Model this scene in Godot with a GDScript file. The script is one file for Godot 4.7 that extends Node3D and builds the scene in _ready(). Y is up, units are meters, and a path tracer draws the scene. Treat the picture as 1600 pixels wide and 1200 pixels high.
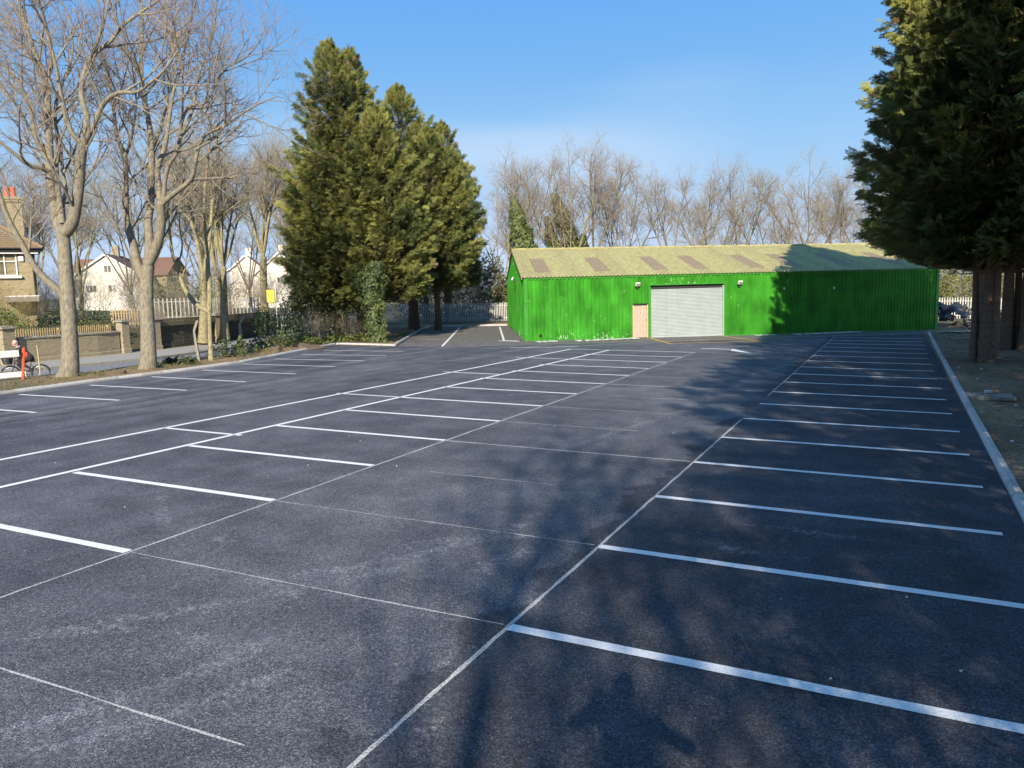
extends Node3D
# Plan coordinates: x to the right across the parking bays, z away along the bay rows; p() turns them into world points on the gently tilted yard.

const YAW := 0.4522          # heading of the view in plan
const LOWER := -0.45         # street level below the yard

var rng := RandomNumberGenerator.new()
var mats := {}
var used := {}


# ---------------------------------------------------------------- geometry
class MB:
	var v := PackedVector3Array()
	var n := PackedVector3Array()
	var uv := PackedVector2Array()
	var uv2 := PackedVector2Array()
	var c := PackedColorArray()
	var ix := PackedInt32Array()
	var col := Color.WHITE

	func vert(p: Vector3, nn: Vector3, t := Vector2.ZERO) -> int:
		v.append(p)
		n.append(nn)
		uv.append(t)
		c.append(col)
		return v.size() - 1

	func tri(a: Vector3, b: Vector3, d: Vector3, out: Vector3, ta := Vector2.ZERO, tb := Vector2.ZERO, td := Vector2.ZERO) -> void:
		var nn := (d - a).cross(b - a)
		if nn.length_squared() < 1e-14:
			return
		nn = nn.normalized()
		if nn.dot(out) < 0.0:
			nn = -nn
			var s := b
			b = d
			d = s
			var ts := tb
			tb = td
			td = ts
		var k := vert(a, nn, ta)
		vert(b, nn, tb)
		vert(d, nn, td)
		ix.append_array([k, k + 1, k + 2])

	func quad(a: Vector3, b: Vector3, d: Vector3, e: Vector3, out: Vector3, ta := Vector2.ZERO, tb := Vector2.ZERO, td := Vector2.ZERO, te := Vector2.ZERO) -> void:
		tri(a, b, d, out, ta, tb, td)
		tri(a, d, e, out, ta, td, te)

	# box with chamfered edges
	func box(t: Transform3D, size: Vector3, ch := 0.0) -> void:
		var h := size * 0.5
		ch = minf(ch, minf(h.x, minf(h.y, h.z)) * 0.9)
		for ax in 3:
			var a1 := (ax + 1) % 3
			var a2 := (ax + 2) % 3
			for s: float in [-1.0, 1.0]:
				var pts := []
				for q: Vector2 in [Vector2(-1, -1), Vector2(1, -1), Vector2(1, 1), Vector2(-1, 1)]:
					var w := Vector3.ZERO
					w[ax] = s * h[ax]
					w[a1] = q.x * (h[a1] - ch)
					w[a2] = q.y * (h[a2] - ch)
					pts.append(t * w)
				var o := Vector3.ZERO
				o[ax] = s
				o = t.basis * o
				var t4 := []
				for q: Vector2 in [Vector2(-1, -1), Vector2(1, -1), Vector2(1, 1), Vector2(-1, 1)]:
					var e1 := q.x * h[a1]
					var e2 := q.y * h[a2]
					t4.append(Vector2(e2, -e1) if ax == 0 else (Vector2(e2, e1) if ax == 1 else Vector2(e1, -e2)))
				quad(pts[0], pts[1], pts[2], pts[3], o, t4[0], t4[1], t4[2], t4[3])
		if ch <= 0.0:
			return
		for ax in 3:
			var a1 := (ax + 1) % 3
			var a2 := (ax + 2) % 3
			for s1: float in [-1.0, 1.0]:
				for s2: float in [-1.0, 1.0]:
					var pts := []
					for e: float in [-1.0, 1.0]:
						var w := Vector3.ZERO
						w[ax] = e * (h[ax] - ch)
						w[a1] = s1 * h[a1]
						w[a2] = s2 * (h[a2] - ch)
						var w2 := w
						w2[a1] = s1 * (h[a1] - ch)
						w2[a2] = s2 * h[a2]
						if e < 0:
							pts.append(t * w)
							pts.append(t * w2)
						else:
							pts.append(t * w2)
							pts.append(t * w)
					var o := Vector3.ZERO
					o[a1] = s1
					o[a2] = s2
					quad(pts[0], pts[1], pts[2], pts[3], t.basis * o)
		for sx: float in [-1.0, 1.0]:
			for sy: float in [-1.0, 1.0]:
				for sz: float in [-1.0, 1.0]:
					var s := Vector3(sx, sy, sz)
					var q := []
					for ax in 3:
						var w := s * (h - Vector3.ONE * ch)
						w[ax] = s[ax] * h[ax]
						q.append(t * w)
					tri(q[0], q[1], q[2], t.basis * s)

	func beam(a: Vector3, b: Vector3, w: float, d: float, ch := 0.0, up := Vector3.UP) -> void:
		var z := (b - a).normalized()
		if absf(z.dot(up)) > 0.98:
			up = Vector3.RIGHT
		var x := up.cross(z).normalized()
		var y := z.cross(x)
		box(Transform3D(Basis(x, y, z), (a + b) * 0.5), Vector3(w, d, a.distance_to(b)), ch)

	# smooth tube along points
	func tube(pts: PackedVector3Array, rad: PackedFloat32Array, sides: int, cap := false, rough := 0.0) -> void:
		var m := pts.size()
		if m < 2:
			return
		var d0 := (pts[1] - pts[0]).normalized()
		var x := d0.cross(Vector3.UP if absf(d0.y) < 0.9 else Vector3.RIGHT).normalized()
		var first := v.size()
		var along := 0.0
		for k in m:
			var d := (pts[mini(k + 1, m - 1)] - pts[maxi(k - 1, 0)]).normalized()
			x = (x - d * x.dot(d)).normalized()
			var y := d.cross(x)
			if k:
				along += pts[k].distance_to(pts[k - 1])
			var r := rad[k]
			for s in sides + 1:
				var a := TAU * s / sides
				var o := x * cos(a) + y * sin(a)
				var rr := r
				if rough > 0.0:
					rr *= 1.0 + rough * sin(a * 3.0 + k * 0.7) * 0.6 + rough * sin(a * 5.0 - k * 0.4 + first) * 0.5
				v.append(pts[k] + o * rr)
				n.append(o)
				uv.append(Vector2(float(s) / sides, along))
				c.append(col)
		var row := sides + 1
		for k in m - 1:
			for s in sides:
				var a := first + k * row + s
				# clockwise seen from outside
				ix.append_array([a, a + row, a + 1, a + 1, a + row, a + row + 1])
		if cap:
			for e in 2:
				var k := 0 if e == 0 else m - 1
				var o := (pts[0] - pts[1]) if e == 0 else (pts[m - 1] - pts[m - 2])
				for s in range(1, sides - 1):
					tri(v[first + k * row], v[first + k * row + s], v[first + k * row + s + 1], o)

	# a flat polygon given in plan, standing up from y0 to y1 by a function of the point
	func strip(l: PackedVector3Array, r: PackedVector3Array, out := Vector3.UP) -> void:
		for k in l.size() - 1:
			quad(l[k], l[k + 1], r[k + 1], r[k], out)

	func mesh() -> ArrayMesh:
		var a := []
		a.resize(Mesh.ARRAY_MAX)
		a[Mesh.ARRAY_VERTEX] = v
		a[Mesh.ARRAY_NORMAL] = n
		a[Mesh.ARRAY_TEX_UV] = uv
		if uv2.size() == v.size():
			a[Mesh.ARRAY_TEX_UV2] = uv2
		a[Mesh.ARRAY_COLOR] = c
		a[Mesh.ARRAY_INDEX] = ix
		var m := ArrayMesh.new()
		m.add_surface_from_arrays(Mesh.PRIMITIVE_TRIANGLES, a)
		return m


func V(x: float, y: float, z: float) -> Vector3:      # right, up, away -> local axes
	return Vector3(x, y, -z)


func g(x: float, z: float) -> float:                  # the yard falls slightly to the right and away
	x = clampf(x, -110.0, 60.0)
	z = clampf(z, -60.0, 150.0)
	return -0.013763 * x - 0.006686 * z - 0.00078


func p(x: float, z: float, y := 0.0) -> Vector3:
	return Vector3(x, g(x, z) + y, -z)


func tp(at: Vector3, turn := 0.0) -> Transform3D:
	return Transform3D(Basis(Vector3.UP, turn), at)


func rr(a: float, b: float) -> float:
	return rng.randf_range(a, b)


# ---------------------------------------------------------------- objects
func numbered(called: String) -> String:
	var k: int = used.get(called, -1) + 1
	used[called] = k
	return called if k == 0 else "%s_%03d" % [called, k]


func tag(o: Node, label: String, category: String, group := "", kind := "") -> Node:
	if label:
		o.set_meta("label", label)
	if category:
		o.set_meta("category", category)
	if group:
		o.set_meta("group", group)
	if kind:
		o.set_meta("kind", kind)
	return o


func thing(called: String, label: String, category: String, at := Vector3.ZERO, turn := 0.0, group := "") -> Node3D:
	var o := Node3D.new()
	o.name = numbered(called)
	add_child(o)
	o.position = at
	o.rotation.y = turn
	tag(o, label, category, group)
	return o


func put(called: String, m: Mesh, mat: Material, parent: Node = self, t := Transform3D()) -> MeshInstance3D:
	var o := MeshInstance3D.new()
	o.mesh = m
	o.material_override = mat
	o.transform = t
	if parent == self:
		o.name = numbered(called)
		add_child(o)
	else:
		var k := 0
		var nm := called
		var taken: Dictionary = parent.get_meta("taken", {}) if parent.has_meta("taken") else {}
		k = taken.get(called, -1) + 1
		taken[called] = k
		parent.set_meta("taken", taken)
		if k:
			nm = "%s_%03d" % [called, k]
		o.name = nm
		parent.add_child(o, true)
	return o


func struct(called: String, m: Mesh, mat: Material) -> MeshInstance3D:
	var o := put(called, m, mat)
	o.set_meta("kind", "structure")
	return o


func dup(o: Node3D, at: Vector3, turn: float, size := Vector3.ONE, label := "", group := "") -> Node3D:
	var base: String = o.name
	var cut := base.rfind("_")
	if cut > 0 and base.substr(cut + 1).is_valid_int():
		base = base.substr(0, cut)
	var r: Node3D = o.duplicate()
	r.name = numbered(base)
	add_child(r)
	r.position = at
	r.rotation = Vector3(0, turn, 0)
	r.scale = size
	if label:
		r.set_meta("label", label)
	if group:
		r.set_meta("group", group)
	return r


func scatter(called: String, m: Mesh, mat: Material, xf: Array, cols: Array, parent: Node = self) -> MultiMeshInstance3D:
	var mm := MultiMesh.new()
	mm.transform_format = MultiMesh.TRANSFORM_3D
	mm.use_colors = true
	mm.mesh = m
	mm.instance_count = xf.size()
	var b := PackedFloat32Array()
	b.resize(xf.size() * 16)
	for i in xf.size():
		var t: Transform3D = xf[i]
		var k := i * 16
		b[k] = t.basis.x.x
		b[k + 1] = t.basis.y.x
		b[k + 2] = t.basis.z.x
		b[k + 3] = t.origin.x
		b[k + 4] = t.basis.x.y
		b[k + 5] = t.basis.y.y
		b[k + 6] = t.basis.z.y
		b[k + 7] = t.origin.y
		b[k + 8] = t.basis.x.z
		b[k + 9] = t.basis.y.z
		b[k + 10] = t.basis.z.z
		b[k + 11] = t.origin.z
		var q: Color = cols[i]
		b[k + 12] = q.r
		b[k + 13] = q.g
		b[k + 14] = q.b
		b[k + 15] = 1.0
	mm.buffer = b
	var o := MultiMeshInstance3D.new()
	o.multimesh = mm
	o.material_override = mat
	o.name = numbered(called) if parent == self else called
	parent.add_child(o, true)
	o.set_meta("kind", "stuff")
	return o


# ---------------------------------------------------------------- textures
func noise(s: int, f: float, kind := FastNoiseLite.TYPE_SIMPLEX_SMOOTH, oct := 4) -> FastNoiseLite:
	var q := FastNoiseLite.new()
	q.seed = s
	q.noise_type = kind
	q.frequency = f
	q.fractal_octaves = oct
	if oct < 2:
		q.fractal_type = FastNoiseLite.FRACTAL_NONE
	return q


func ntex(q: FastNoiseLite, size: int, stops: Array, normal := 0.0) -> NoiseTexture2D:
	var t := NoiseTexture2D.new()
	t.width = size
	t.height = size
	t.seamless = true
	t.noise = q
	if normal > 0.0:
		t.as_normal_map = true
		t.bump_strength = normal
	elif stops:
		var gr := Gradient.new()
		var offs := PackedFloat32Array()
		var cs := PackedColorArray()
		for s in stops:
			offs.append(s[0])
			cs.append(s[1])
		gr.offsets = offs
		gr.colors = cs
		t.color_ramp = gr
	return t


func S(r: float, gg: float, b: float) -> Color:      # sRGB bytes
	return Color(r / 255.0, gg / 255.0, b / 255.0)


func L(r: float, gg: float, b: float) -> Color:      # linear base colour
	return Color(r, gg, b).linear_to_srgb()


func flat(called: String, col: Color, rough := 0.8, metal := 0.0) -> StandardMaterial3D:
	var m := StandardMaterial3D.new()
	m.resource_name = called
	m.albedo_color = col
	m.roughness = rough
	m.metallic = metal
	mats[called] = m
	return m


# a triplanar mottled material
func mott(called: String, q: FastNoiseLite, stops: Array, scale: float, rough := 0.85, bump := 0.0, size := 256, world := false) -> StandardMaterial3D:
	var m := flat(called, Color.WHITE, rough)
	m.albedo_texture = ntex(q, size, stops)
	m.uv1_triplanar = true
	m.uv1_world_triplanar = world
	m.uv1_scale = Vector3.ONE * scale
	if bump > 0.0:
		m.normal_enabled = true
		m.normal_texture = ntex(q, size, [], bump)
	return m


func make_materials() -> void:
	var m: StandardMaterial3D
	# fine chippings of the new asphalt (2.2 m repeat), with the broad dust map laid over it
	m = flat("asphalt", Color.WHITE, 0.78)
	var chips := noise(3, 0.17, FastNoiseLite.TYPE_CELLULAR, 1)
	chips.cellular_return_type = FastNoiseLite.RETURN_CELL_VALUE
	m.albedo_texture = ntex(chips, 1024, [[0.0, L(0.084, 0.089, 0.106)], [0.45, L(0.168, 0.178, 0.207)], [0.8, L(0.258, 0.272, 0.308)], [0.94, L(0.33, 0.34, 0.37)], [1.0, L(0.52, 0.53, 0.54)]])
	m.normal_enabled = true
	m.normal_scale = 1.0
	m.normal_texture = ntex(noise(3, 0.21, FastNoiseLite.TYPE_CELLULAR, 2), 1024, [], 4.0)
	m.detail_enabled = true
	m.detail_blend_mode = BaseMaterial3D.BLEND_MODE_MUL
	m.detail_uv_layer = BaseMaterial3D.DETAIL_UV_2
	m.detail_albedo = dust_map()
	m.metallic_specular = 0.35
	mott("old_tarmac", noise(5, 0.02, FastNoiseLite.TYPE_SIMPLEX_SMOOTH, 5), [[0.2, L(0.09, 0.086, 0.08)], [0.5, L(0.125, 0.12, 0.111)], [0.8, L(0.165, 0.158, 0.145)]], 0.25, 0.9, 1.5, 512, true)
	mott("street", noise(6, 0.02, FastNoiseLite.TYPE_SIMPLEX_SMOOTH, 5), [[0.2, L(0.15, 0.155, 0.165)], [0.55, L(0.19, 0.195, 0.21)], [0.85, L(0.23, 0.23, 0.24)]], 0.3, 0.85, 1.0, 512, true)
	mott("paving", noise(7, 0.02, FastNoiseLite.TYPE_SIMPLEX_SMOOTH, 5), [[0.2, L(0.26, 0.245, 0.22)], [0.55, L(0.32, 0.305, 0.28)], [0.85, L(0.37, 0.36, 0.335)]], 0.5, 0.85, 1.0, 512, true)
	mott("paint_white", noise(8, 0.05, FastNoiseLite.TYPE_SIMPLEX_SMOOTH, 5), [[0.05, L(0.42, 0.42, 0.41)], [0.27, L(0.70, 0.70, 0.69)], [0.5, L(0.81, 0.81, 0.80)]], 2.2, 0.6, 2.0, 256, true)
	mott("paint_worn", noise(9, 0.09, FastNoiseLite.TYPE_SIMPLEX_SMOOTH, 5), [[0.25, L(0.16, 0.16, 0.165)], [0.45, L(0.32, 0.32, 0.32)], [0.7, L(0.46, 0.46, 0.45)]], 1.1, 0.7, 0.0, 256, true)
	mott("chalk", noise(10, 0.10, FastNoiseLite.TYPE_SIMPLEX_SMOOTH, 5), [[0.2, L(0.20, 0.20, 0.20)], [0.45, L(0.40, 0.40, 0.39)], [0.7, L(0.58, 0.58, 0.56)]], 1.3, 0.85, 0.0, 256, true)
	mott("paint_yellow", noise(11, 0.07, FastNoiseLite.TYPE_SIMPLEX_SMOOTH, 5), [[0.1, L(0.36, 0.25, 0.07)], [0.4, L(0.68, 0.42, 0.05)]], 0.9, 0.6, 0.0, 256, true)
	mott("kerb", noise(12, 0.05, FastNoiseLite.TYPE_SIMPLEX_SMOOTH, 5), [[0.15, L(0.36, 0.35, 0.325)], [0.5, L(0.48, 0.47, 0.445)], [0.8, L(0.56, 0.55, 0.53)]], 0.9, 0.85, 2.0, 256, true)
	mott("kerb_stained", noise(16, 0.05, FastNoiseLite.TYPE_SIMPLEX_SMOOTH, 5), [[0.15, L(0.25, 0.24, 0.21)], [0.5, L(0.38, 0.37, 0.34)], [0.8, L(0.48, 0.47, 0.445)]], 0.9, 0.85, 2.0, 256, true)
	mott("old_concrete", noise(13, 0.05, FastNoiseLite.TYPE_SIMPLEX_SMOOTH, 5), [[0.2, L(0.17, 0.16, 0.125)], [0.5, L(0.26, 0.245, 0.20)], [0.8, L(0.34, 0.32, 0.27)]], 0.8, 0.9, 2.0)
	mott("soil", noise(14, 0.03, FastNoiseLite.TYPE_SIMPLEX_SMOOTH, 6), [[0.15, L(0.045, 0.032, 0.021)], [0.45, L(0.10, 0.074, 0.05)], [0.65, L(0.15, 0.115, 0.078)], [0.85, L(0.21, 0.17, 0.12)]], 0.25, 0.95, 4.0, 1024, true)
	m = flat("ground", Color.WHITE, 0.95)
	m.vertex_color_use_as_albedo = true
	m.albedo_texture = ntex(noise(15, 0.03, FastNoiseLite.TYPE_SIMPLEX_SMOOTH, 6), 1024, [[0.15, L(0.35, 0.33, 0.30)], [0.5, L(0.72, 0.70, 0.66)], [0.85, L(1.0, 1.0, 0.97)]])
	m.uv1_triplanar = true
	m.uv1_world_triplanar = true
	m.uv1_scale = Vector3.ONE * 0.22
	m.normal_enabled = true
	m.normal_texture = ntex(noise(15, 0.03, FastNoiseLite.TYPE_SIMPLEX_SMOOTH, 6), 1024, [], 5.0)
	# the shed
	m = flat("green_sheet", Color.WHITE, 0.42)
	m.albedo_texture = paint_map()
	m.metallic_specular = 0.25
	mott("green_trim", noise(17, 0.03, FastNoiseLite.TYPE_SIMPLEX_SMOOTH, 5), [[0.2, L(0.028, 0.20, 0.018)], [0.7, L(0.045, 0.27, 0.026)]], 0.5, 0.45)
	mott("roof_sheet", noise(18, 0.018, FastNoiseLite.TYPE_SIMPLEX_SMOOTH, 5), [[0.15, L(0.26, 0.24, 0.10)], [0.42, L(0.355, 0.33, 0.145)], [0.62, L(0.40, 0.375, 0.17)], [0.85, L(0.46, 0.435, 0.22)]], 0.22, 0.92, 1.5, 512)
	mott("roof_sheet_dull", noise(19, 0.018, FastNoiseLite.TYPE_SIMPLEX_SMOOTH, 5), [[0.15, L(0.24, 0.215, 0.095)], [0.42, L(0.33, 0.30, 0.135)], [0.62, L(0.375, 0.345, 0.16)], [0.85, L(0.42, 0.395, 0.205)]], 0.22, 0.92, 1.5, 512)
	mott("rooflight", noise(20, 0.03, FastNoiseLite.TYPE_SIMPLEX_SMOOTH, 5), [[0.2, L(0.20, 0.145, 0.085)], [0.5, L(0.285, 0.22, 0.135)], [0.8, L(0.36, 0.29, 0.175)]], 0.6, 0.7, 1.0)
	m = mott("shutter", noise(21, 0.02, FastNoiseLite.TYPE_SIMPLEX_SMOOTH, 4), [[0.2, L(0.335, 0.385, 0.38)], [0.8, L(0.41, 0.465, 0.46)]], 0.3, 0.45)
	m.metallic = 0.1
	mott("plywood", noise(22, 0.03, FastNoiseLite.TYPE_SIMPLEX_SMOOTH, 5), [[0.2, L(0.36, 0.275, 0.215)], [0.5, L(0.42, 0.33, 0.26)], [0.8, L(0.47, 0.38, 0.305)]], 0.9, 0.8)
	flat("bare_timber", L(0.52, 0.40, 0.22), 0.8)
	flat("steel_dark", L(0.05, 0.052, 0.055), 0.5, 0.3)
	flat("galvanised", L(0.52, 0.52, 0.50), 0.55, 0.2)
	flat("lamp_white", L(0.72, 0.70, 0.64), 0.4)
	m = flat("lens", L(0.30, 0.32, 0.34), 0.15)
	flat("black_hole", L(0.012, 0.012, 0.012), 0.9)
	# bark
	m = mott("bark_grey", noise(30, 0.016, FastNoiseLite.TYPE_SIMPLEX_SMOOTH, 6), [[0.15, L(0.125, 0.108, 0.08)], [0.45, L(0.205, 0.182, 0.138)], [0.62, L(0.255, 0.228, 0.172)], [0.78, L(0.24, 0.225, 0.14)], [0.95, L(0.34, 0.31, 0.23)]], 0.5, 0.95, 4.0, 512)
	m.uv1_scale = Vector3(1.1, 0.4, 1.1)
	m = mott("bark_olive", noise(31, 0.018, FastNoiseLite.TYPE_SIMPLEX_SMOOTH, 6), [[0.15, L(0.15, 0.13, 0.07)], [0.45, L(0.26, 0.23, 0.125)], [0.7, L(0.34, 0.305, 0.18)], [0.95, L(0.41, 0.38, 0.24)]], 0.5, 0.95, 3.0, 512)
	m.uv1_scale = Vector3(1.1, 0.4, 1.1)
	m = mott("bark_red", noise(32, 0.03, FastNoiseLite.TYPE_SIMPLEX_SMOOTH, 6), [[0.15, L(0.075, 0.045, 0.028)], [0.5, L(0.15, 0.10, 0.065)], [0.8, L(0.23, 0.16, 0.11)]], 1.0, 0.95, 6.0, 512)
	m.uv1_scale = Vector3(2.6, 0.25, 2.6)
	flat("twig_tan", L(0.31, 0.27, 0.205), 0.95)
	flat("twig_plum", L(0.28, 0.225, 0.18), 0.95)
	flat("twig_grey", L(0.31, 0.265, 0.21), 0.95)
	flat("twig_dark", L(0.13, 0.10, 0.075), 0.95)
	flat("twig_straw", L(0.30, 0.24, 0.11), 0.95)
	flat("lichen", L(0.42, 0.33, 0.03), 0.95)
	# leaves
	for q in [["spray", 0.9, L(0.05, 0.07, 0.012)], ["leaf", 0.55, L(0.05, 0.08, 0.015)]]:
		m = flat(q[0], Color.WHITE, q[1])
		m.vertex_color_use_as_albedo = true
		m.backlight_enabled = true
		m.backlight = q[2]
	# masonry
	m = flat("stock_brick", Color.WHITE, 0.92)
	m.albedo_texture = brick_map(L(0.26, 0.205, 0.105), L(0.40, 0.32, 0.17), L(0.13, 0.105, 0.075), L(0.33, 0.31, 0.26))
	m.uv1_scale = Vector3(0.9, 0.9, 0.9)
	m = flat("old_brick", Color.WHITE, 0.95)
	m.albedo_texture = brick_map(L(0.26, 0.21, 0.125), L(0.38, 0.315, 0.195), L(0.12, 0.10, 0.075), L(0.33, 0.305, 0.245))
	m.uv1_scale = Vector3(0.9, 0.9, 0.9)
	mott("soot_render", noise(40, 0.03, FastNoiseLite.TYPE_SIMPLEX_SMOOTH, 6), [[0.2, L(0.04, 0.038, 0.03)], [0.55, L(0.075, 0.07, 0.056)], [0.85, L(0.125, 0.12, 0.10)]], 0.5, 0.95, 3.0)
	mott("coping", noise(41, 0.04, FastNoiseLite.TYPE_SIMPLEX_SMOOTH, 5), [[0.2, L(0.16, 0.15, 0.115)], [0.5, L(0.27, 0.255, 0.205)], [0.8, L(0.38, 0.365, 0.31)]], 0.8, 0.9, 2.0)
	mott("weathered_board", noise(42, 0.04, FastNoiseLite.TYPE_SIMPLEX_SMOOTH, 5), [[0.2, L(0.11, 0.095, 0.055)], [0.55, L(0.175, 0.155, 0.095)], [0.85, L(0.24, 0.22, 0.14)]], 0.8, 0.9, 2.0)
	mott("white_render", noise(43, 0.02, FastNoiseLite.TYPE_SIMPLEX_SMOOTH, 5), [[0.2, L(0.64, 0.60, 0.52)], [0.8, L(0.76, 0.73, 0.65)]], 0.3, 0.85)
	mott("tile_brown", noise(44, 0.05, FastNoiseLite.TYPE_SIMPLEX_SMOOTH, 5), [[0.2, L(0.15, 0.105, 0.055)], [0.5, L(0.225, 0.165, 0.09)], [0.8, L(0.30, 0.23, 0.135)]], 0.7, 0.9)
	mott("tile_red", noise(45, 0.05, FastNoiseLite.TYPE_SIMPLEX_SMOOTH, 5), [[0.2, L(0.13, 0.07, 0.05)], [0.5, L(0.19, 0.105, 0.075)], [0.8, L(0.26, 0.155, 0.115)]], 0.6, 0.9)
	mott("tile_orange", noise(46, 0.05, FastNoiseLite.TYPE_SIMPLEX_SMOOTH, 5), [[0.2, L(0.34, 0.15, 0.08)], [0.5, L(0.50, 0.24, 0.13)], [0.8, L(0.62, 0.36, 0.22)]], 0.6, 0.9)
	flat("terracotta", L(0.50, 0.14, 0.07), 0.8)
	flat("white_paint", L(0.74, 0.74, 0.72), 0.5)
	flat("black_paint", L(0.02, 0.02, 0.022), 0.5)
	flat("window_glass", L(0.03, 0.04, 0.05), 0.08)
	# street things
	mott("orange_plastic", noise(50, 0.05, FastNoiseLite.TYPE_SIMPLEX_SMOOTH, 4), [[0.2, L(0.56, 0.075, 0.025)], [0.8, L(0.70, 0.11, 0.04)]], 1.5, 0.5)
	mott("barrier_white", noise(51, 0.03, FastNoiseLite.TYPE_SIMPLEX_SMOOTH, 5), [[0.1, L(0.55, 0.25, 0.20)], [0.2, L(0.66, 0.62, 0.57)], [0.7, L(0.78, 0.77, 0.74)]], 0.9, 0.45)
	flat("tyre", L(0.02, 0.02, 0.021), 0.85)
	flat("chrome", L(0.5, 0.5, 0.5), 0.3, 0.8)
	flat("frame_black", L(0.025, 0.025, 0.03), 0.35)
	flat("sign_yellow", L(0.62, 0.55, 0.06), 0.6)
	flat("dark_sheet", L(0.02, 0.022, 0.035), 0.6)
	mott("rubble", noise(52, 0.06, FastNoiseLite.TYPE_SIMPLEX_SMOOTH, 5), [[0.2, L(0.05, 0.05, 0.052)], [0.55, L(0.13, 0.13, 0.13)], [0.85, L(0.30, 0.30, 0.295)]], 0.9, 0.9, 2.0)
	mott("pebble", noise(53, 0.06), [[0.2, L(0.45, 0.44, 0.42)], [0.8, L(0.68, 0.67, 0.64)]], 3.0, 0.8)
	flat("litter_leaf", Color.WHITE, 0.9).vertex_color_use_as_albedo = true
	flat("cloth", Color.WHITE, 0.9).vertex_color_use_as_albedo = true
	flat("hair", L(0.42, 0.37, 0.32), 0.8)


# broad marks in the yard: dust, roller streaks, chalk overspray, old wheel tracks and a darker right-hand strip. One texel is about 4 cm.
const DX0 := -37.0
const DX1 := 5.0
const DZ0 := -13.0
const DZ1 := 63.0


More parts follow.
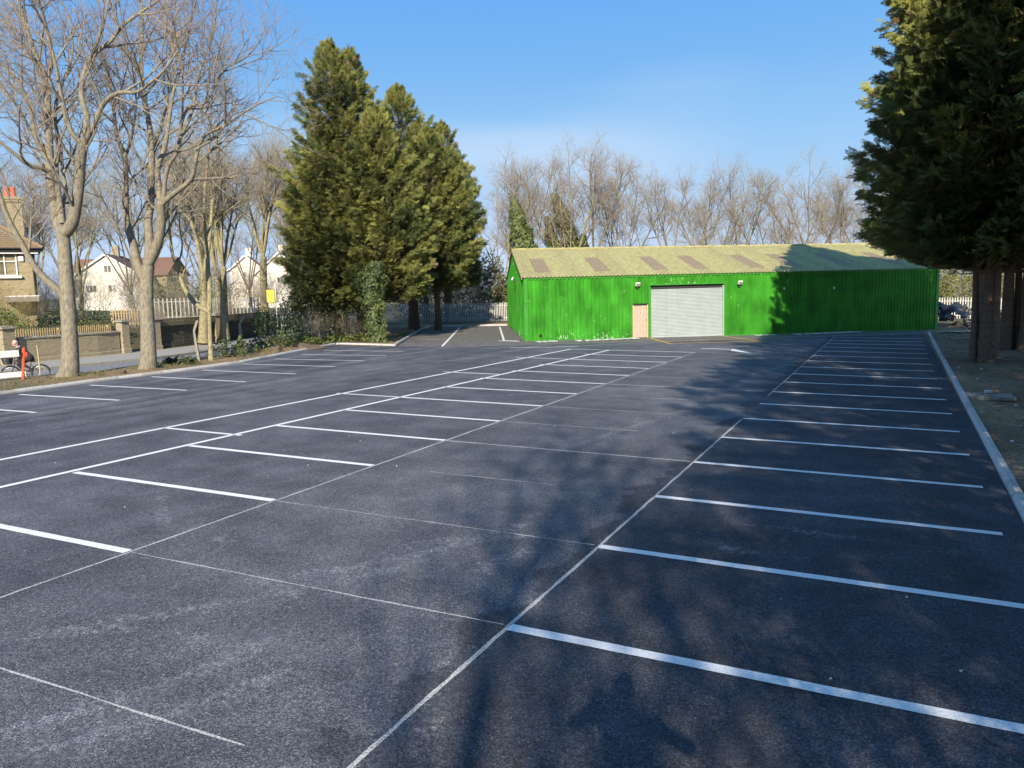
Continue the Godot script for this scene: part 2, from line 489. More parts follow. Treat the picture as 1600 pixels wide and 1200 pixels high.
func dust_map() -> ImageTexture:
	var w := 1024
	var h := 2048
	var broad := noise(60, 0.012, FastNoiseLite.TYPE_SIMPLEX_SMOOTH, 5).get_image(512, 1024)
	broad.resize(w, h, Image.INTERPOLATE_CUBIC)
	var streak := noise(61, 0.035, FastNoiseLite.TYPE_SIMPLEX_SMOOTH, 5).get_image(w, 128)
	streak.resize(w, h, Image.INTERPOLATE_CUBIC)
	var patch := noise(62, 0.03, FastNoiseLite.TYPE_SIMPLEX_SMOOTH, 5).get_image(w, h)
	broad.convert(Image.FORMAT_L8)
	streak.convert(Image.FORMAT_L8)
	patch.convert(Image.FORMAT_L8)
	var a := broad.get_data()
	var b := streak.get_data()
	var d := patch.get_data()
	var out := PackedByteArray()
	out.resize(w * h * 3)
	for y in h:
		for x in w:
			var i := y * w + x
			var k := smoothstep(0.62, 0.25, float(x) / w)          # roller streaks are plain on the left half
			var t := (a[i] - 128) * 0.20 + (b[i] - 128) * (0.08 + 0.40 * k) + (d[i] - 128) * 0.26 + float((x * 7919 + y * 104729 + (x * y) % 613 * 31) % 41 - 20) * 0.55
			# the strip along the right kerb gets a darker base tone, with a ragged edge
			var edge := -3.62 + (d[i] - 128) * 0.003
			var base := 194.0
			if DX0 + (DX1 - DX0) * (x + 0.5) / w > edge:
				base = 156.0
			var q := clampf(base + t * 0.8, 80.0, 254.0)
			var j := i * 3
			var warm := clampf((q - 194.0) * 0.10, -3.0, 5.0)
			out[j] = int(clampf(q + warm, 0, 255))
			out[j + 1] = int(clampf(q + warm * 0.55, 0, 255))
			out[j + 2] = int(clampf(q + 2.0 - warm * 0.2, 0, 255))
	var im := Image.create_from_data(w, h, false, Image.FORMAT_RGB8, out)
	# dusty wheel tracks
	var r := RandomNumberGenerator.new()
	r.seed = 12
	for arc in [[-6.2, 6.8, -4.9, 8.8, 0.10, 40], [-4.9, 8.8, -4.3, 9.3, -0.05, 34], [-5.53, 8.36, -4.56, 9.85, 0.12, 26], [-4.33, 7.8, -4.1, 8.8, 0.0, 30], [-6.55, 6.55, -5.8, 6.37, 0.0, 26], [-2.3, 9.95, -0.87, 9.85, 0.10, 32], [-2.35, 10.95, 0.9, 10.8, -0.06, 28], [-8.4, 7.3, -7.65, 7.08, -0.28, 30], [-10.7, 8.8, -9.1, 7.5, 0.06, 22], [-7.65, 4.3, -5.8, 5.15, -0.25, 26], [-6.0, 3.3, -5.25, 5.4, 0.1, 34], [-5.6, 3.2, -4.7, 5.0, 0.1, 26], [-7.4, 4.6, -5.2, 7.6, 0.1, 20], [-3.05, 4.4, -3.15, 5.1, 0.05, 24], [-30.5, 48.0, -23.8, 45.0, 4.0, 30], [-30.0, 47.0, -24.4, 44.0, 4.0, 30], [-26.0, 40.6, -16.0, 43.0, 1.0, 18], [-4.2, 28.0, -2.4, 24.0, 1.2, 22], [-13.0, 20.0, -4.0, 33.0, 2.0, 16], [-12.0, 19.0, -3.0, 32.0, 2.0, 16], [-20.0, 6.0, -19.0, 40.0, -0.5, 18], [-18.3, 6.0, -17.4, 40.0, -0.5, 18], [-20.0, 20.0, -12.0, 44.0, -1.5, 18], [-6.2, 14.0, -4.6, 30.0, 0.5, 14]]:
		var from := Vector2(arc[0], arc[1])
		var to := Vector2(arc[2], arc[3])
		var side := (to - from).orthogonal().normalized() * float(arc[4])
		var steps := int(from.distance_to(to) / 0.02)
		for s in steps:
			var t := float(s) / steps
			var q := from.lerp(to, t) + side * (4.0 * t * (1.0 - t)) + Vector2(r.randfn(0, 0.05), r.randfn(0, 0.05))
			for e in 3:
				lift(im, q + Vector2(r.randfn(0, 0.045), r.randfn(0, 0.045)), float(arc[5]) * 2.6 * r.randf_range(0.1, 1.0) * (0.6 + 0.4 * sin(t * 9.0 + arc[0])), 1.12)
	# overspray beside the chalk lines
	for ln in [[-8.75, 4.0, -8.75, 36.0, 26], [-3.3, 2.0, -3.3, 22.0, 30], [-8.75, 9.2, -3.3, 9.25, 14], [-8.75, 6.6, -3.3, 6.6, 14], [-8.75, 14.5, -3.3, 14.5, 16]]:
		var from := Vector2(ln[0], ln[1])
		var to := Vector2(ln[2], ln[3])
		for s in int(from.distance_to(to) / 0.012):
			lift(im, from.lerp(to, r.randf()) + Vector2(r.randfn(0, 0.09), r.randfn(0, 0.09)), float(ln[4]) * r.randf(), 0.9)
	return ImageTexture.create_from_image(im)


func lift(im: Image, q: Vector2, k: float, warm: float) -> void:
	var x := int((q.x - DX0) / (DX1 - DX0) * im.get_width())
	var y := int((q.y - DZ0) / (DZ1 - DZ0) * im.get_height())
	if x < 0 or y < 0 or x >= im.get_width() or y >= im.get_height():
		return
	var c := im.get_pixel(x, y)
	k /= 255.0
	im.set_pixel(x, y, Color(minf(c.r + k * warm, 1.0), minf(c.g + k, 1.0), minf(c.b + k * 0.85, 1.0)))


# green paint on the cladding: brushed coats, a lap line and white flakes low down and over the door. u along the wall, v up.
func paint_map() -> ImageTexture:
	var w := 2048
	var h := 320
	var coat := noise(70, 0.02, FastNoiseLite.TYPE_SIMPLEX_SMOOTH, 5).get_image(w, h / 4)
	coat.resize(w, h, Image.INTERPOLATE_CUBIC)
	coat.convert(Image.FORMAT_L8)
	var flake := noise(71, 0.09, FastNoiseLite.TYPE_SIMPLEX_SMOOTH, 5).get_image(w, h / 2)
	flake.resize(w, h, Image.INTERPOLATE_CUBIC)
	flake.convert(Image.FORMAT_L8)
	var big := noise(72, 0.008, FastNoiseLite.TYPE_SIMPLEX_SMOOTH, 3).get_image(w, h)
	big.convert(Image.FORMAT_L8)
	var a := coat.get_data()
	var f := flake.get_data()
	var b := big.get_data()
	var out := PackedByteArray()
	out.resize(w * h * 3)
	for y in h:
		var up := 3.9 - 4.5 * float(y) / h
		for x in w:
			var i := y * w + x
			var u := 29.1 * float(x) / w
			var t := (a[i] - 128) / 128.0 * (0.42 if u < 8.0 else 0.24) + (b[i] - 128) / 128.0 * 0.2
			if u > 13.2 and up < 2.0 + 0.02 * sin(u * 3.0):
				t -= 0.10
			var col := Color(0.036, 0.215, 0.018) * (1.0 + t)
			var k := f[i] / 255.0
			var need := 0.86
			if u < 7.0 and up < 0.75:
				need = lerpf(0.61, 0.88, clampf((up + 0.1) / 0.8, 0, 1)) + 0.06 * sin(u * 2.2) + (0.10 if u < 2.0 else 0.0)
			elif u > 8.9 and u < 11.4 and up > 3.08:
				need = 0.66 + (up - 3.08) * 0.25
			elif up > 3.60:
				need = 0.70
			elif u < 7.0:
				need = 0.85
			if k > need:
				col = col.lerp(Color(0.42, 0.52, 0.38), clampf((k - need) * 12.0, 0, 0.9))
			var s := col.linear_to_srgb()
			var j := i * 3
			out[j] = int(clampf(s.r, 0, 1) * 255)
			out[j + 1] = int(clampf(s.g, 0, 1) * 255)
			out[j + 2] = int(clampf(s.b, 0, 1) * 255)
	return ImageTexture.create_from_image(Image.create_from_data(w, h, false, Image.FORMAT_RGB8, out))


# far brickwork, 1.11 m a repeat: 5 stretchers by 15 courses
func brick_map(lo: Color, hi: Color, burnt: Color, joint: Color) -> ImageTexture:
	var w := 320
	var im := Image.create(w, w, false, Image.FORMAT_RGB8)
	im.fill(joint)
	var r := RandomNumberGenerator.new()
	r.seed = int(lo.r * 1000)
	var ch := w / 16.0
	for row in 16:
		for k in 6:
			var c := lo.lerp(hi, r.randf())
			if r.randf() < 0.16:
				c = c.lerp(burnt, r.randf_range(0.2, 0.7))
			var x0 := int(k * 64 - (32 if row % 2 else 0))
			var rect := Rect2i(x0 + 2, int(row * ch) + 2, 60, int(ch) - 4)
			im.fill_rect(rect.intersection(Rect2i(0, 0, w, w)), c)
			if x0 < 0:
				im.fill_rect(Rect2i(w + x0 + 2, int(row * ch) + 2, 60, int(ch) - 4).intersection(Rect2i(0, 0, w, w)), c)
	return ImageTexture.create_from_image(im)


# ---------------------------------------------------------------- ready
func _ready() -> void:
	rng.seed = 77
	# camera
	var cam := Camera3D.new()
	cam.name = "camera"
	cam.transform = Transform3D(Basis(Vector3(0.899771, -0.026113, -0.435581), Vector3(-0.030712, 0.991943, -0.122907), Vector3(0.43528, 0.123966, 0.891719)).orthonormalized(), Vector3(0, 3.32843, 0))
	cam.fov = 51.97
	cam.near = 0.05
	cam.far = 3000.0
	add_child(cam)
	# sky and exposure
	var sky := PanoramaSkyMaterial.new()
	sky.panorama = clear_sky()
	var env := Environment.new()
	env.background_mode = Environment.BG_SKY
	env.sky = Sky.new()
	env.sky.sky_material = sky
	env.background_energy_multiplier = 0.78
	env.tonemap_mode = Environment.TONE_MAPPER_LINEAR
	env.tonemap_exposure = 1.6
	env.sdfgi_enabled = true
	env.ssao_enabled = true
	env.ssil_enabled = true
	var we := WorldEnvironment.new()
	we.name = "environment"
	we.environment = env
	add_child(we)
	# low spring sun behind the viewer, a little to the left
	var sun := DirectionalLight3D.new()
	sun.name = "sun"
	sun.light_energy = 1.6
	sun.light_color = Color(1.0, 0.945, 0.86)
	sun.light_angular_distance = 0.5
	sun.shadow_enabled = true
	add_child(sun)
	sun.look_at_from_position(Vector3.ZERO, Vector3(-0.3176, -0.5058, -0.8961))
	make_materials()
	make_leaf_meshes()
	# large structure
	build_ground()
	build_yard()
	build_shed()
	build_street()
	build_houses()
	# planting
	build_bare_trees()
	build_conifers()
	build_shrubs()
	# objects
	build_fences()
	build_rider()
	build_barrier()
	build_small_things()
	build_behind()


# a clear sky: pale at the horizon, deeper upwards, the same all round, with thin streaks of cirrus
func clear_sky() -> ImageTexture:
	var w := 1024
	var h := 512
	var q := noise(90, 0.012, FastNoiseLite.TYPE_SIMPLEX_SMOOTH, 5).get_seamless_image(256, h * 2)
	q.resize(w, h, Image.INTERPOLATE_CUBIC)
	q.convert(Image.FORMAT_L8)
	var big := noise(94, 0.006, FastNoiseLite.TYPE_SIMPLEX_SMOOTH, 2).get_seamless_image(w, h)
	big.convert(Image.FORMAT_L8)
	var a := q.get_data()
	var b := big.get_data()
	var stops := [[0.0, Vector3(0.50, 0.62, 0.80)], [0.05, Vector3(0.44, 0.575, 0.78)], [0.11, Vector3(0.345, 0.53, 0.765)], [0.177, Vector3(0.255, 0.475, 0.75)], [0.254, Vector3(0.166, 0.39, 0.725)], [0.324, Vector3(0.130, 0.345, 0.73)], [0.5, Vector3(0.122, 0.32, 0.68)], [1.0, Vector3(0.115, 0.295, 0.62)]]
	var im := Image.create(w, h, false, Image.FORMAT_RGBF)
	for y in h:
		var up := sin((0.5 - (y + 0.5) / h) * PI)
		var c := Vector3(0.20, 0.19, 0.17)
		if up >= 0.0:
			for k in stops.size() - 1:
				if up >= stops[k][0] and up <= stops[k + 1][0]:
					c = (stops[k][1] as Vector3).lerp(stops[k + 1][1], (up - stops[k][0]) / (stops[k + 1][0] - stops[k][0]))
		for x in w:
			var v := c
			if up > 0.0:
				var i := y * w + x
				var k := clampf((a[i] / 255.0 - 0.50) * 2.4, 0.0, 1.0) * clampf((b[i] / 255.0 - 0.40) * 2.5, 0.0, 1.0)
				v = c.lerp(Vector3(0.56, 0.66, 0.80), k * 0.6)
			im.set_pixel(x, y, Color(v.x, v.y, v.z))
	return ImageTexture.create_from_image(im)


# ---------------------------------------------------------------- ground
const KERB_LEFT := [Vector2(-24.6, -16), Vector2(-25.3, 2), Vector2(-25.75, 14), Vector2(-26.2, 19), Vector2(-26.1, 23), Vector2(-26.4, 26.5), Vector2(-27.3, 29.6), Vector2(-28.4, 33.2), Vector2(-29.45, 36.95)]
const KERB_BACK := [Vector2(-29.45, 36.95), Vector2(-25.4, 37.1), Vector2(-33.1, 52.2), Vector2(-34.6, 55.75), Vector2(-29.3, 59.4)]
const KERB_RIGHT := [Vector2(1.78, -16), Vector2(1.68, 12), Vector2(1.86, 56.95)]
const SHED_A := Vector2(-20.02, 42.97)
const SHED_B := Vector2(2.55, 61.23)
const SHED_D := Vector2(-9.7, 17.55)       # along the gable
const STREET_NEAR := [Vector2(-32.2, -40), Vector2(-32.3, 10), Vector2(-32.5, 24), Vector2(-32.9, 30), Vector2(-34.6, 38), Vector2(-37.4, 47), Vector2(-43, 60), Vector2(-52, 78)]
const STREET_FAR := [Vector2(-36.9, -40), Vector2(-36.9, 10), Vector2(-36.7, 24), Vector2(-36.3, 30), Vector2(-37.4, 36), Vector2(-39.6, 44), Vector2(-45.5, 58), Vector2(-55, 77)]
const WALL := [Vector2(-40.2, -40), Vector2(-40.2, 10), Vector2(-40.3, 24), Vector2(-40.4, 30), Vector2(-41.3, 36), Vector2(-43, 42.5), Vector2(-45.2, 50), Vector2(-58, 76)]


func line_x(l: Array, z: float) -> float:
	for k in l.size() - 1:
		if z <= l[k + 1].y or k == l.size() - 2:
			return lerpf(l[k].x, l[k + 1].x, (z - l[k].y) / (l[k + 1].y - l[k].y))
	return l[0].x


func ground_h(x: float, z: float, q: FastNoiseLite) -> float:
	var n := q.get_noise_2d(x * 6.0, z * 6.0)
	var y := 0.05 + n * 0.10
	if z < 61.0:
		var lx := line_x(STREET_NEAR, z)
		var fx := line_x(WALL, z)
		var kx := line_x(KERB_LEFT, minf(z, 37.0)) - 0.35
		if z > 37.0:
			kx = minf(-25.4, line_x([Vector2(-25.6, 37.1), Vector2(-33.3, 52.2), Vector2(-34.8, 55.75), Vector2(-36, 61)], z)) - 0.35
		if x < fx:
			y = LOWER + 0.9 * smoothstep(0.0, 3.0, fx - x) * (0.35 if z < 31.0 else 1.6) + n * 0.15
		elif x < lx + 0.2:
			y = LOWER - 0.06
		elif x < kx:
			var t := (kx - x) / maxf(kx - lx, 0.5)
			y = lerpf(0.09 + n * 0.10, LOWER - 0.04, smoothstep(0.45, 1.0, t))
		elif x < 1.95 and z > -16.5:
			y = -0.06
		elif x < 2.4:
			y = 0.085
	if z > 58.0:
		y += 0.15 * smoothstep(58.0, 70.0, z)
	return y


func build_ground() -> void:
	var q := noise(100, 0.03, FastNoiseLite.TYPE_SIMPLEX_SMOOTH, 4)
	var tone := noise(101, 0.05, FastNoiseLite.TYPE_SIMPLEX_SMOOTH, 4)
	var xs := []
	var zs := []
	for k: float in [-1200.0, -700.0, -400.0, -240.0, -150.0, -100.0, -75.0]:
		xs.append(k)
	var t := -60.0
	while t < 24.0:
		xs.append(t)
		t += 0.5 if (t > -33.5 and t < -24.5) or (t > 0.5 and t < 9.0) else 1.0
	for k: float in [24.0, 30.0, 45.0, 80.0, 150.0, 300.0, 700.0, 1200.0]:
		xs.append(k)
	for k: float in [-1200.0, -600.0, -250.0, -100.0, -50.0, -30.0]:
		zs.append(k)
	t = -20.0
	while t < 80.0:
		zs.append(t)
		t += 0.6 if t > 8.0 and t < 62.0 else 1.5
	for k: float in [80.0, 90.0, 105.0, 130.0, 170.0, 250.0, 450.0, 900.0, 1500.0]:
		zs.append(k)
	var b := MB.new()
	var nx := xs.size()
	for z: float in zs:
		for x: float in xs:
			var k := tone.get_noise_2d(x * 4.0, z * 4.0)
			var near := x > line_x(STREET_NEAR, z) and x < -20.0
			var col := Color(0.115, 0.095, 0.06).lerp(Color(0.13, 0.13, 0.055), clampf(0.5 + k, 0, 1))
			if near and z > -20.0 and z < 62.0:      # sandy verge with rough grass
				col = Color(0.34, 0.235, 0.13).lerp(Color(0.17, 0.15, 0.07), clampf(0.35 + k * 1.6, 0, 1))
			elif x > 0.0 and z > -20.0 and z < 66.0:      # trampled soil under the evergreens
				col = Color(0.25, 0.165, 0.095).lerp(Color(0.40, 0.285, 0.17), clampf(0.35 + k * 1.8, 0, 1))
			b.col = col
			var h := ground_h(x, z, q)
			var e := 0.3
			var nn := Vector3((ground_h(x - e, z, q) - ground_h(x + e, z, q)) / (2 * e) + 0.0138, 1.0, (ground_h(x, z + e, q) - ground_h(x, z - e, q)) / (2 * e) - 0.0067).normalized()
			b.vert(p(x, z, h), nn)
	for j in zs.size() - 1:
		for i in nx - 1:
			var a := j * nx + i
			# seen from above, -z is away
			b.ix.append_array([a, a + nx, a + 1, a + 1, a + nx, a + nx + 1])
	struct("ground", b.mesh(), mats.ground)


func poly(b: MB, pts: PackedVector2Array, y: float) -> void:
	var ix := Geometry2D.triangulate_polygon(pts)
	for k in range(0, ix.size(), 3):
		var q := [pts[ix[k]], pts[ix[k + 1]], pts[ix[k + 2]]]
		b.tri(p(q[0].x, q[0].y, y), p(q[1].x, q[1].y, y), p(q[2].x, q[2].y, y), Vector3.UP)


func with_dust(b: MB) -> void:
	b.uv2.resize(b.v.size())
	for k in b.v.size():
		b.uv[k] = Vector2(b.v[k].x, b.v[k].z) / 2.2
		b.uv2[k] = Vector2((b.v[k].x - DX0) / (DX1 - DX0), (-b.v[k].z - DZ0) / (DZ1 - DZ0))


# a painted line with slightly uneven edges
func painted(b: MB, a: Vector2, c: Vector2, w: float, y: float, jit := 0.003, step := 0.22) -> void:
	var side := (c - a).orthogonal().normalized() * w * 0.5
	var n := maxi(1, int(a.distance_to(c) / step))
	var l := PackedVector3Array()
	var r := PackedVector3Array()
	for k in n + 1:
		var q := a.lerp(c, float(k) / n)
		var j := (c - a).orthogonal().normalized()
		var s1 := q + side + j * rr(-jit, jit)
		var s2 := q - side + j * rr(-jit, jit)
		l.append(p(s1.x, s1.y, y))
		r.append(p(s2.x, s2.y, y))
	b.strip(l, r)


func paint_part(yard: Node, called: String, a: Vector2, c: Vector2, w: float, mat: String, y := 0.004, jit := 0.003) -> void:
	var b := MB.new()
	painted(b, a, c, w, y, jit)
	put(called, b.mesh(), mats[mat], yard)


func build_yard() -> void:
	var pts := PackedVector2Array()
	for q: Vector2 in KERB_LEFT:
		pts.append(q)
	for k in range(1, KERB_BACK.size()):
		pts.append(KERB_BACK[k])
	pts.append(SHED_A + SHED_D * 0.5)
	pts.append(SHED_A.lerp(SHED_B, 0.5) + Vector2(-1, 2))
	pts.append(SHED_B + Vector2(0, 1.5))
	pts.append(Vector2(4.5, 61.0))
	pts.append(Vector2(4.5, 58.6))
	pts.append(Vector2(1.86, 57.0))
	pts.append(KERB_RIGHT[1])
	pts.append(KERB_RIGHT[0])
	var b := MB.new()
	poly(b, pts, 0.0)
	with_dust(b)
	var yard := struct("car_park", b.mesh(), mats.asphalt)
	# older tarmac left in front of the shed and in the back corner
	b = MB.new()
	poly(b, PackedVector2Array([Vector2(-25.3, 37.25), Vector2(-33.0, 52.2), Vector2(-34.45, 55.7), Vector2(-29.3, 59.3), Vector2(-24.0, 50.3), Vector2(-19.8, 43.2), Vector2(-5.0, 55.2), Vector2(2.4, 61.3), Vector2(4.4, 60.9), Vector2(4.4, 58.7), Vector2(1.95, 57.1), Vector2(1.4, 56.05), Vector2(-9.9, 47.35), Vector2(-16.9, 41.7), Vector2(-20.6, 38.9), Vector2(-23.0, 37.7)]), 0.004)
	struct("old_tarmac", b.mesh(), mats.old_tarmac)
	# bays on the right
	for k in 18:
		var z := 6.59 + 2.64 * k
		paint_part(yard, "bay_line", Vector2(-3.315, z), Vector2(1.36 + (0.05 if k > 12 else 0.0), z + rr(-0.02, 0.02)), 0.145, "paint_white", 0.006)
	# bays in the middle, against the walkway
	for k in 13:
		var z := 6.59 + 2.64 * k
		paint_part(yard, "bay_line", Vector2(-13.5, z), Vector2(-8.75, z), 0.14, "paint_white", 0.006)
	paint_part(yard, "walkway_line", Vector2(-13.75, 4.0), Vector2(-13.1, 38.3), 0.135, "paint_white", 0.006)
	paint_part(yard, "walkway_line", Vector2(-16.05, 4.0), Vector2(-15.2, 38.27), 0.135, "paint_white", 0.006)
	for z: float in [13.2, 19.8, 26.4, 33.0]:
		paint_part(yard, "walkway_line", Vector2(-15.85, z), Vector2(-13.35, z), 0.12, "paint_white", 0.006)
	paint_part(yard, "walkway_line", Vector2(-15.2, 38.27), Vector2(-13.1, 38.3), 0.1, "paint_white", 0.006)
	# bays on the left
	for q in [[-25.3, 13.3, -21.2, 13.53], [-25.43, 15.75, -21.12, 16.07], [-25.5, 18.3, -21.05, 18.55], [-25.65, 21.0, -20.9, 21.05], [-25.65, 23.5, -20.95, 23.75], [-26.0, 26.05, -21.3, 26.6], [-26.3, 28.5, -21.7, 29.2], [-26.8, 30.9, -22.3, 31.8], [-27.45, 33.4, -22.9, 34.15]]:
		paint_part(yard, "bay_line", Vector2(q[0], q[1]), Vector2(q[2], q[3]), 0.12, "paint_white", 0.006)
	# bays in the back corner
	for q in [[-31.7, 55.6, -22.7, 37.75, 0.13], [-28.9, 57.2, -21.3, 42.7, 0.13], [-30.1, 47.3, -27.3, 48.9, 0.09], [-27.1, 42.0, -25.1, 43.0, 0.09], [-31.4, 50.3, -28.9, 51.7, 0.09]]:
		paint_part(yard, "bay_line", Vector2(q[0], q[1]), Vector2(q[2], q[3]), q[4], "paint_white", 0.010)
	# chalked setting-out lines
	for q in [[-8.72, 3.0, -8.72, 13.2, 0.035], [-8.72, 13.2, -8.72, 23.0, 0.045], [-8.72, 23.0, -8.72, 38.5, 0.04], [-3.33, 3.0, -3.33, 19.6, 0.045], [-3.33, 24.0, -3.33, 53.0, 0.03], [-8.7, 6.59, -3.4, 6.62, 0.022], [-8.7, 9.23, -3.4, 9.26, 0.018], [-8.7, 14.5, -3.4, 14.53, 0.05], [-8.7, 17.15, -5.2, 17.17, 0.03], [-8.6, 19.78, -4.6, 19.8, 0.03], [-7.6, 22.4, -4.0, 22.43, 0.022], [-8.6, 25.1, -3.6, 25.1, 0.07], [-8.6, 27.7, -3.5, 27.75, 0.035], [-7.6, 30.4, -4.0, 30.4, 0.03], [-7.5, 11.88, -5.0, 11.9, 0.018], [-8.7, 3.95, -4.2, 3.97, 0.022], [-16.9, 38.9, -9.9, 47.35, 0.10], [-23.2, 36.0, -19.2, 40.0, 0.05], [-21.1, 12.0, -20.9, 22.5, 0.03], [-4.3, 35.7, -3.4, 35.7, 0.04]]:
		paint_part(yard, "chalk_line", Vector2(q[0], q[1]), Vector2(q[2], q[3]), q[4], "chalk", 0.003, 0.008)
	# the old edge line that runs in front of the shed
	for q in [[-25.2, 37.2, -22.9, 37.6], [-22.4, 37.75, -19.0, 39.75], [-18.8, 39.9, -9.9, 47.35], [-9.8, 47.45, 1.4, 56.1]]:
		paint_part(yard, "edge_line", Vector2(q[0], q[1]), Vector2(q[2], q[3]), 0.12, "paint_worn", 0.010)
	paint_part(yard, "edge_line", Vector2(-18.6, 38.0), Vector2(-15.4, 39.9), 0.12, "paint_white", 0.006)
	paint_part(yard, "edge_line", Vector2(-20.4, 37.0), Vector2(-18.7, 37.9), 0.09, "paint_worn", 0.006)
	# yellow box before the roller door
	for q in [[-13.62, 47.55, -11.1, 43.0], [-9.82, 50.75, -6.75, 46.6], [-11.3, 43.3, -6.95, 46.85], [-12.2, 44.9, -7.9, 48.4]]:
		paint_part(yard, "hatching_line", Vector2(q[0], q[1]), Vector2(q[2], q[3]), 0.15, "paint_yellow", 0.014)
	# turning arrow
	var b2 := MB.new()
	var l := PackedVector3Array()
	var r := PackedVector3Array()
	for k in 13:
		var t := k / 12.0
		var q := Vector2(-8.95, 40.6).lerp(Vector2(-7.2, 40.35), t) + Vector2(0.05, 0.22) * (4.0 * t * (1.0 - t))
		l.append(p(q.x, q.y + 0.11, 0.006))
		r.append(p(q.x, q.y - 0.11, 0.006))
	b2.strip(l, r)
	b2.tri(p(-7.45, 41.1, 0.006), p(-7.3, 39.75, 0.006), p(-6.05, 38.5, 0.006), Vector3.UP)
	put("direction_arrow", b2.mesh(), mats.paint_white, yard)
	b2 = MB.new()
	var fan := []
	for k in 9:
		fan.append(p(-20.95 + 0.75 * cos(PI * k / 8.0), 42.5 + 0.55 * sin(PI * k / 8.0), 0.010))
	for k in range(1, 8):
		b2.tri(fan[0], fan[k], fan[k + 1], Vector3.UP)
	put("painted_patch", b2.mesh(), mats.paint_white, yard)
	# lettering on the tarmac along the shed
	var ud := Vector3(0.7775, 0, -0.629)
	var vd := Vector3(-0.629, 0, -0.7775)
	for q in [["NO", -18.65, 41.95, 1.25], ["PARKING", -16.75, 43.45, 3.9], ["NO", -7.5, 51.35, 1.25], ["PARKING", -5.35, 53.05, 4.6]]:
		var tm := TextMesh.new()
		tm.text = q[0]
		var f := SystemFont.new()
		f.font_names = PackedStringArray(["Droid Sans"])
		f.font_weight = 700
		tm.font = f
		tm.font_size = 64
		tm.pixel_size = 0.01
		tm.depth = 0.01
		tm.horizontal_alignment = HORIZONTAL_ALIGNMENT_LEFT
		tm.vertical_alignment = VERTICAL_ALIGNMENT_BOTTOM
		var wide: float = tm.get_aabb().size.x
		var sx := float(q[3]) / wide
		put("ground_lettering", tm, mats.paint_white, yard, Transform3D(Basis(ud * sx, vd * 1.9, Vector3.UP), p(q[1], q[2], 0.014)))
	# kerbs, one stone at a time
	kerb_run("kerb", KERB_RIGHT, 1.0)
	kerb_run("kerb", KERB_LEFT, -1.0)
	kerb_run("kerb", KERB_BACK, -1.0)
	# concrete apron right of the shed
	b = MB.new()
	poly(b, PackedVector2Array([Vector2(2.2, 57.4), Vector2(4.6, 58.9), Vector2(4.6, 61.2), Vector2(9.0, 63.0), Vector2(9.0, 60.2), Vector2(6.0, 57.6), Vector2(2.4, 56.9)]), 0.10)
	struct("concrete_path", b.mesh(), mats.old_concrete)


func kerb_run(called: String, l: Array, side: float) -> void:
	var run := Node3D.new()
	run.name = numbered("kerb_line")
	add_child(run)
	run.set_meta("kind", "structure")
	var stones := {}
	for k in l.size() - 1:
		var a: Vector2 = l[k]
		var c: Vector2 = l[k + 1]
		var o := (c - a).orthogonal().normalized()
		if k == 0 and side < 0 and o.x > 0 and absf((c - a).y) > absf((c - a).x):
			o = -o
		if side > 0:
			o = o if o.x > 0 else -o
		else:
			# away from the yard's middle
			var mid := (a + c) * 0.5
			o = o if (mid - Vector2(-14, 34)).dot(o) > 0 else -o
		var len := a.distance_to(c)
		var n := maxi(1, int(round(len / 0.915)))
		for s in n:
			var q0 := a.lerp(c, float(s) / n) + o * 0.075
			var q1 := a.lerp(c, float(s + 1) / n) + o * 0.075
			var gap := (q1 - q0).normalized() * 0.007
			var wob := rr(-0.006, 0.006)
			var p0 := p(q0.x + gap.x, q0.y + gap.y, 0.02 + wob)
			var p1 := p(q1.x - gap.x, q1.y - gap.y, 0.02 + wob)
			# half-battered kerb: the yard face leans back
			var b := MB.new()
			var oo := Vector3(o.x, 0, -o.y)
			var prof := [[-0.075, -0.12], [-0.072, 0.03], [-0.03, 0.088], [-0.02, 0.094], [0.065, 0.094], [0.075, 0.084], [0.075, -0.12]]
			for e in prof.size() - 1:
				var u0: Vector3 = oo * prof[e][0] + Vector3.UP * prof[e][1]
				var u1: Vector3 = oo * prof[e + 1][0] + Vector3.UP * prof[e + 1][1]
				var outw: Vector3 = (u0 + u1) * 0.5 + Vector3.UP * 0.02
				b.quad(p0 + u0, p1 + u0, p1 + u1, p0 + u1, outw)
			for e in range(1, prof.size() - 1):
				b.tri(p0 + oo * prof[0][0] + Vector3.UP * prof[0][1], p0 + oo * prof[e][0] + Vector3.UP * prof[e][1], p0 + oo * prof[e + 1][0] + Vector3.UP * prof[e + 1][1], p0 - p1)
				b.tri(p1 + oo * prof[0][0] + Vector3.UP * prof[0][1], p1 + oo * prof[e][0] + Vector3.UP * prof[e][1], p1 + oo * prof[e + 1][0] + Vector3.UP * prof[e + 1][1], p1 - p0)
			put("kerb_stone", b.mesh(), mats.kerb if rr(0, 1) < 0.68 else mats.kerb_stained, run)


# ---------------------------------------------------------------- the shed
const RIB := [[0.0, 0.0], [0.115, 0.0], [0.15, 0.044], [0.215, 0.044], [0.25, 0.0]]


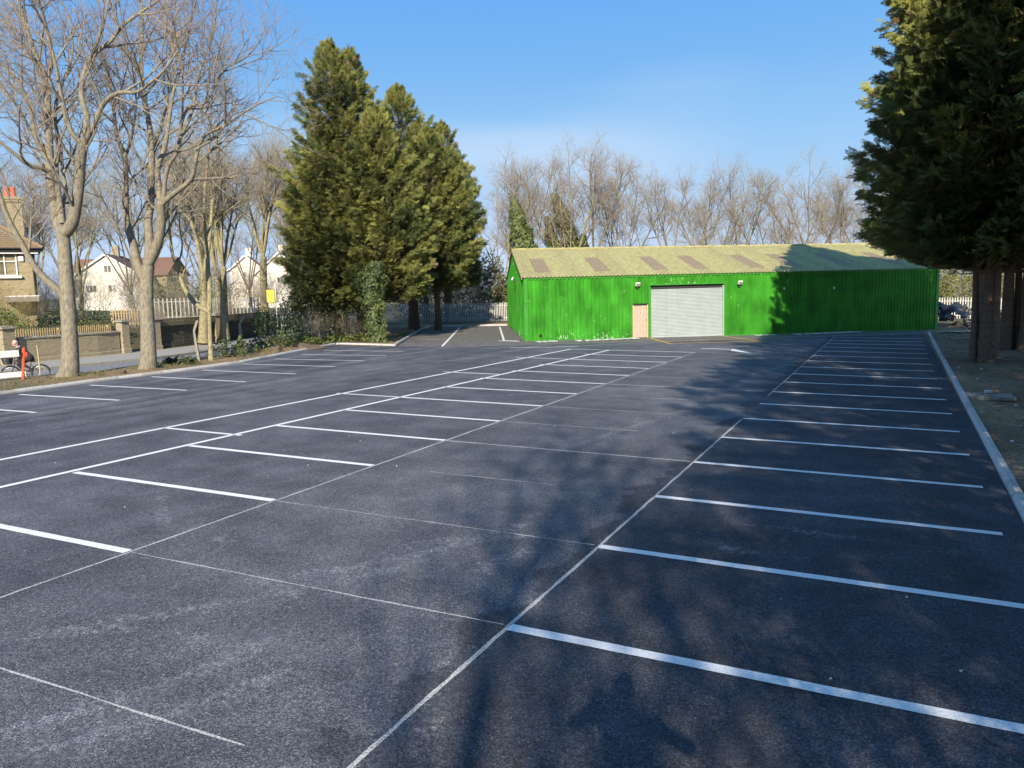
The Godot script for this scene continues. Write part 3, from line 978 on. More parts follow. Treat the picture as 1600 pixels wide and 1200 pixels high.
# corrugated sheet between u0 and u1 on a plane: o + u * ud, from v0(u) to v1(u) along vd, ribs along nd
func corrugated(b: MB, o: Vector3, ud: Vector3, vd: Vector3, nd: Vector3, u0: float, u1: float, v0: Callable, v1: Callable, uvw := Vector2(29.1, 4.5), pitch := 0.25) -> void:
	var us := [u0]
	var k := floori(u0 / pitch)
	while k * pitch < u1 + pitch:
		for e in 4:
			var u: float = k * pitch + RIB[e][0] * pitch / 0.25
			if u > u0 + 1e-4 and u < u1 - 1e-4:
				us.append(u)
		k += 1
	us.append(u1)
	var prev := Vector3.ZERO
	for i in us.size():
		pass
	for i in us.size() - 1:
		var q := []
		for u: float in [us[i], us[i + 1]]:
			var f := fposmod(u, pitch) * 0.25 / pitch
			if u == us[i + 1] and f < 1e-4:
				f = 0.0
			var d := 0.0
			for e in 4:
				if f >= RIB[e][0] - 1e-6 and f <= RIB[e + 1][0] + 1e-6:
					d = lerpf(RIB[e][1], RIB[e + 1][1], (f - RIB[e][0]) / (RIB[e + 1][0] - RIB[e][0]))
					break
			q.append(o + ud * u + vd * float(v0.call(u)) + nd * d)
			q.append(o + ud * u + vd * float(v1.call(u)) + nd * d)
		var t := []
		for e in 4:
			var u: float = us[i] if e < 2 else us[i + 1]
			var v := float(v0.call(u)) if e % 2 == 0 else float(v1.call(u))
			t.append(Vector2(u / uvw.x, 1.0 - (v + 0.6) / uvw.y))
		b.quad(q[0], q[1], q[3], q[2], nd, t[0], t[1], t[3], t[2])


func pieces(a: float, c: float, most := 1.0) -> Array:
	var n := maxi(1, int(ceil((c - a) / most - 0.01)))
	var out := []
	for k in n:
		out.append([lerpf(a, c, float(k) / n), lerpf(a, c, float(k + 1) / n)])
	return out


func build_shed() -> void:
	var shed := thing("storage_shed", "long low green corrugated metal shed with a pale sheeted roof and white roller door", "shed", Vector3.ZERO)
	var a := Vector3(SHED_A.x, 0, -SHED_A.y)
	var gd := Vector3(SHED_D.x, 0, -SHED_D.y)
	var ud := Vector3(0.7775, 0, -0.629)
	var up := Vector3.UP
	var nd := Vector3(0.629, 0, 0.7775)
	var len := 29.03
	var ev := 3.76
	var rv := 5.83
	var foot := func(u: float) -> float: return g(SHED_A.x + 0.7775 * u, SHED_A.y + 0.629 * u) + 0.03
	var top := func(_u: float) -> float: return ev
	# front cladding, sheet by sheet, leaving the two openings
	for part in [[0.0, 6.88, -1.0], [6.88, 7.92, 2.02], [7.92, 8.04, -1.0], [8.04, 13.07, 3.09], [13.07, len, -1.0]]:
		for s in pieces(part[0], part[1]):
			var b := MB.new()
			var lo := foot
			if part[2] > 0:
				var lv: float = part[2]
				lo = func(_u: float) -> float: return lv
			corrugated(b, a, ud, up, nd, s[0], s[1], lo, top)
			put("cladding_sheet", b.mesh(), mats.green_sheet, shed)
	# base angle, corner flashings, eaves trim
	for part in [[0.0, 6.86], [13.1, len]]:
		for s in pieces(part[0], part[1], 3.0):
			var b := MB.new()
			b.beam(a + ud * s[0] + nd * 0.02 + up * (float(foot.call(s[0])) - 0.005), a + ud * s[1] + nd * 0.02 + up * (float(foot.call(s[1])) - 0.005), 0.06, 0.05, 0.008)
			put("base_angle", b.mesh(), mats.green_trim, shed)
	var fl := MB.new()
	fl.box(Transform3D(Basis(ud, up, nd), a + ud * 0.10 + nd * 0.045 + up * 1.86), Vector3(0.24, 3.76, 0.02), 0.004)
	put("corner_flashing", fl.mesh(), mats.green_trim, shed)
	fl = MB.new()
	fl.box(Transform3D(Basis(ud, up, nd), a + ud * (len - 0.08) + nd * 0.045 + up * 1.64), Vector3(0.2, 4.2, 0.02), 0.004)
	put("corner_flashing", fl.mesh(), mats.green_trim, shed)
	fl = MB.new()
	fl.box(Transform3D(Basis(ud, up, nd), a + ud * len * 0.5 + nd * 0.05 + up * (ev - 0.06)), Vector3(len, 0.13, 0.03), 0.006)
	put("eaves_trim", fl.mesh(), mats.green_trim, shed)
	# gables and rear
	var gl := gd.length()
	var gu := gd / gl
	var gn := Vector3(-gu.z, 0, gu.x)
	if gn.dot(ud) > 0:
		gn = -gn
	var rise := func(u: float) -> float: return lerpf(ev, rv, 1.0 - absf(u / gl * 2.0 - 1.0)) - 0.02
	var gfoot := func(u: float) -> float: return g(SHED_A.x + SHED_D.x / gl * u, SHED_A.y + SHED_D.y / gl * u) + 0.03
	for s in pieces(0.0, gl * 0.5) + pieces(gl * 0.5, gl):
		var b := MB.new()
		corrugated(b, a, gu, up, gn, s[0], s[1], gfoot, rise, Vector2(29.1, 6.5))
		put("gable_sheet", b.mesh(), mats.green_sheet, shed)
	var rb := MB.new()
	corrugated(rb, a + ud * len, gu, up, -gn, 0.0, gl * 0.5, func(_u: float) -> float: return -0.7, rise, Vector2(29.1, 6.5))
	corrugated(rb, a + ud * len, gu, up, -gn, gl * 0.5, gl, func(_u: float) -> float: return -0.7, rise, Vector2(29.1, 6.5))
	put("rear_gable", rb.mesh(), mats.green_sheet, shed)
	rb = MB.new()
	corrugated(rb, a + gd, ud, up, -nd, 0.0, len, func(_u: float) -> float: return -0.7, top)
	put("rear_wall", rb.mesh(), mats.green_sheet, shed)
	# roof: sheets run from eaves to ridge
	var sl := gd * 0.5 + up * (rv - ev)
	var over := -sl.normalized() * 0.16
	var rn := ud.cross(sl).normalized()
	if rn.y < 0:
		rn = -rn
	var o := a + up * ev
	var lights := [1.15, 4.72, 8.28, 11.85, 15.35, 18.75, 22.3, 25.9]
	var sn := sl.length()
	var sd := sl / sn
	var k := 0
	for s in pieces(-0.12, len + 0.12):
		var u0: float = s[0]
		var u1: float = s[1]
		var lit := false
		for q: float in lights:
			if absf((u0 + u1) * 0.5 - q - 0.5) < 0.52:
				lit = true
		var cuts := [[-0.16, sn, "roof_sheet" if k % 3 else "roof_sheet_dull"]]
		if lit:
			cuts = [[-0.16, 0.14 * sn, "roof_sheet_dull"], [0.14 * sn, 0.62 * sn, "rooflight"], [0.62 * sn, sn, "roof_sheet"]]
		for c in cuts:
			var b := MB.new()
			var lo: float = c[0]
			var hi: float = c[1]
			var lift2: Vector3 = rn * (0.03 if c[2] == "rooflight" else 0.022)
			corrugated(b, o + lift2, ud, sd, rn, u0, u1, func(_u: float) -> float: return lo, func(_u: float) -> float: return hi)
			put("rooflight" if c[2] == "rooflight" else "roof_sheet", b.mesh(), mats[c[2]], shed)
		k += 1
	var sb := -gd * 0.5 + up * (rv - ev)
	var rb2 := MB.new()
	corrugated(rb2, o + gd, ud, sb.normalized(), Vector3(-rn.x, rn.y, -rn.z), -0.12, len + 0.12, func(_u: float) -> float: return -0.16, func(_u: float) -> float: return sn)
	put("rear_roof", rb2.mesh(), mats.roof_sheet, shed)
	# ridge capping in lengths, verge trim down the left gable
	for s in pieces(-0.12, len + 0.12, 1.0):
		var b := MB.new()
		var m0: Vector3 = o + sl + ud * float(s[0]) + rn * 0.06
		var m1: Vector3 = o + sl + ud * (float(s[1]) + 0.03) + rn * 0.075
		var pts := PackedVector3Array([m0, m1])
		b.tube(pts, PackedFloat32Array([0.075, 0.085]), 8, true)
		for e: float in [0.12, 0.37, 0.62, 0.87]:
			b.box(Transform3D(Basis(ud, rn, ud.cross(rn)), m0 + ud * e - sd * 0.13 - rn * 0.02), Vector3(0.09, 0.035, 0.2), 0.008)
		put("ridge_cap", b.mesh(), mats.roof_sheet_dull, shed)
	for e in 2:
		var b := MB.new()
		var at := o + ud * (-0.13 if e == 0 else len + 0.13)
		b.beam(at + over, at + sl, 0.05, 0.16, 0.01)
		put("verge_trim", b.mesh(), mats.roof_sheet if e == 0 else mats.roof_sheet_dull, shed)
	# personnel door: sheet of ply in a timber frame
	var fz := float(foot.call(7.4)) - 0.03
	var door := MB.new()
	door.box(Transform3D(Basis(ud, up, nd), a + ud * 7.4 + up * (fz + 1.02) - nd * 0.03), Vector3(0.86, 1.98, 0.05), 0.004)
	var dn := put("door", door.mesh(), mats.plywood, shed)
	for e in 3:
		var b := MB.new()
		if e < 2:
			b.box(Transform3D(Basis(ud, up, nd), a + ud * (6.925 if e == 0 else 7.875) + up * (fz + 1.03) + nd * 0.005), Vector3(0.07, 2.06, 0.1), 0.005)
		else:
			b.box(Transform3D(Basis(ud, up, nd), a + ud * 7.4 + up * (fz + 2.1) + nd * 0.02), Vector3(1.02, 0.06, 0.1), 0.005)
		put("door_frame", b.mesh(), mats.bare_timber if e < 2 else mats.steel_dark, dn)
	var hb := MB.new()
	hb.box(Transform3D(Basis(ud, up, nd), a + ud * 7.77 + up * (fz + 1.12)), Vector3(0.09, 0.03, 0.05), 0.008)
	put("door_handle", hb.mesh(), mats.steel_dark, dn)
	# roller shutter: rounded laths between guide rails
	var sz := float(foot.call(13.0)) - 0.03
	var curtain := MB.new()
	var y := sz + 0.13
	var prev := 0.0
	var laths := 34
	for i in laths:
		var y0 := lerpf(sz + 0.16, 2.86, float(i) / laths)
		var y1 := lerpf(sz + 0.16, 2.86, float(i + 1) / laths)
		var ring := []
		for e in 6:
			var t := e / 5.0
			ring.append([lerpf(y0, y1, t), -0.10 + 0.036 * sin(PI * t)])
		for e in 5:
			var p0: Vector3 = a + up * ring[e][0] + nd * ring[e][1]
			var p1: Vector3 = a + up * ring[e + 1][0] + nd * ring[e + 1][1]
			curtain.quad(p0 + ud * 8.10, p1 + ud * 8.10, p1 + ud * 13.0, p0 + ud * 13.0, nd)
	var sh := put("roller_shutter", curtain.mesh(), mats.shutter, shed)
	var rail := MB.new()
	rail.box(Transform3D(Basis(ud, up, nd), a + ud * 10.55 + up * (sz + 0.085) - nd * 0.08), Vector3(4.9, 0.15, 0.07), 0.01)
	put("bottom_rail", rail.mesh(), mats.shutter, sh)
	for e in 2:
		var b := MB.new()
		b.box(Transform3D(Basis(ud, up, nd), a + ud * (8.075 if e == 0 else 13.035) + up * (1.5 + sz * 0.5) - nd * 0.03), Vector3(0.07, 3.02 - sz, 0.16), 0.006)
		put("guide_rail", b.mesh(), mats.shutter if e == 1 else mats.green_trim, sh)
	var hood := MB.new()
	hood.box(Transform3D(Basis(ud, up, nd), a + ud * 10.55 + up * 3.0 - nd * 0.20), Vector3(5.02, 0.24, 0.14), 0.01)
	put("shutter_hood", hood.mesh(), mats.steel_dark, sh)
	for e in 2:
		var b := MB.new()
		b.box(Transform3D(Basis(ud, up, nd), a + ud * (8.005 if e == 0 else 13.11) + up * (1.55 + sz * 0.5) + nd * 0.045), Vector3(0.09, 3.14 - sz, 0.04), 0.006)
		put("opening_trim", b.mesh(), mats.green_trim, shed)
	var ht := MB.new()
	ht.box(Transform3D(Basis(ud, up, nd), a + ud * 10.56 + up * 3.14 + nd * 0.045), Vector3(5.2, 0.08, 0.04), 0.006)
	put("opening_trim", ht.mesh(), mats.green_trim, shed)
	# floodlights: two on the front, one on the gable
	for q in [[a + ud * 7.15 + up * 3.08 + nd * 0.06, nd, ud], [a + ud * 14.08 + up * 3.02 + nd * 0.06, nd, ud], [a + gu * 7.6 + up * 3.68 + gn * 0.06, gn, gu]]:
		var out: Vector3 = q[1]
		var sd2: Vector3 = q[2]
		var at: Vector3 = q[0]
		var b := MB.new()
		b.box(Transform3D(Basis(sd2, up, out), at + out * 0.02), Vector3(0.12, 0.3, 0.05), 0.01)
		b.beam(at + out * 0.04 + up * 0.02, at + out * 0.16 + up * 0.02, 0.03, 0.03)
		var fix := put("floodlight", b.mesh(), mats.steel_dark, shed)
		var hd := MB.new()
		var tilt := Basis(sd2, 0.5)
		hd.box(Transform3D(tilt * Basis(sd2, up, out), at + out * 0.2 + up * 0.12), Vector3(0.30, 0.24, 0.10), 0.02)
		put("lamp_housing", hd.mesh(), mats.lamp_white, fix)
		var ln := MB.new()
		ln.box(Transform3D(tilt * Basis(sd2, up, out), at + out * 0.2 + up * 0.12 + tilt * out * 0.053), Vector3(0.24, 0.17, 0.006))
		put("lens", ln.mesh(), mats.lens, fix)
		var sn2 := MB.new()
		sn2.tube(PackedVector3Array([at + out * 0.10 - up * 0.02, at + out * 0.12 - up * 0.14]), PackedFloat32Array([0.055, 0.04]), 10, true)
		put("sensor", sn2.mesh(), mats.black_paint, fix)
	for q: Vector2 in [Vector2(17.31, 2.67), Vector2(20.97, 2.62)]:
		var b := MB.new()
		b.box(Transform3D(Basis(ud, up, nd), a + ud * q.x + up * q.y + nd * 0.06), Vector3(0.12, 0.15, 0.08), 0.02)
		put("wall_socket_box", b.mesh(), mats.lamp_white, shed)
	var hole := MB.new()
	hole.tube(PackedVector3Array([a + ud * 0.96 + up * 0.27 + nd * 0.03, a + ud * 0.96 + up * 0.27 + nd * 0.045]), PackedFloat32Array([0.10, 0.10]), 14, true)
	put("vent_hole", hole.mesh(), mats.black_hole, shed)


# ---------------------------------------------------------------- bare trees
# one branch and, down to the last level, its side branches. q: [levels] of {n, ang, ratio, wob, up, seg, sides, r}
func grow(b: MB, from: Vector3, dir: Vector3, length: float, r0: float, lv: int, q: Array, fine: MB) -> void:
	var w: Dictionary = q[lv]
	var n := maxi(2, int(length / float(w.seg)))
	var step := length / n
	var pts := PackedVector3Array([from])
	var rad := PackedFloat32Array([r0])
	var dirs := [dir]
	var d := dir
	for k in n:
		d = (d + Vector3(rr(-1, 1), rr(-1, 1), rr(-1, 1)) * float(w.wob) + Vector3.UP * float(w.up)).normalized()
		pts.append(pts[k] + d * step)
		rad.append(lerpf(r0, r0 * float(w.get("tip", 0.3)), float(k + 1) / n))
		dirs.append(d)
	(fine if lv >= 2 else b).tube(pts, rad, w.sides)
	if lv + 1 >= q.size():
		return
	sprout(b, pts, rad, length, lv + 1, q, fine, float(w.get("from", 0.25)))


func sprout(b: MB, pts: PackedVector3Array, rad: PackedFloat32Array, length: float, lv: int, q: Array, fine: MB, start: float) -> void:
	var w: Dictionary = q[lv]
	var kids := int(round(float(w.n) * rr(0.75, 1.25)))
	var m := pts.size() - 1
	var roll := rr(0, TAU)
	for k in kids:
		var t := lerpf(start, 1.0, (k + rr(0.1, 0.9)) / kids)
		var at := t * m
		var i := mini(int(at), m - 1)
		var pos := pts[i].lerp(pts[i + 1], at - i)
		var d := (pts[i + 1] - pts[i]).normalized()
		var r := lerpf(rad[i], rad[i + 1], at - i)
		roll += 2.4 + rr(-0.5, 0.5)
		var x := d.cross(Vector3.UP if absf(d.y) < 0.9 else Vector3.RIGHT).normalized()
		x = x.rotated(d, roll)
		var ang := float(w.ang) * rr(0.7, 1.3)
		var nd := (d * cos(ang) + x * sin(ang)).normalized()
		var len2: float = maxf(0.12, float(w.len) * rr(0.6, 1.25) * (1.15 - 0.55 * t))
		var r2 := minf(r * 0.75, float(w.r) * rr(0.75, 1.2))
		grow(b, pos, nd, len2, r2, lv, q, fine)


func habit(scale: float, dense: float) -> Array:
	return [
		{"seg": 0.7, "wob": 0.10, "up": 0.04, "sides": 9, "tip": 0.35, "from": 0.35},
		{"n": 9, "ang": 0.75, "len": 3.6 * scale, "r": 0.075 * scale, "seg": 0.45, "wob": 0.16, "up": 0.09, "sides": 6, "from": 0.2, "tip": 0.3},
		{"n": 8 * dense, "ang": 0.75, "len": 1.7 * scale, "r": 0.024 * scale, "seg": 0.35, "wob": 0.20, "up": 0.10, "sides": 4, "from": 0.15, "tip": 0.4},
		{"n": 4.5 * dense, "ang": 0.7, "len": 0.95 * scale, "r": 0.0125 * scale, "seg": 0.25, "wob": 0.22, "up": 0.10, "sides": 3, "from": 0.1, "tip": 0.55},
		{"n": 2.0 * dense, "ang": 0.65, "len": 0.5 * scale, "r": 0.0078 * scale, "seg": 0.21, "wob": 0.18, "up": 0.10, "sides": 3, "tip": 0.7},
	]


func bare_parts(t: Node3D, b: MB, fine: MB, bark: String, twig: String) -> void:
	put("trunk", b.mesh(), mats[bark], t)
	put("branches", fine.mesh(), mats[twig], t)


# a whole tree from rules: several stems dividing from the trunk
func bare_tree(label: String, at: Vector3, turn: float, h: float, spread: float, stems: int, bole: float, seed_: int, bark: String, twig: String, group := "", dense := 1.0, r0 := 0.0) -> Node3D:
	rng.seed = seed_
	var t := thing("bare_tree", label, "tree", at, turn, group)
	var b := MB.new()
	var fine := MB.new()
	var r := r0 if r0 > 0 else h * 0.016
	var q := habit(h / 17.0, dense)
	var pts := PackedVector3Array()
	var rad := PackedFloat32Array()
	var x := Vector3(0, -0.2, 0)
	var lean := Vector3(rr(-0.06, 0.06), 1, rr(-0.06, 0.06))
	var n := 6
	for k in n + 1:
		var f := float(k) / n
		pts.append(x)
		rad.append(r * (1.0 + 0.35 * exp(-f * 8.0) - 0.25 * f))
		x += lean.normalized() * (h * bole / n) + Vector3(rr(-1, 1), 0, rr(-1, 1)) * 0.02 * h / n
	b.tube(pts, rad, 10, false, 0.05)
	sprout(b, pts, rad, h * bole, 1, [{}, {"n": 2.2, "ang": 0.9, "len": h * 0.16, "r": r * 0.22, "seg": 0.45, "wob": 0.16, "up": 0.10, "sides": 5, "tip": 0.3}, q[2], q[3], q[4]], fine, 0.6)
	for s in stems:
		var a := TAU * s / stems + rr(-0.5, 0.5)
		var out := spread * rr(0.5, 1.2)
		var d := Vector3(cos(a) * out, 1.0, sin(a) * out).normalized()
		var len := h * (1.0 - bole) * rr(0.8, 1.05)
		grow(b, pts[n] - lean * 0.1, d, len, r * 0.72 / sqrt(stems) * rr(1.0, 1.3), 0, q, fine)
	bare_parts(t, b, fine, bark, twig)
	return t


# a tree whose main limbs are given
func limbed_tree(label: String, at: Vector3, limbs: Array, seed_: int, bark: String, twig: String, scale: float, dense: float) -> Node3D:
	rng.seed = seed_
	var t := thing("bare_tree", label, "tree", at, YAW)
	var b := MB.new()
	var fine := MB.new()
	var q := habit(scale, dense)
	for k in limbs.size():
		var src: Array = limbs[k][0]
		var r0: float = limbs[k][1]
		var r1: float = limbs[k][2]
		# round the corners of the traced line
		var cv := Curve3D.new()
		for i in src.size():
			var a: Vector3 = src[maxi(i - 1, 0)]
			var c: Vector3 = src[mini(i + 1, src.size() - 1)]
			var tan := (c - a) * 0.17
			cv.add_point(src[i], -tan, tan)
		var len := cv.get_baked_length()
		var n := maxi(4, int(len / 0.3))
		var pts := PackedVector3Array()
		var rad := PackedFloat32Array()
		for i in n + 1:
			var f := float(i) / n
			pts.append(cv.sample_baked(len * f))
			var r := lerpf(r0, r1, pow(f, 0.8))
			if k == 0:
				r *= 0.70 * (1.0 + 0.42 * exp(-f * len / 0.3))
			rad.append(r)
		b.tube(pts, rad, 14 if k == 0 else (9 if r0 > 0.1 else 7), k > 0, 0.04 if k == 0 else 0.012)
		if k:
			var w := q.duplicate(true)
			w[1].n = len * 1.0
			w[1].r = 0.052 * scale
			sprout(b, pts, rad, len, 1, w, fine, 0.22)
	bare_parts(t, b, fine, bark, twig)
	return t


func build_bare_trees() -> void:
	var t1 := [
			[[V(0.12,-0.05,-0.00), V(0.25,0.52,0.07), V(0.26,1.49,0.19), V(0.24,2.45,0.31), V(0.19,3.66,0.46), V(0.15,4.62,0.58), V(0.10,5.49,0.69)], 0.460, 0.330],
			[[V(0.10,5.44,0.69), V(-0.16,5.92,0.83), V(-0.27,6.46,0.97), V(-0.44,7.20,1.14), V(-0.51,8.31,1.36), V(-0.57,9.54,1.60), V(-0.63,10.49,1.80), V(-0.73,11.42,1.99), V(-1.17,12.51,2.21), V(-1.72,14.20,2.50), V(-2.03,15.60,2.76)], 0.220, 0.050],
			[[V(-0.81,11.46,2.14), V(-0.64,12.11,2.35), V(-0.77,13.09,2.60), V(-1.22,14.69,2.92), V(-1.47,15.99,3.21)], 0.100, 0.030],
			[[V(0.10,5.44,0.69), V(0.54,5.76,0.54), V(0.81,6.38,0.44), V(1.04,7.07,0.34), V(1.26,8.10,0.28), V(1.47,8.65,0.17)], 0.240, 0.170],
			[[V(1.47,8.67,0.18), V(1.57,9.60,0.38), V(1.33,10.45,0.58), V(1.43,11.36,0.78), V(1.82,12.08,0.96), V(2.32,12.50,1.10), V(2.85,13.18,1.27), V(4.02,14.01,1.47), V(5.10,14.90,1.66)], 0.130, 0.030],
			[[V(1.47,8.67,0.18), V(1.98,9.29,0.04), V(2.46,10.00,-0.09), V(3.11,10.32,-0.26), V(3.89,10.27,-0.49), V(4.58,10.63,-0.65), V(5.02,10.85,-0.85), V(5.80,11.70,-0.95)], 0.120, 0.030],
			[[V(1.47,8.62,0.17), V(1.15,9.03,0.01), V(0.93,10.31,-0.05), V(0.90,11.29,-0.15), V(0.70,12.48,-0.22), V(0.45,13.32,-0.33), V(0.41,14.36,-0.42)], 0.100, 0.030],
			[[V(0.09,5.83,0.73), V(-0.15,7.02,1.11), V(-0.36,8.03,1.47), V(-0.35,8.98,1.82), V(-0.60,9.89,2.16), V(-0.61,10.94,2.52), V(-0.14,12.50,2.95), V(-0.23,13.84,3.34)], 0.130, 0.030],
			[[V(0.07,5.79,0.83), V(-0.28,6.71,1.55), V(-0.47,7.20,2.21), V(-0.93,8.26,2.95), V(-1.29,9.33,3.69)], 0.110, 0.050],
			[[V(-0.54,8.26,1.34), V(-0.81,8.99,1.13), V(-0.83,10.13,0.96), V(-1.01,10.96,0.77), V(-1.54,11.72,0.56), V(-2.02,12.50,0.35)], 0.110, 0.030],
			[[V(-0.66,8.76,1.50), V(-1.45,9.40,1.99), V(-2.17,10.45,2.52), V(-3.16,11.58,3.06), V(-4.03,12.78,3.62)], 0.080, 0.030],
			[[V(-0.45,7.85,1.19), V(-0.67,7.95,0.85), V(-0.78,7.95,0.52), V(-1.08,8.33,0.22), V(-1.45,8.75,-0.07), V(-2.13,9.44,-0.33)], 0.100, 0.030],
			[[V(0.14,3.06,0.29), V(-0.13,3.45,0.21), V(-0.52,3.89,0.14), V(-0.83,4.42,0.08), V(-1.06,4.99,0.04), V(-1.32,5.62,-0.01), V(-1.55,6.32,-0.05), V(-1.63,6.85,-0.11), V(-2.11,7.90,-0.10), V(-2.34,9.27,-0.05)], 0.150, 0.050],
		]
	var t2 := [
			[[V(-0.00,-0.11,-0.01), V(0.07,0.52,0.07), V(0.07,1.56,0.20), V(0.04,2.61,0.33), V(0.06,3.52,0.45), V(0.14,4.30,0.54)], 0.460, 0.360],
			[[V(0.07,3.65,0.46), V(-0.28,4.18,0.63), V(-0.56,5.24,0.85), V(-0.81,6.05,1.06), V(-0.92,6.72,1.25), V(-0.93,8.05,1.51), V(-0.96,8.87,1.71), V(-1.35,9.77,1.93), V(-1.55,11.45,2.23), V(-1.96,13.10,2.55)], 0.200, 0.040],
			[[V(-1.06,8.90,1.92), V(-0.86,9.96,2.32), V(-0.80,11.56,2.79), V(-1.08,13.00,3.24)], 0.080, 0.030],
			[[V(0.14,4.22,0.53), V(0.21,5.35,0.73), V(0.13,6.01,0.88), V(0.22,6.80,1.05), V(0.23,7.33,1.18), V(0.27,9.00,1.45), V(0.19,9.99,1.63), V(0.00,11.01,1.82), V(-0.13,12.01,2.01), V(-0.19,13.04,2.21), V(-0.13,14.39,2.45), V(-0.21,16.20,2.73)], 0.200, 0.040],
			[[V(0.17,4.38,0.55), V(0.70,5.24,0.39), V(0.98,6.06,0.22), V(1.08,6.68,0.03)], 0.220, 0.170],
			[[V(1.08,6.65,0.03), V(1.02,7.19,0.15), V(0.94,8.17,0.33), V(1.16,8.74,0.46), V(1.28,9.34,0.60), V(1.56,11.06,0.86), V(1.96,12.48,1.10), V(2.37,14.16,1.37)], 0.140, 0.030],
			[[V(1.08,6.65,0.03), V(1.44,6.90,-0.10), V(1.84,7.13,-0.23), V(2.35,7.42,-0.36), V(2.67,7.77,-0.48), V(2.96,8.73,-0.52), V(3.34,9.23,-0.62), V(4.10,9.50,-0.74), V(4.79,9.87,-0.86), V(5.59,10.25,-0.98), V(6.37,10.48,-1.11)], 0.120, 0.020],
			[[V(1.19,6.75,0.04), V(1.38,7.66,-0.05), V(1.65,8.25,-0.17), V(2.00,8.54,-0.34), V(2.25,9.12,-0.47), V(2.45,9.82,-0.58), V(2.87,10.30,-0.72), V(3.54,10.36,-0.91), V(4.33,11.50,-0.98), V(5.26,11.91,-1.13), V(5.94,12.55,-1.25)], 0.100, 0.020],
			[[V(2.38,9.06,-0.78), V(2.73,10.16,-0.29), V(2.88,11.62,0.24), V(3.30,13.22,0.79), V(3.47,14.87,1.36)], 0.070, 0.020],
			[[V(0.19,9.03,1.63), V(0.64,10.58,2.08), V(0.95,12.51,2.57), V(1.44,14.20,3.04), V(1.93,15.90,3.50)], 0.080, 0.020],
			[[V(-0.17,12.04,2.11), V(-0.54,13.12,1.84), V(-0.57,14.30,1.58), V(-0.60,15.71,1.36)], 0.060, 0.020],
		]
	var t3 := [
			[[V(-0.00,-0.06,-0.01), V(-0.03,0.11,0.01), V(-0.05,1.35,0.17), V(-0.06,2.36,0.29)], 0.150, 0.120],
			[[V(-0.06,2.30,0.29), V(-0.62,2.60,0.39), V(-1.08,3.13,0.53), V(-1.35,3.69,0.66), V(-1.56,4.36,0.82), V(-1.79,4.92,0.95), V(-1.93,5.89,1.14), V(-2.02,6.62,1.30), V(-2.38,7.81,1.52), V(-2.68,8.70,1.69)], 0.120, 0.030],
			[[V(-0.06,2.33,0.29), V(0.01,3.28,0.37), V(-0.04,4.31,0.47), V(-0.04,4.80,0.50), V(-0.09,5.66,0.58), V(-0.08,6.61,0.66), V(-0.04,7.66,0.76), V(0.24,9.79,0.99), V(0.37,11.36,1.15), V(0.56,12.77,1.29)], 0.120, 0.020],
			[[V(-1.58,4.36,0.85), V(-1.21,5.27,0.69), V(-1.21,6.26,0.55), V(-0.93,7.36,0.42)], 0.050, 0.020],
			[[V(-0.11,5.61,0.60), V(0.22,6.54,1.02), V(0.43,7.73,1.47), V(0.51,9.24,1.95)], 0.050, 0.020],
			[[V(-0.09,5.23,0.55), V(-0.63,6.12,0.87), V(-0.83,7.16,1.20), V(-1.17,8.36,1.55)], 0.050, 0.020],
		]
	limbed_tree("tall bare grey-barked tree on the verge with two main forks, nearest the left edge", p(-28.31, 19.27), t1, 11, "bark_grey", "twig_plum", 0.95, 0.95)
	limbed_tree("thick-trunked bare tree on the verge, second from the left edge", p(-27.59, 22.4), t2, 12, "bark_grey", "twig_plum", 0.95, 0.95)
	limbed_tree("slender bare tree on the verge that splits low into a V", p(-27.8, 26.02), t3, 13, "bark_olive", "twig_tan", 0.6, 0.9)
	# across the street
	var back := "bare trees behind the street wall"
	var m1 := bare_tree("bare tree behind the dark street wall just right of the V-shaped tree", p(-41.2, 38.0), 0.4, 15.0, 0.28, 3, 0.30, 21, "bark_olive", "twig_tan", back, 1.0, 0.30)
	var m2 := bare_tree("straight pale trunk behind the dark street wall, its upright shoots like a broom", p(-41.9, 40.5), 1.4, 12.0, 0.30, 7, 0.42, 22, "bark_olive", "twig_tan", back, 1.0, 0.30)
	var m3 := bare_tree("wide bare tree behind the white gabled house's garden", p(-58.0, 47.0), 0.2, 16.0, 0.55, 5, 0.22, 23, "bark_grey", "twig_tan", back, 1.0)
	var m4 := bare_tree("upright twiggy bare tree with many close stems, left of the big evergreen", p(-54.0, 62.0), 2.2, 18.0, 0.22, 6, 0.18, 24, "bark_olive", "twig_grey", back, 1.05)
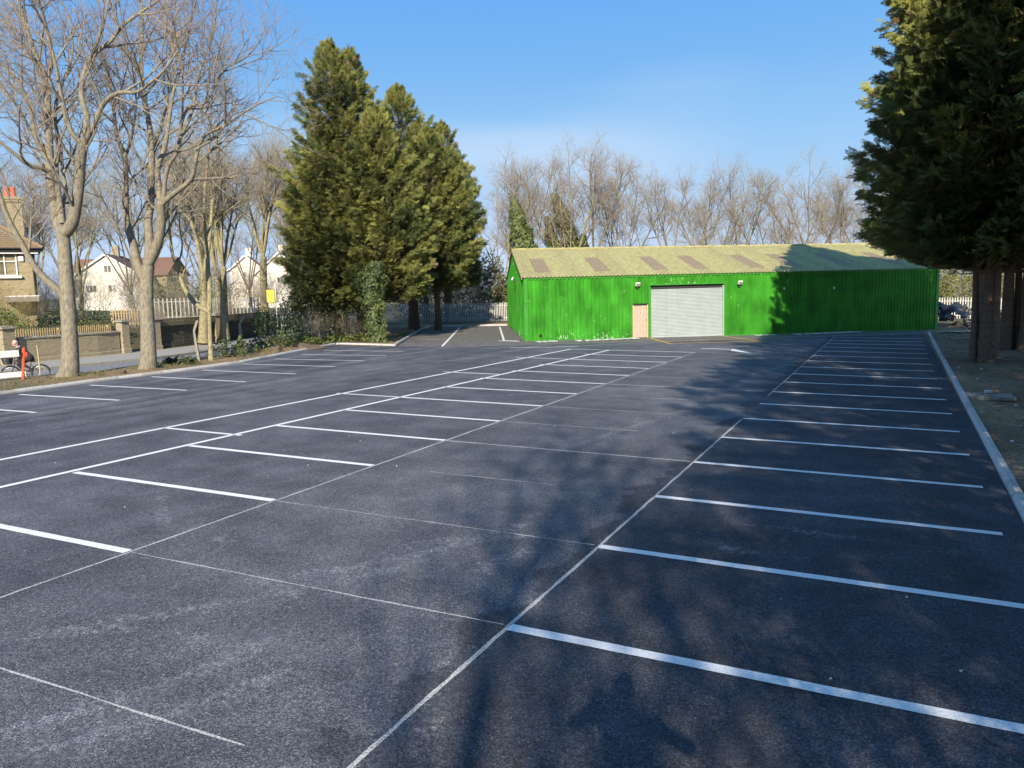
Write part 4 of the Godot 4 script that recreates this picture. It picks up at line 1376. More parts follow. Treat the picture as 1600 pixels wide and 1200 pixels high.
	for q in [
		[m3, -66.0, 36.0, 1.2, 0.95, "bare tree beyond the brick house, right of its chimney"],
		[m4, -70.0, 50.0, 0.5, 0.9, "distant upright bare tree left of the white gabled house"],
		[m3, -75.0, 60.0, 3.1, 1.0, "distant spreading bare tree above the white gabled house's roof"],
		[m4, -62.0, 58.0, 4.0, 0.95, "close-stemmed bare tree right of the white gabled house"],
		[m1, -50.0, 48.0, 2.6, 1.0, "leaning bare tree beside the broom-like trunk"],
		[m2, -49.0, 52.0, 2.0, 1.25, "pollarded bare tree between the white houses and the broom-like trunk"],
		[m3, -56.0, 70.0, 5.2, 0.95, "bare tree right behind the yellow sign"],
		[m4, -50.0, 80.0, 1.1, 0.8, "low bare tree left of the big evergreen, over the distant roofs"],
		[m3, -88.0, 62.0, 2.0, 1.0, "far bare tree over the red tiled roof"],
		[m4, -80.0, 40.0, 3.4, 0.95, "far bare tree behind the brick house's chimney"],
		[m1, -95.0, 50.0, 0.7, 1.15, "far thin bare tree left of the red tiled roof"],
		[m3, -74.0, 84.0, 0.9, 1.05, "far bare tree over the white houses with twin gables"],
		[m4, -62.0, 88.0, 2.9, 0.9, "far close-stemmed tree behind the twin gables"],
		[m3, -60.0, 30.0, 4.1, 0.85, "bare tree rising behind the brick house roof"],
		[m4, -63.0, 41.0, 1.9, 0.8, "close-stemmed tree in the gap right of the brick house"],
		[m3, -85.0, 52.0, 5.0, 0.9, "far bare tree in the gap right of the brick house"],
		[m4, -100.0, 58.0, 0.2, 0.9, "farthest bare tree in the gap right of the brick house"],
		[m3, -68.0, 70.0, 1.5, 0.9, "bare tree before the long red roof's right end"],
		[m4, -58.0, 54.0, 5.5, 0.75, "low close-stemmed tree behind the V-shaped tree"],
	]:
		dup(q[0], p(q[1], q[2]), q[3], Vector3.ONE * q[4], q[5], back)
	# the row behind the shed, from left to right
	var row := "bare trees in a row behind the green shed"
	var s1 := bare_tree("multi-stemmed bare tree with brown lower trunks, fourth in the row behind the shed", p(-30.8, 77.0), 0.0, 17.0, 0.30, 6, 0.12, 31, "bark_olive", "twig_plum", row, 1.0)
	var s2 := bare_tree("slim single-trunked bare tree above the left third of the shed roof", p(-25.6, 80.0), 0.6, 14.5, 0.34, 4, 0.36, 32, "bark_grey", "twig_grey", row, 0.95)
	var s3 := bare_tree("broad round-crowned bare tree with two stems above the middle of the shed roof", p(-9.0, 92.0), 0.3, 18.0, 0.52, 4, 0.16, 33, "bark_grey", "twig_tan", row, 1.05)
	var s4 := bare_tree("tall narrow feathery bare tree beside the dark evergreen on the right", p(5.5, 99.0), 0.3, 25.0, 0.15, 7, 0.12, 34, "bark_olive", "twig_tan", row, 1.2)
	for q in [
		[s1, -39.5, 80.0, 1.4, 0.93, "bare tree between the big evergreen and the shed's ivy-clad trunks"],
		[s2, -35.0, 78.0, 2.4, 1.12, "bare crown rising out of the first ivy-clad trunk"],
		[s1, -33.0, 81.0, 3.4, 0.95, "bare crown rising out of the leaning ivy-clad trunks"],
		[s2, -28.8, 80.0, 4.2, 1.15, "slim bare tree just right of the brown multi-stemmed one"],
		[s3, -27.0, 84.0, 4.4, 0.82, "bare tree behind the second rooflight from the left"],
		[s2, -21.5, 83.0, 1.9, 0.98, "slim bare tree above the third rooflight"],
		[s2, -19.0, 84.5, 5.0, 1.0, "slim bare tree above the small door"],
		[s3, -17.6, 86.0, 2.0, 0.78, "forked bare tree above the left edge of the roller door"],
		[s2, -15.0, 87.0, 3.7, 1.02, "slim bare tree above the roller door"],
		[s3, -12.4, 90.0, 1.1, 0.78, "leaning bare tree left of the broad round-crowned one"],
		[s2, -5.6, 93.0, 0.9, 0.95, "slim bare tree right of the broad round-crowned one"],
		[s3, -2.5, 95.0, 2.9, 0.95, "bare tree with a rust-brown trunk right of the middle of the row"],
		[s1, 1.5, 97.0, 0.5, 1.1, "dense bare tree before the tall feathery one"],
		[s4, 8.5, 103.0, 2.1, 0.95, "second tall feathery bare tree, half behind the dark evergreen"],
		[s1, 12.0, 100.0, 4.0, 0.9, "bare tree seen under the dark evergreen's skirt"],
		[s3, -22.0, 104.0, 0.2, 0.9, "far bare tree behind the row, left of the roller door"],
		[s3, -12.0, 112.0, 3.6, 0.95, "far bare tree behind the row, right of the roller door"],
		[s1, -45.0, 96.0, 2.2, 0.95, "far bare tree right behind the big evergreen"],
		[s3, -4.0, 118.0, 1.6, 0.95, "far bare tree behind the rust-brown trunk"],
	]:
		dup(q[0], p(q[1], q[2]), q[3], Vector3.ONE * q[4], q[5], row)


# ---------------------------------------------------------------- leaves
var spray_fine: ArrayMesh
var spray_coarse: ArrayMesh
var leaf_long: ArrayMesh
var leaf_ivy: ArrayMesh
var blade: ArrayMesh


func blade_quad(b: MB, a: Vector3, c: Vector3, w: float, nn: Vector3, bend := 0.0) -> void:
	var side := (c - a).cross(nn).normalized() * w
	var mid := a.lerp(c, 0.45) + nn * bend
	b.tri(a, mid + side, c, nn)
	b.tri(a, c, mid - side, nn)


# a flat, feathery cypress spray about a metre long, growing along +y, spread in x, facing z
func make_spray(pairs: int, sub: int, seed_: int) -> ArrayMesh:
	rng.seed = seed_
	var b := MB.new()
	var up := Vector3(0, 0, 1)
	for k in pairs:
		var t := (k + 0.6) / pairs
		var y := t * 0.95
		for s: float in [-1.0, 1.0]:
			var len := (0.46 * pow(1.0 - t, 0.6) + 0.10) * rr(0.75, 1.2)
			var a := Vector3(0, y, -0.10 * y * y)
			var d := Vector3(s * sin(0.85), cos(0.85), rr(-0.35, 0.25)).normalized()
			var c := a + d * len
			blade_quad(b, a, c, 0.028, (up + Vector3(rr(-0.3, 0.3), rr(-0.3, 0.3), 0)).normalized(), 0.01)
			for e in sub:
				var f := (e + 0.7) / (sub + 0.4)
				var q := a.lerp(c, f)
				for s2: float in [-1.0, 1.0]:
					var d2 := d.rotated(up, s2 * 0.75)
					d2.z += rr(-0.45, 0.35)
					blade_quad(b, q, q + d2.normalized() * len * 0.42 * (1.15 - f) * rr(0.7, 1.2), 0.024, (up + Vector3(rr(-0.5, 0.5), rr(-0.5, 0.5), 0)).normalized())
	blade_quad(b, Vector3.ZERO, Vector3(0, 1.02, -0.1), 0.025, up)
	return b.mesh()


func make_leaf_meshes() -> void:
	spray_fine = make_spray(9, 4, 5)
	spray_coarse = make_spray(7, 2, 6)
	var b := MB.new()          # laurel leaf, 1 long, folded along the rib
	for s: float in [-1.0, 1.0]:
		var o := Vector3(s * 0.2, 0, 0.6).normalized()
		var e1 := Vector3(s * 0.17, 0.3, 0.06)
		var e2 := Vector3(s * 0.16, 0.65, 0.06)
		b.tri(Vector3.ZERO, e1, Vector3(0, 0.35, 0), o)
		b.quad(Vector3(0, 0.35, 0), e1, e2, Vector3(0, 0.7, -0.02), o)
		b.tri(Vector3(0, 0.7, -0.02), e2, Vector3(0, 1, -0.07), o)
	leaf_long = b.mesh()
	b = MB.new()               # five-pointed ivy leaf
	var ring := []
	for q: Vector2 in [Vector2(0, 0), Vector2(0.42, -0.12), Vector2(0.30, 0.22), Vector2(0.5, 0.5), Vector2(0.2, 0.55), Vector2(0, 1.0), Vector2(-0.2, 0.55), Vector2(-0.5, 0.5), Vector2(-0.30, 0.22), Vector2(-0.42, -0.12)]:
		ring.append(Vector3(q.x, q.y, -0.12 * absf(q.x)))
	for k in range(ring.size()):
		b.tri(Vector3(0, 0.35, 0.05), ring[k], ring[(k + 1) % ring.size()], Vector3(0, 0, 1))
	leaf_ivy = b.mesh()
	b = MB.new()               # grass tuft
	rng.seed = 8
	for k in 7:
		var a := TAU * k / 7.0
		var o := Vector3(cos(a), 0, sin(a))
		blade_quad(b, o * 0.05, o * rr(0.2, 0.5) + Vector3.UP * rr(0.6, 1.0), 0.03, o.cross(Vector3.UP))
	blade = b.mesh()


func aim(at: Vector3, d: Vector3, nn: Vector3, s: float) -> Transform3D:
	var y := d.normalized()
	var x := y.cross(nn)
	if x.length_squared() < 1e-6:
		x = y.cross(Vector3(0.3, 0.5, 0.8))
	x = x.normalized()
	return Transform3D(Basis(x * s, y * s, x.cross(y) * s), at)


# ---------------------------------------------------------------- evergreens
# stems: [offset right, offset away, height, radius, skirt height]
func conifer(label: String, group: String, at: Vector3, stems: Array, boughs: int, per: int, size: float, seed_: int, mesh: Mesh, tone: Color, trunks: Array, lopsided := 0.0, rag := 0.16, taper := 0.5, lumps := 0.40) -> Node3D:
	rng.seed = seed_
	var t := thing("cypress_tree", label, "tree", at, YAW, group)
	var xf := []
	var cols := []
	var limbs := MB.new()
	var bulge := noise(seed_, 0.9, FastNoiseLite.TYPE_SIMPLEX_SMOOTH, 3)
	var hue := noise(seed_ + 1, 0.35, FastNoiseLite.TYPE_SIMPLEX_SMOOTH, 2)
	for st in stems:
		var base := V(st[0], 0, st[1])
		var h: float = st[2]
		var rad: float = st[3]
		var skirt: float = st[4]
		var n := int(boughs * (rad * h) / 80.0)
		for k in n:
			var f := pow((k + rr(0.0, 1.0)) / n, 1.1)
			var az := k * 2.39996 + rr(-0.3, 0.3)
			var dir := Vector3(cos(az), 0, sin(az))
			var prof := pow(clampf((1.0 - f) / taper, 0.0, 1.0), 0.8) * (0.84 + 0.16 * smoothstep(0.0, 0.2, f)) + 0.03
			var bl := bulge.get_noise_3d(dir.x * 1.3, f * h * 0.22, dir.z * 1.3)
			var r := rad * prof * (1.0 + lumps * bl) * (rr(0.70, 1.06) + (rr(0.1, 0.32) if rr(0, 1) < rag else 0.0)) * (1.0 + lopsided * dir.x)
			var y := lerpf(skirt, h * 0.985, f)
			var rise := lerpf(0.10, 0.9, f) * r + rr(-0.2, 0.2)
			var a := base + Vector3.UP * (y - 0.3)
			var tip := base + dir * r + Vector3.UP * (y + rise * 0.6)
			# the bough sags, then lifts at its end
			var mid := a.lerp(tip, 0.55) - Vector3.UP * 0.10 * r
			limbs.tube(PackedVector3Array([a, mid, tip]), PackedFloat32Array([0.02 + 0.012 * r, 0.02, 0.006]), 4)
			var side := dir.cross(Vector3.UP)
			var cnt := maxi(3, int(per * (0.45 + 0.55 * minf(r / rad, 1.0))))
			var local := hue.get_noise_3dv((a + dir * r) * 1.0)
			for e in cnt:
				var s := lerpf(0.34, 1.0, pow((e + rr(0.2, 1.0)) / cnt, 0.6))
				var off := side * rr(-1, 1) * (0.05 + 0.24 * r * s * (1.05 - s * 0.75))
				var q := a.lerp(mid, minf(s / 0.55, 1.0)) if s < 0.55 else mid.lerp(tip, (s - 0.55) / 0.45)
				q += off + Vector3.UP * (rr(-0.14, 0.12) + 0.10 * s * r)
				var d := (dir * rr(0.5, 1.0) + off * 0.5 + Vector3.UP * rr(-0.25, 0.55) * (0.6 + f)).normalized()
				if f > 0.86:
					d = (d + Vector3.UP * 0.9).normalized()
				var nn := (Vector3.UP * rr(0.2, 0.8) + dir * 0.9 + Vector3(rr(-0.6, 0.6), 0, rr(-0.6, 0.6))).normalized()
				xf.append(aim(q, d, nn, size * rr(0.65, 1.15) * (0.72 + 0.28 * (1.0 - f))))
				var v := clampf(0.5 + local * 0.9 + rr(-0.22, 0.22), 0, 1)
				var c := Color(0.065, 0.095, 0.026).lerp(Color(0.285, 0.29, 0.075), v)
				if rr(0, 1) < 0.02 + (0.05 if local > 0.42 else 0.0):
					c = Color(0.24, 0.15, 0.07)
				c = Color(c.r * tone.r, c.g * tone.g, c.b * tone.b)
				cols.append(c)
		# leader shoots
		for k in 14:
			var f2 := rr(0.0, 1.0)
			var q := base + Vector3.UP * (h - 1.6 + 1.5 * f2) + Vector3(rr(-1, 1), 0, rr(-1, 1)) * 0.35 * (1.0 - f2)
			xf.append(aim(q, Vector3(rr(-0.35, 0.35), 1, rr(-0.35, 0.35)), Vector3(rr(-1, 1), 0, rr(-1, 1)), size * rr(0.6, 0.9)))
			cols.append(Color(0.11 * tone.r, 0.11 * tone.g, 0.04 * tone.b))
	for q in trunks:
		var b := MB.new()
		var pts := PackedVector3Array()
		var rad := PackedFloat32Array()
		var n := 9
		for k in n + 1:
			var f := float(k) / n
			pts.append(V(q[0] + rr(-0.04, 0.04) + q[4] * f, -0.15 + q[2] * f, q[1] + rr(-0.04, 0.04)))
			rad.append(float(q[3]) * (1.0 + 0.4 * exp(-f * 14.0) - 0.75 * f))
		b.tube(pts, rad, 14, false, 0.10)
		put("trunk", b.mesh(), mats.bark_red, t)
	put("limbs", limbs.mesh(), mats.twig_dark, t)
	scatter("foliage", mesh, mats.spray, xf, cols, t)
	return t


func build_conifers() -> void:
	var lg := "tall evergreens at the back of the yard"
	var tone := Color(1, 1, 1)
	conifer("tallest evergreen at the back left of the yard, with a double pointed top", lg, p(-32.6, 42.2), [[-0.35, 0.0, 19.0, 2.9, 2.0], [0.9, 0.3, 18.5, 3.0, 2.6], [-0.9, -0.6, 14.0, 2.8, 1.8], [2.6, -1.0, 14.4, 3.0, 2.6], [3.4, -1.6, 9.5, 2.6, 2.6]], 420, 52, 0.50, 41, spray_coarse, tone, [[-0.4, 0, 17, 0.42, 0.2], [0.9, 0.6, 16, 0.36, 0.3]])
	conifer("middle evergreen at the back left, its single tip lower than the double top", lg, p(-33.4, 51.5), [[-0.5, 0.0, 18.2, 3.6, 3.2], [1.6, -1.0, 14.8, 3.2, 3.2], [-2.0, 0.2, 15.5, 3.2, 3.2]], 380, 48, 0.54, 42, spray_coarse, tone, [[0.0, 0, 16, 0.36, 0.0], [1.9, -0.6, 12, 0.24, 0.0]])
	conifer("rightmost evergreen at the back left of the yard, beside the pale fence", lg, p(-37.2, 63.2), [[0.0, 0.0, 18.0, 2.8, 3.6], [0.8, -0.8, 15.6, 2.6, 3.4], [-2.0, -0.5, 15.5, 3.2, 3.6]], 350, 42, 0.58, 43, spray_coarse, tone, [[0.0, 0, 16, 0.36, 0.0], [-2.0, -0.4, 12, 0.26, 0.0]])
	var rg := "dark evergreens in the bed along the right kerb"
	var dark := tone
	conifer("dark evergreen with a thick ribbed trunk, nearest in the bed on the right", rg, p(3.4, 37.1), [[0.0, 0.4, 22.6, 4.9, 4.1], [1.2, 0.3, 21.5, 4.5, 4.2]], 620, 42, 0.55, 44, spray_fine, dark, [[-0.06, 0, 18, 0.25, 0.1], [-0.42, 0.25, 14, 0.13, -0.2], [0.24, 0.12, 16, 0.19, 0.4], [0.08, -0.22, 15, 0.15, 0.1]], 0.0, 0.0, 0.8, 0.26)
	conifer("dark evergreen with several thin stems, behind the thick ribbed trunk", rg, p(5.0, 44.2), [[-0.3, 0.0, 15.5, 4.2, 4.0]], 400, 22, 0.66, 45, spray_coarse, dark, [[-0.25, 0, 16, 0.26, 0.0], [0.25, 0.1, 14, 0.18, 0.1], [0.6, -0.3, 15, 0.22, 0.1], [0.15, -0.5, 12, 0.15, 0.2]])
	conifer("dark evergreen at the far end of the bed, beside the shed's right corner", rg, p(4.3, 52.2), [[0.6, 0.0, 11.0, 3.0, 4.4]], 360, 20, 0.7, 46, spray_coarse, dark, [[0.0, 0, 15, 0.2, 0.2]])
	# the same row goes on towards the viewer, right of the frame: it shades the bays
	for q in [[9.2, 29.0, 24.0, 4.4, 47, "first"], [8.8, 20.5, 25.0, 4.2, 48, "second"], [7.4, 12.0, 23.0, 4.0, 49, "third"], [7.3, -0.5, 20.0, 4.2, 50, "fourth"]]:
		conifer("dark evergreen outside the picture, %s one nearer than the thick ribbed trunk" % q[5], rg, p(q[0], q[1]), [[0.0, 0.0, q[2], q[3], 3.6]], 300, 11, 1.0, q[4], spray_coarse, dark, [[0.0, 0, 16, 0.34, 0.0]])


# ---------------------------------------------------------------- shrubs
# leaves filling a few ellipsoids [x, y, z(away), rx, ry, rz], set round a handful of stems
func bush(called: String, label: String, category: String, at: Vector3, blobs: Array, n: int, size: float, seed_: int, mesh: Mesh, ca: Color, cb: Color, group := "", stems := 5) -> Node3D:
	rng.seed = seed_
	var t := thing(called, label, category, at, YAW, group)
	var xf := []
	var cols := []
	var b := MB.new()
	var clump := noise(seed_, 0.8, FastNoiseLite.TYPE_SIMPLEX_SMOOTH, 3)
	var vol := 0.0
	for q in blobs:
		vol += q[3] * q[4] * q[5]
	for q in blobs:
		var c := V(q[0], q[1], q[2])
		var r := Vector3(q[3], q[4], q[5])
		var cnt := int(n * r.x * r.y * r.z / vol)
		for k in cnt:
			var d := Vector3(rr(-1, 1), rr(-1, 1), rr(-1, 1))
			while d.length() > 1.0 or d.length() < 0.15:
				d = Vector3(rr(-1, 1), rr(-1, 1), rr(-1, 1))
			var m := pow(rr(0.15, 1.0), 0.35)
			d = d.normalized() * m
			d *= 1.0 + 0.5 * clump.get_noise_3dv(c + d * r)
			var pos := c + d * r
			if pos.y < 0.02 or clump.get_noise_3dv(pos * 1.7 + Vector3(9, 0, 0)) < -0.30:
				continue
			var face := (d + Vector3(rr(-0.8, 0.8), rr(0.0, 0.9), rr(-0.8, 0.8))).normalized()
			var y := Vector3(rr(-1, 1), rr(-0.7, 0.7), rr(-1, 1)).normalized()
			xf.append(aim(pos, y, face, size * rr(0.6, 1.2)))
			var v := clampf(rr(0, 1) * 0.6 + 0.4 * (0.5 + clump.get_noise_3dv(pos)), 0, 1)
			cols.append(ca.lerp(cb, v))
		for k in stems:
			var tip := c + Vector3(rr(-0.8, 0.8) * r.x, rr(0.3, 0.95) * r.y, rr(-0.8, 0.8) * r.z)
			var foot := Vector3(c.x * 0.7 + rr(-0.2, 0.2), -0.05, c.z * 0.7 + rr(-0.2, 0.2))
			b.tube(PackedVector3Array([foot, foot.lerp(tip, 0.5) + Vector3(rr(-0.1, 0.1), 0.1, rr(-0.1, 0.1)), tip]), PackedFloat32Array([0.022, 0.014, 0.005]), 5)
	if stems:
		put("stems", b.mesh(), mats.twig_dark, t)
	scatter("leaves", mesh, mats.leaf, xf, cols, t)
	return t


func twig_bush(label: String, at: Vector3, w: float, h: float, n: int, seed_: int, twig: String, group := "") -> Node3D:
	rng.seed = seed_
	var t := thing("bare_shrub", label, "shrub", at, YAW, group)
	var b := MB.new()
	var fine := MB.new()
	var q := [
		{"seg": 0.35, "wob": 0.16, "up": 0.06, "sides": 5, "tip": 0.3, "from": 0.2},
		{"n": 6, "ang": 0.6, "len": h * 0.42, "r": 0.011, "seg": 0.3, "wob": 0.2, "up": 0.06, "sides": 4, "from": 0.15, "tip": 0.4},
		{"n": 6, "ang": 0.6, "len": h * 0.24, "r": 0.007, "seg": 0.25, "wob": 0.22, "up": 0.05, "sides": 3, "from": 0.1, "tip": 0.5},
		{"n": 3, "ang": 0.6, "len": h * 0.14, "r": 0.005, "seg": 0.25, "wob": 0.2, "up": 0.05, "sides": 3, "tip": 0.6},
	]
	for k in n:
		var a := rr(0, TAU)
		var o := Vector3(cos(a), 0, sin(a)) * w * 0.5 * sqrt(rr(0, 1))
		grow(b, o - Vector3.UP * 0.1, (Vector3.UP + o * 0.45 / w + Vector3(rr(-0.3, 0.3), 0, rr(-0.3, 0.3))).normalized(), h * rr(0.6, 1.0), rr(0.012, 0.026), 0, q, fine)
	put("stems", b.mesh(), mats[twig], t)
	put("twigs", fine.mesh(), mats[twig], t)
	return t


# ivy on a column: centre line points with radii
func ivy(called: String, label: String, at: Vector3, pts: Array, rad: Array, n: int, size: float, seed_: int, group := "", forks := []) -> Node3D:
	rng.seed = seed_
	var t := thing(called, label, "tree", at, YAW, group)
	var b := MB.new()
	var xf := []
	var cols := []
	var clump := noise(seed_, 0.7, FastNoiseLite.TYPE_SIMPLEX_SMOOTH, 3)
	var runs := [[pts, rad]]
	for f in forks:
		runs.append(f)
	for run in runs:
		var ps := PackedVector3Array()
		for q in run[0]:
			ps.append(V(q[0], q[1], q[2]))
		var rs := PackedFloat32Array()
		for q: float in run[1]:
			rs.append(minf(0.22, q * 0.35))
		b.tube(ps, rs, 8, false, 0.05)
		var tot := 0.0
		for k in ps.size() - 1:
			tot += ps[k].distance_to(ps[k + 1])
		for k in ps.size() - 1:
			var seg := ps[k].distance_to(ps[k + 1])
			for e in int(n * seg / tot):
				var f := rr(0, 1)
				var c := ps[k].lerp(ps[k + 1], f)
				var r := lerpf(run[1][k], run[1][k + 1], f)
				var a := rr(0, TAU)
				var o := Vector3(cos(a), rr(-0.2, 0.3), sin(a)).normalized()
				var bl := clump.get_noise_3dv(c + o * r * 1.2)
				var pos := c + o * r * (0.82 + 0.6 * bl + rr(-0.22, 0.15))
				xf.append(aim(pos, (Vector3.DOWN + Vector3(rr(-0.8, 0.8), 0, rr(-0.8, 0.8))).normalized(), (o + Vector3(rr(-0.5, 0.5), rr(-0.1, 0.8), rr(-0.5, 0.5))).normalized(), size * rr(0.6, 1.2)))
				cols.append(Color(0.05, 0.075, 0.02).lerp(Color(0.155, 0.19, 0.055), clampf(0.45 + bl * 0.8 + rr(-0.3, 0.3), 0, 1)))
	put("trunk", b.mesh(), mats.bark_olive, t)
	scatter("ivy", leaf_ivy, mats.leaf, xf, cols, t)
	return t


func build_shrubs() -> void:
	var dk := Color(0.028, 0.05, 0.014)
	var br := Color(0.10, 0.155, 0.03)
	# gardens across the street
	bush("laurel_bush", "bright green laurel bush over the pale fence, left of the nearest tree trunk", "bush", p(-44.0, 26.6, -0.2), [[0, 1.7, 0, 1.25, 1.05, 0.9], [-0.7, 1.2, 0, 0.9, 0.8, 0.8]], 1500, 0.22, 201, leaf_long, Color(0.03, 0.07, 0.012), Color(0.13, 0.24, 0.03))
	bush("laurel_bush", "dark-leaved clipped laurel right of the nearest tree trunk, behind the fence pales", "bush", p(-44.2, 31.0, -0.2), [[-0.8, 1.7, 0, 1.5, 0.85, 0.9], [1.2, 1.6, 0.2, 1.4, 0.8, 0.9]], 2200, 0.2, 202, leaf_long, Color(0.03, 0.045, 0.014), Color(0.15, 0.17, 0.06))
	twig_bush("straw-coloured bare shrub before the brick house's window", p(-45.5, 25.2, -0.3), 3.6, 5.0, 26, 203, "twig_straw")
	twig_bush("straw-coloured bare shrub by the brick house's corner", p(-46.4, 28.2, -0.3), 2.6, 3.8, 16, 204, "twig_straw")
	for q in [[-44.5, 36.0, 3.2, 2.2, 205, "tangled bare shrub on the bank behind the dark street wall, at its left end"], [-45.0, 42.0, 3.4, 2.4, 206, "tangled bare shrub on the bank behind the broom-like trunk"], [-48.5, 50.0, 4.5, 4.2, 207, "bare shrub beside the yellow sign"], [-53.0, 44.0, 5.0, 4.6, 208, "bare thicket behind the grey spiked fence"]]:
		twig_bush(q[5], p(q[0], q[1], 0.4), q[2], q[3], 22, q[4], "twig_tan", "tangled shrubs across the street")
	bush("evergreen_shrub", "loose olive-green shrub behind the grey spiked fence", "shrub", p(-49.0, 43.5, 0.4), [[0, 2.4, 0, 2.8, 1.9, 1.4], [3.0, 2.0, 0, 2.0, 1.6, 1.2]], 2600, 0.2, 209, leaf_long, Color(0.04, 0.055, 0.018), Color(0.11, 0.125, 0.04))
	# along the left kerb
	bush("young_laurel", "small glossy bush on the verge right of the V-shaped tree", "bush", p(-28.9, 28.0), [[0, 0.5, 0, 0.62, 0.5, 0.5], [0.75, 0.42, 0.3, 0.5, 0.42, 0.4]], 520, 0.17, 210, leaf_long, Color(0.035, 0.06, 0.016), Color(0.13, 0.165, 0.05))
	ivy("ivy_post", "cut stump wrapped in ivy between the small glossy bush and the cranked posts", p(-29.6, 29.6), [[0, 0, 0], [0.0, 0.7, 0], [0, 1.05, 0]], [0.2, 0.2, 0.1], 220, 0.13, 211)
	bush("low_ivy", "low dark ivy trailing along the verge below the cranked posts", "ivy", p(-29.9, 31.4), [[0, 0.35, 0, 0.9, 0.38, 0.4], [0.9, 0.5, 0.8, 0.8, 0.5, 0.4]], 700, 0.14, 212, leaf_ivy, dk, Color(0.09, 0.12, 0.035))
	bush("evergreen_shrub", "large glossy shrub at the bend of the left kerb, before the spiked steel gate", "shrub", p(-31.9, 34.6), [[0, 1.1, 0, 1.1, 1.1, 0.9], [1.0, 0.9, 0.3, 1.0, 0.9, 0.9], [-0.7, 1.6, 0.2, 0.55, 0.9, 0.5]], 2000, 0.18, 213, leaf_long, dk, Color(0.105, 0.16, 0.035))
	bush("bramble", "dark tangled brambles between the glossy shrub and the evergreen trunks", "bramble", p(-32.0, 38.6), [[-0.4, 1.1, 0, 1.6, 1.15, 1.0], [1.5, 0.9, 0.6, 1.4, 1.0, 1.0], [-1.0, 2.4, 1.2, 1.5, 1.5, 0.9]], 3600, 0.14, 214, leaf_ivy, Color(0.025, 0.035, 0.012), Color(0.085, 0.095, 0.035))
	twig_bush("bare brown brambles at the foot of the evergreens", p(-31.0, 38.4), 3.4, 1.9, 22, 215, "twig_tan")
	bush("ground_cover", "yellow-green leafy ground cover spilling over the left kerb's corner", "ground cover", p(-30.3, 37.6), [[-1.3, 0.2, -0.3, 1.2, 0.32, 0.45], [0.2, 0.28, 0.2, 1.2, 0.36, 0.5], [1.7, 0.3, 0.4, 1.1, 0.4, 0.5]], 2200, 0.13, 216, leaf_ivy, Color(0.07, 0.095, 0.02), Color(0.20, 0.22, 0.05), "", 2)
	bush("ground_cover", "sunlit trailing plants along the kerb by the glossy shrub", "ground cover", p(-31.0, 35.2), [[-0.2, 0.16, -0.6, 1.0, 0.24, 0.35], [0.8, 0.2, 0.4, 0.8, 0.28, 0.35]], 800, 0.12, 217, leaf_ivy, Color(0.06, 0.085, 0.02), Color(0.17, 0.20, 0.05), "", 2)
	ivy("ivy_clad_stump", "thick stump clothed in ivy at the kerb corner before the evergreens", p(-27.6, 38.3), [[0.05, 0, 0], [0.0, 1.2, 0], [-0.15, 2.6, 0.1], [-0.1, 3.8, 0.3], [0.3, 4.8, 0.5]], [0.62, 0.70, 0.78, 0.85, 0.5], 3600, 0.15, 218)
	bush("evergreen_shrub", "olive sprawling shrub before the spiked steel gate, left of the evergreens", "shrub", p(-36.6, 42.5), [[0, 2.2, 0, 1.6, 1.6, 1.2], [1.4, 1.6, 0.4, 1.3, 1.3, 1.0]], 2400, 0.16, 219, leaf_long, Color(0.05, 0.065, 0.025), Color(0.12, 0.13, 0.05))
	# by the pale fence
	bush("evergreen_shrub", "tall olive bush behind the pale fence, left of the shed's gable", "shrub", p(-36.0, 70.0), [[0, 2.6, 0, 1.7, 2.9, 1.4], [1.2, 2.0, 0.3, 1.5, 2.3, 1.2], [-0.2, 5.0, 0.2, 1.2, 1.8, 1.0]], 5200, 0.2, 220, leaf_ivy, Color(0.06, 0.07, 0.025), Color(0.17, 0.165, 0.06))
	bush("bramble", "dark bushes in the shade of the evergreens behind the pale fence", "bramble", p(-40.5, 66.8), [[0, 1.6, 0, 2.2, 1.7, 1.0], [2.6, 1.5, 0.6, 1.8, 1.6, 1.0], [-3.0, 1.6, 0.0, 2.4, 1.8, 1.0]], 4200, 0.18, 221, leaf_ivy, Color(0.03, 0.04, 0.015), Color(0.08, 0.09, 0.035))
	twig_bush("tall bare scrub between the evergreens and the olive bush", p(-38.6, 68.0), 3.5, 6.5, 30, 222, "twig_tan")
	# ivy-clad trunks behind the shed
	var ig := "ivy-clad trunks behind the shed's left end"
	ivy("ivy_clad_tree", "leaning cone of ivy on a trunk, left of the shed's ridge", p(-35.2, 76.0), [[0.9, 0, 0], [0.8, 3.0, 0], [0.3, 6.0, 0], [-0.4, 9.0, 0], [-0.8, 11.0, 0], [-1.1, 12.6, 0]], [2.3, 2.2, 1.7, 1.15, 0.75, 0.25], 8000, 0.24, 230, ig)
	ivy("ivy_clad_tree", "pair of leaning ivy-wrapped trunks above the shed's left ridge end", p(-31.9, 78.0), [[1.3, 0, 0], [1.3, 5.0, 0], [0.9, 8.0, 0], [0.0, 11.0, 0], [-0.5, 12.8, 0]], [1.35, 1.45, 1.3, 0.85, 0.3], 8000, 0.24, 231, ig, [[[[0.3, 0, 0], [-0.3, 4.5, 0], [-0.9, 8.0, 0], [-1.5, 10.5, 0]], [1.0, 1.05, 0.7, 0.25]], [[[2.2, 3.0, 0.3], [2.5, 7.0, 0.3], [2.4, 8.6, 0.3]], [0.5, 0.55, 0.2]]])
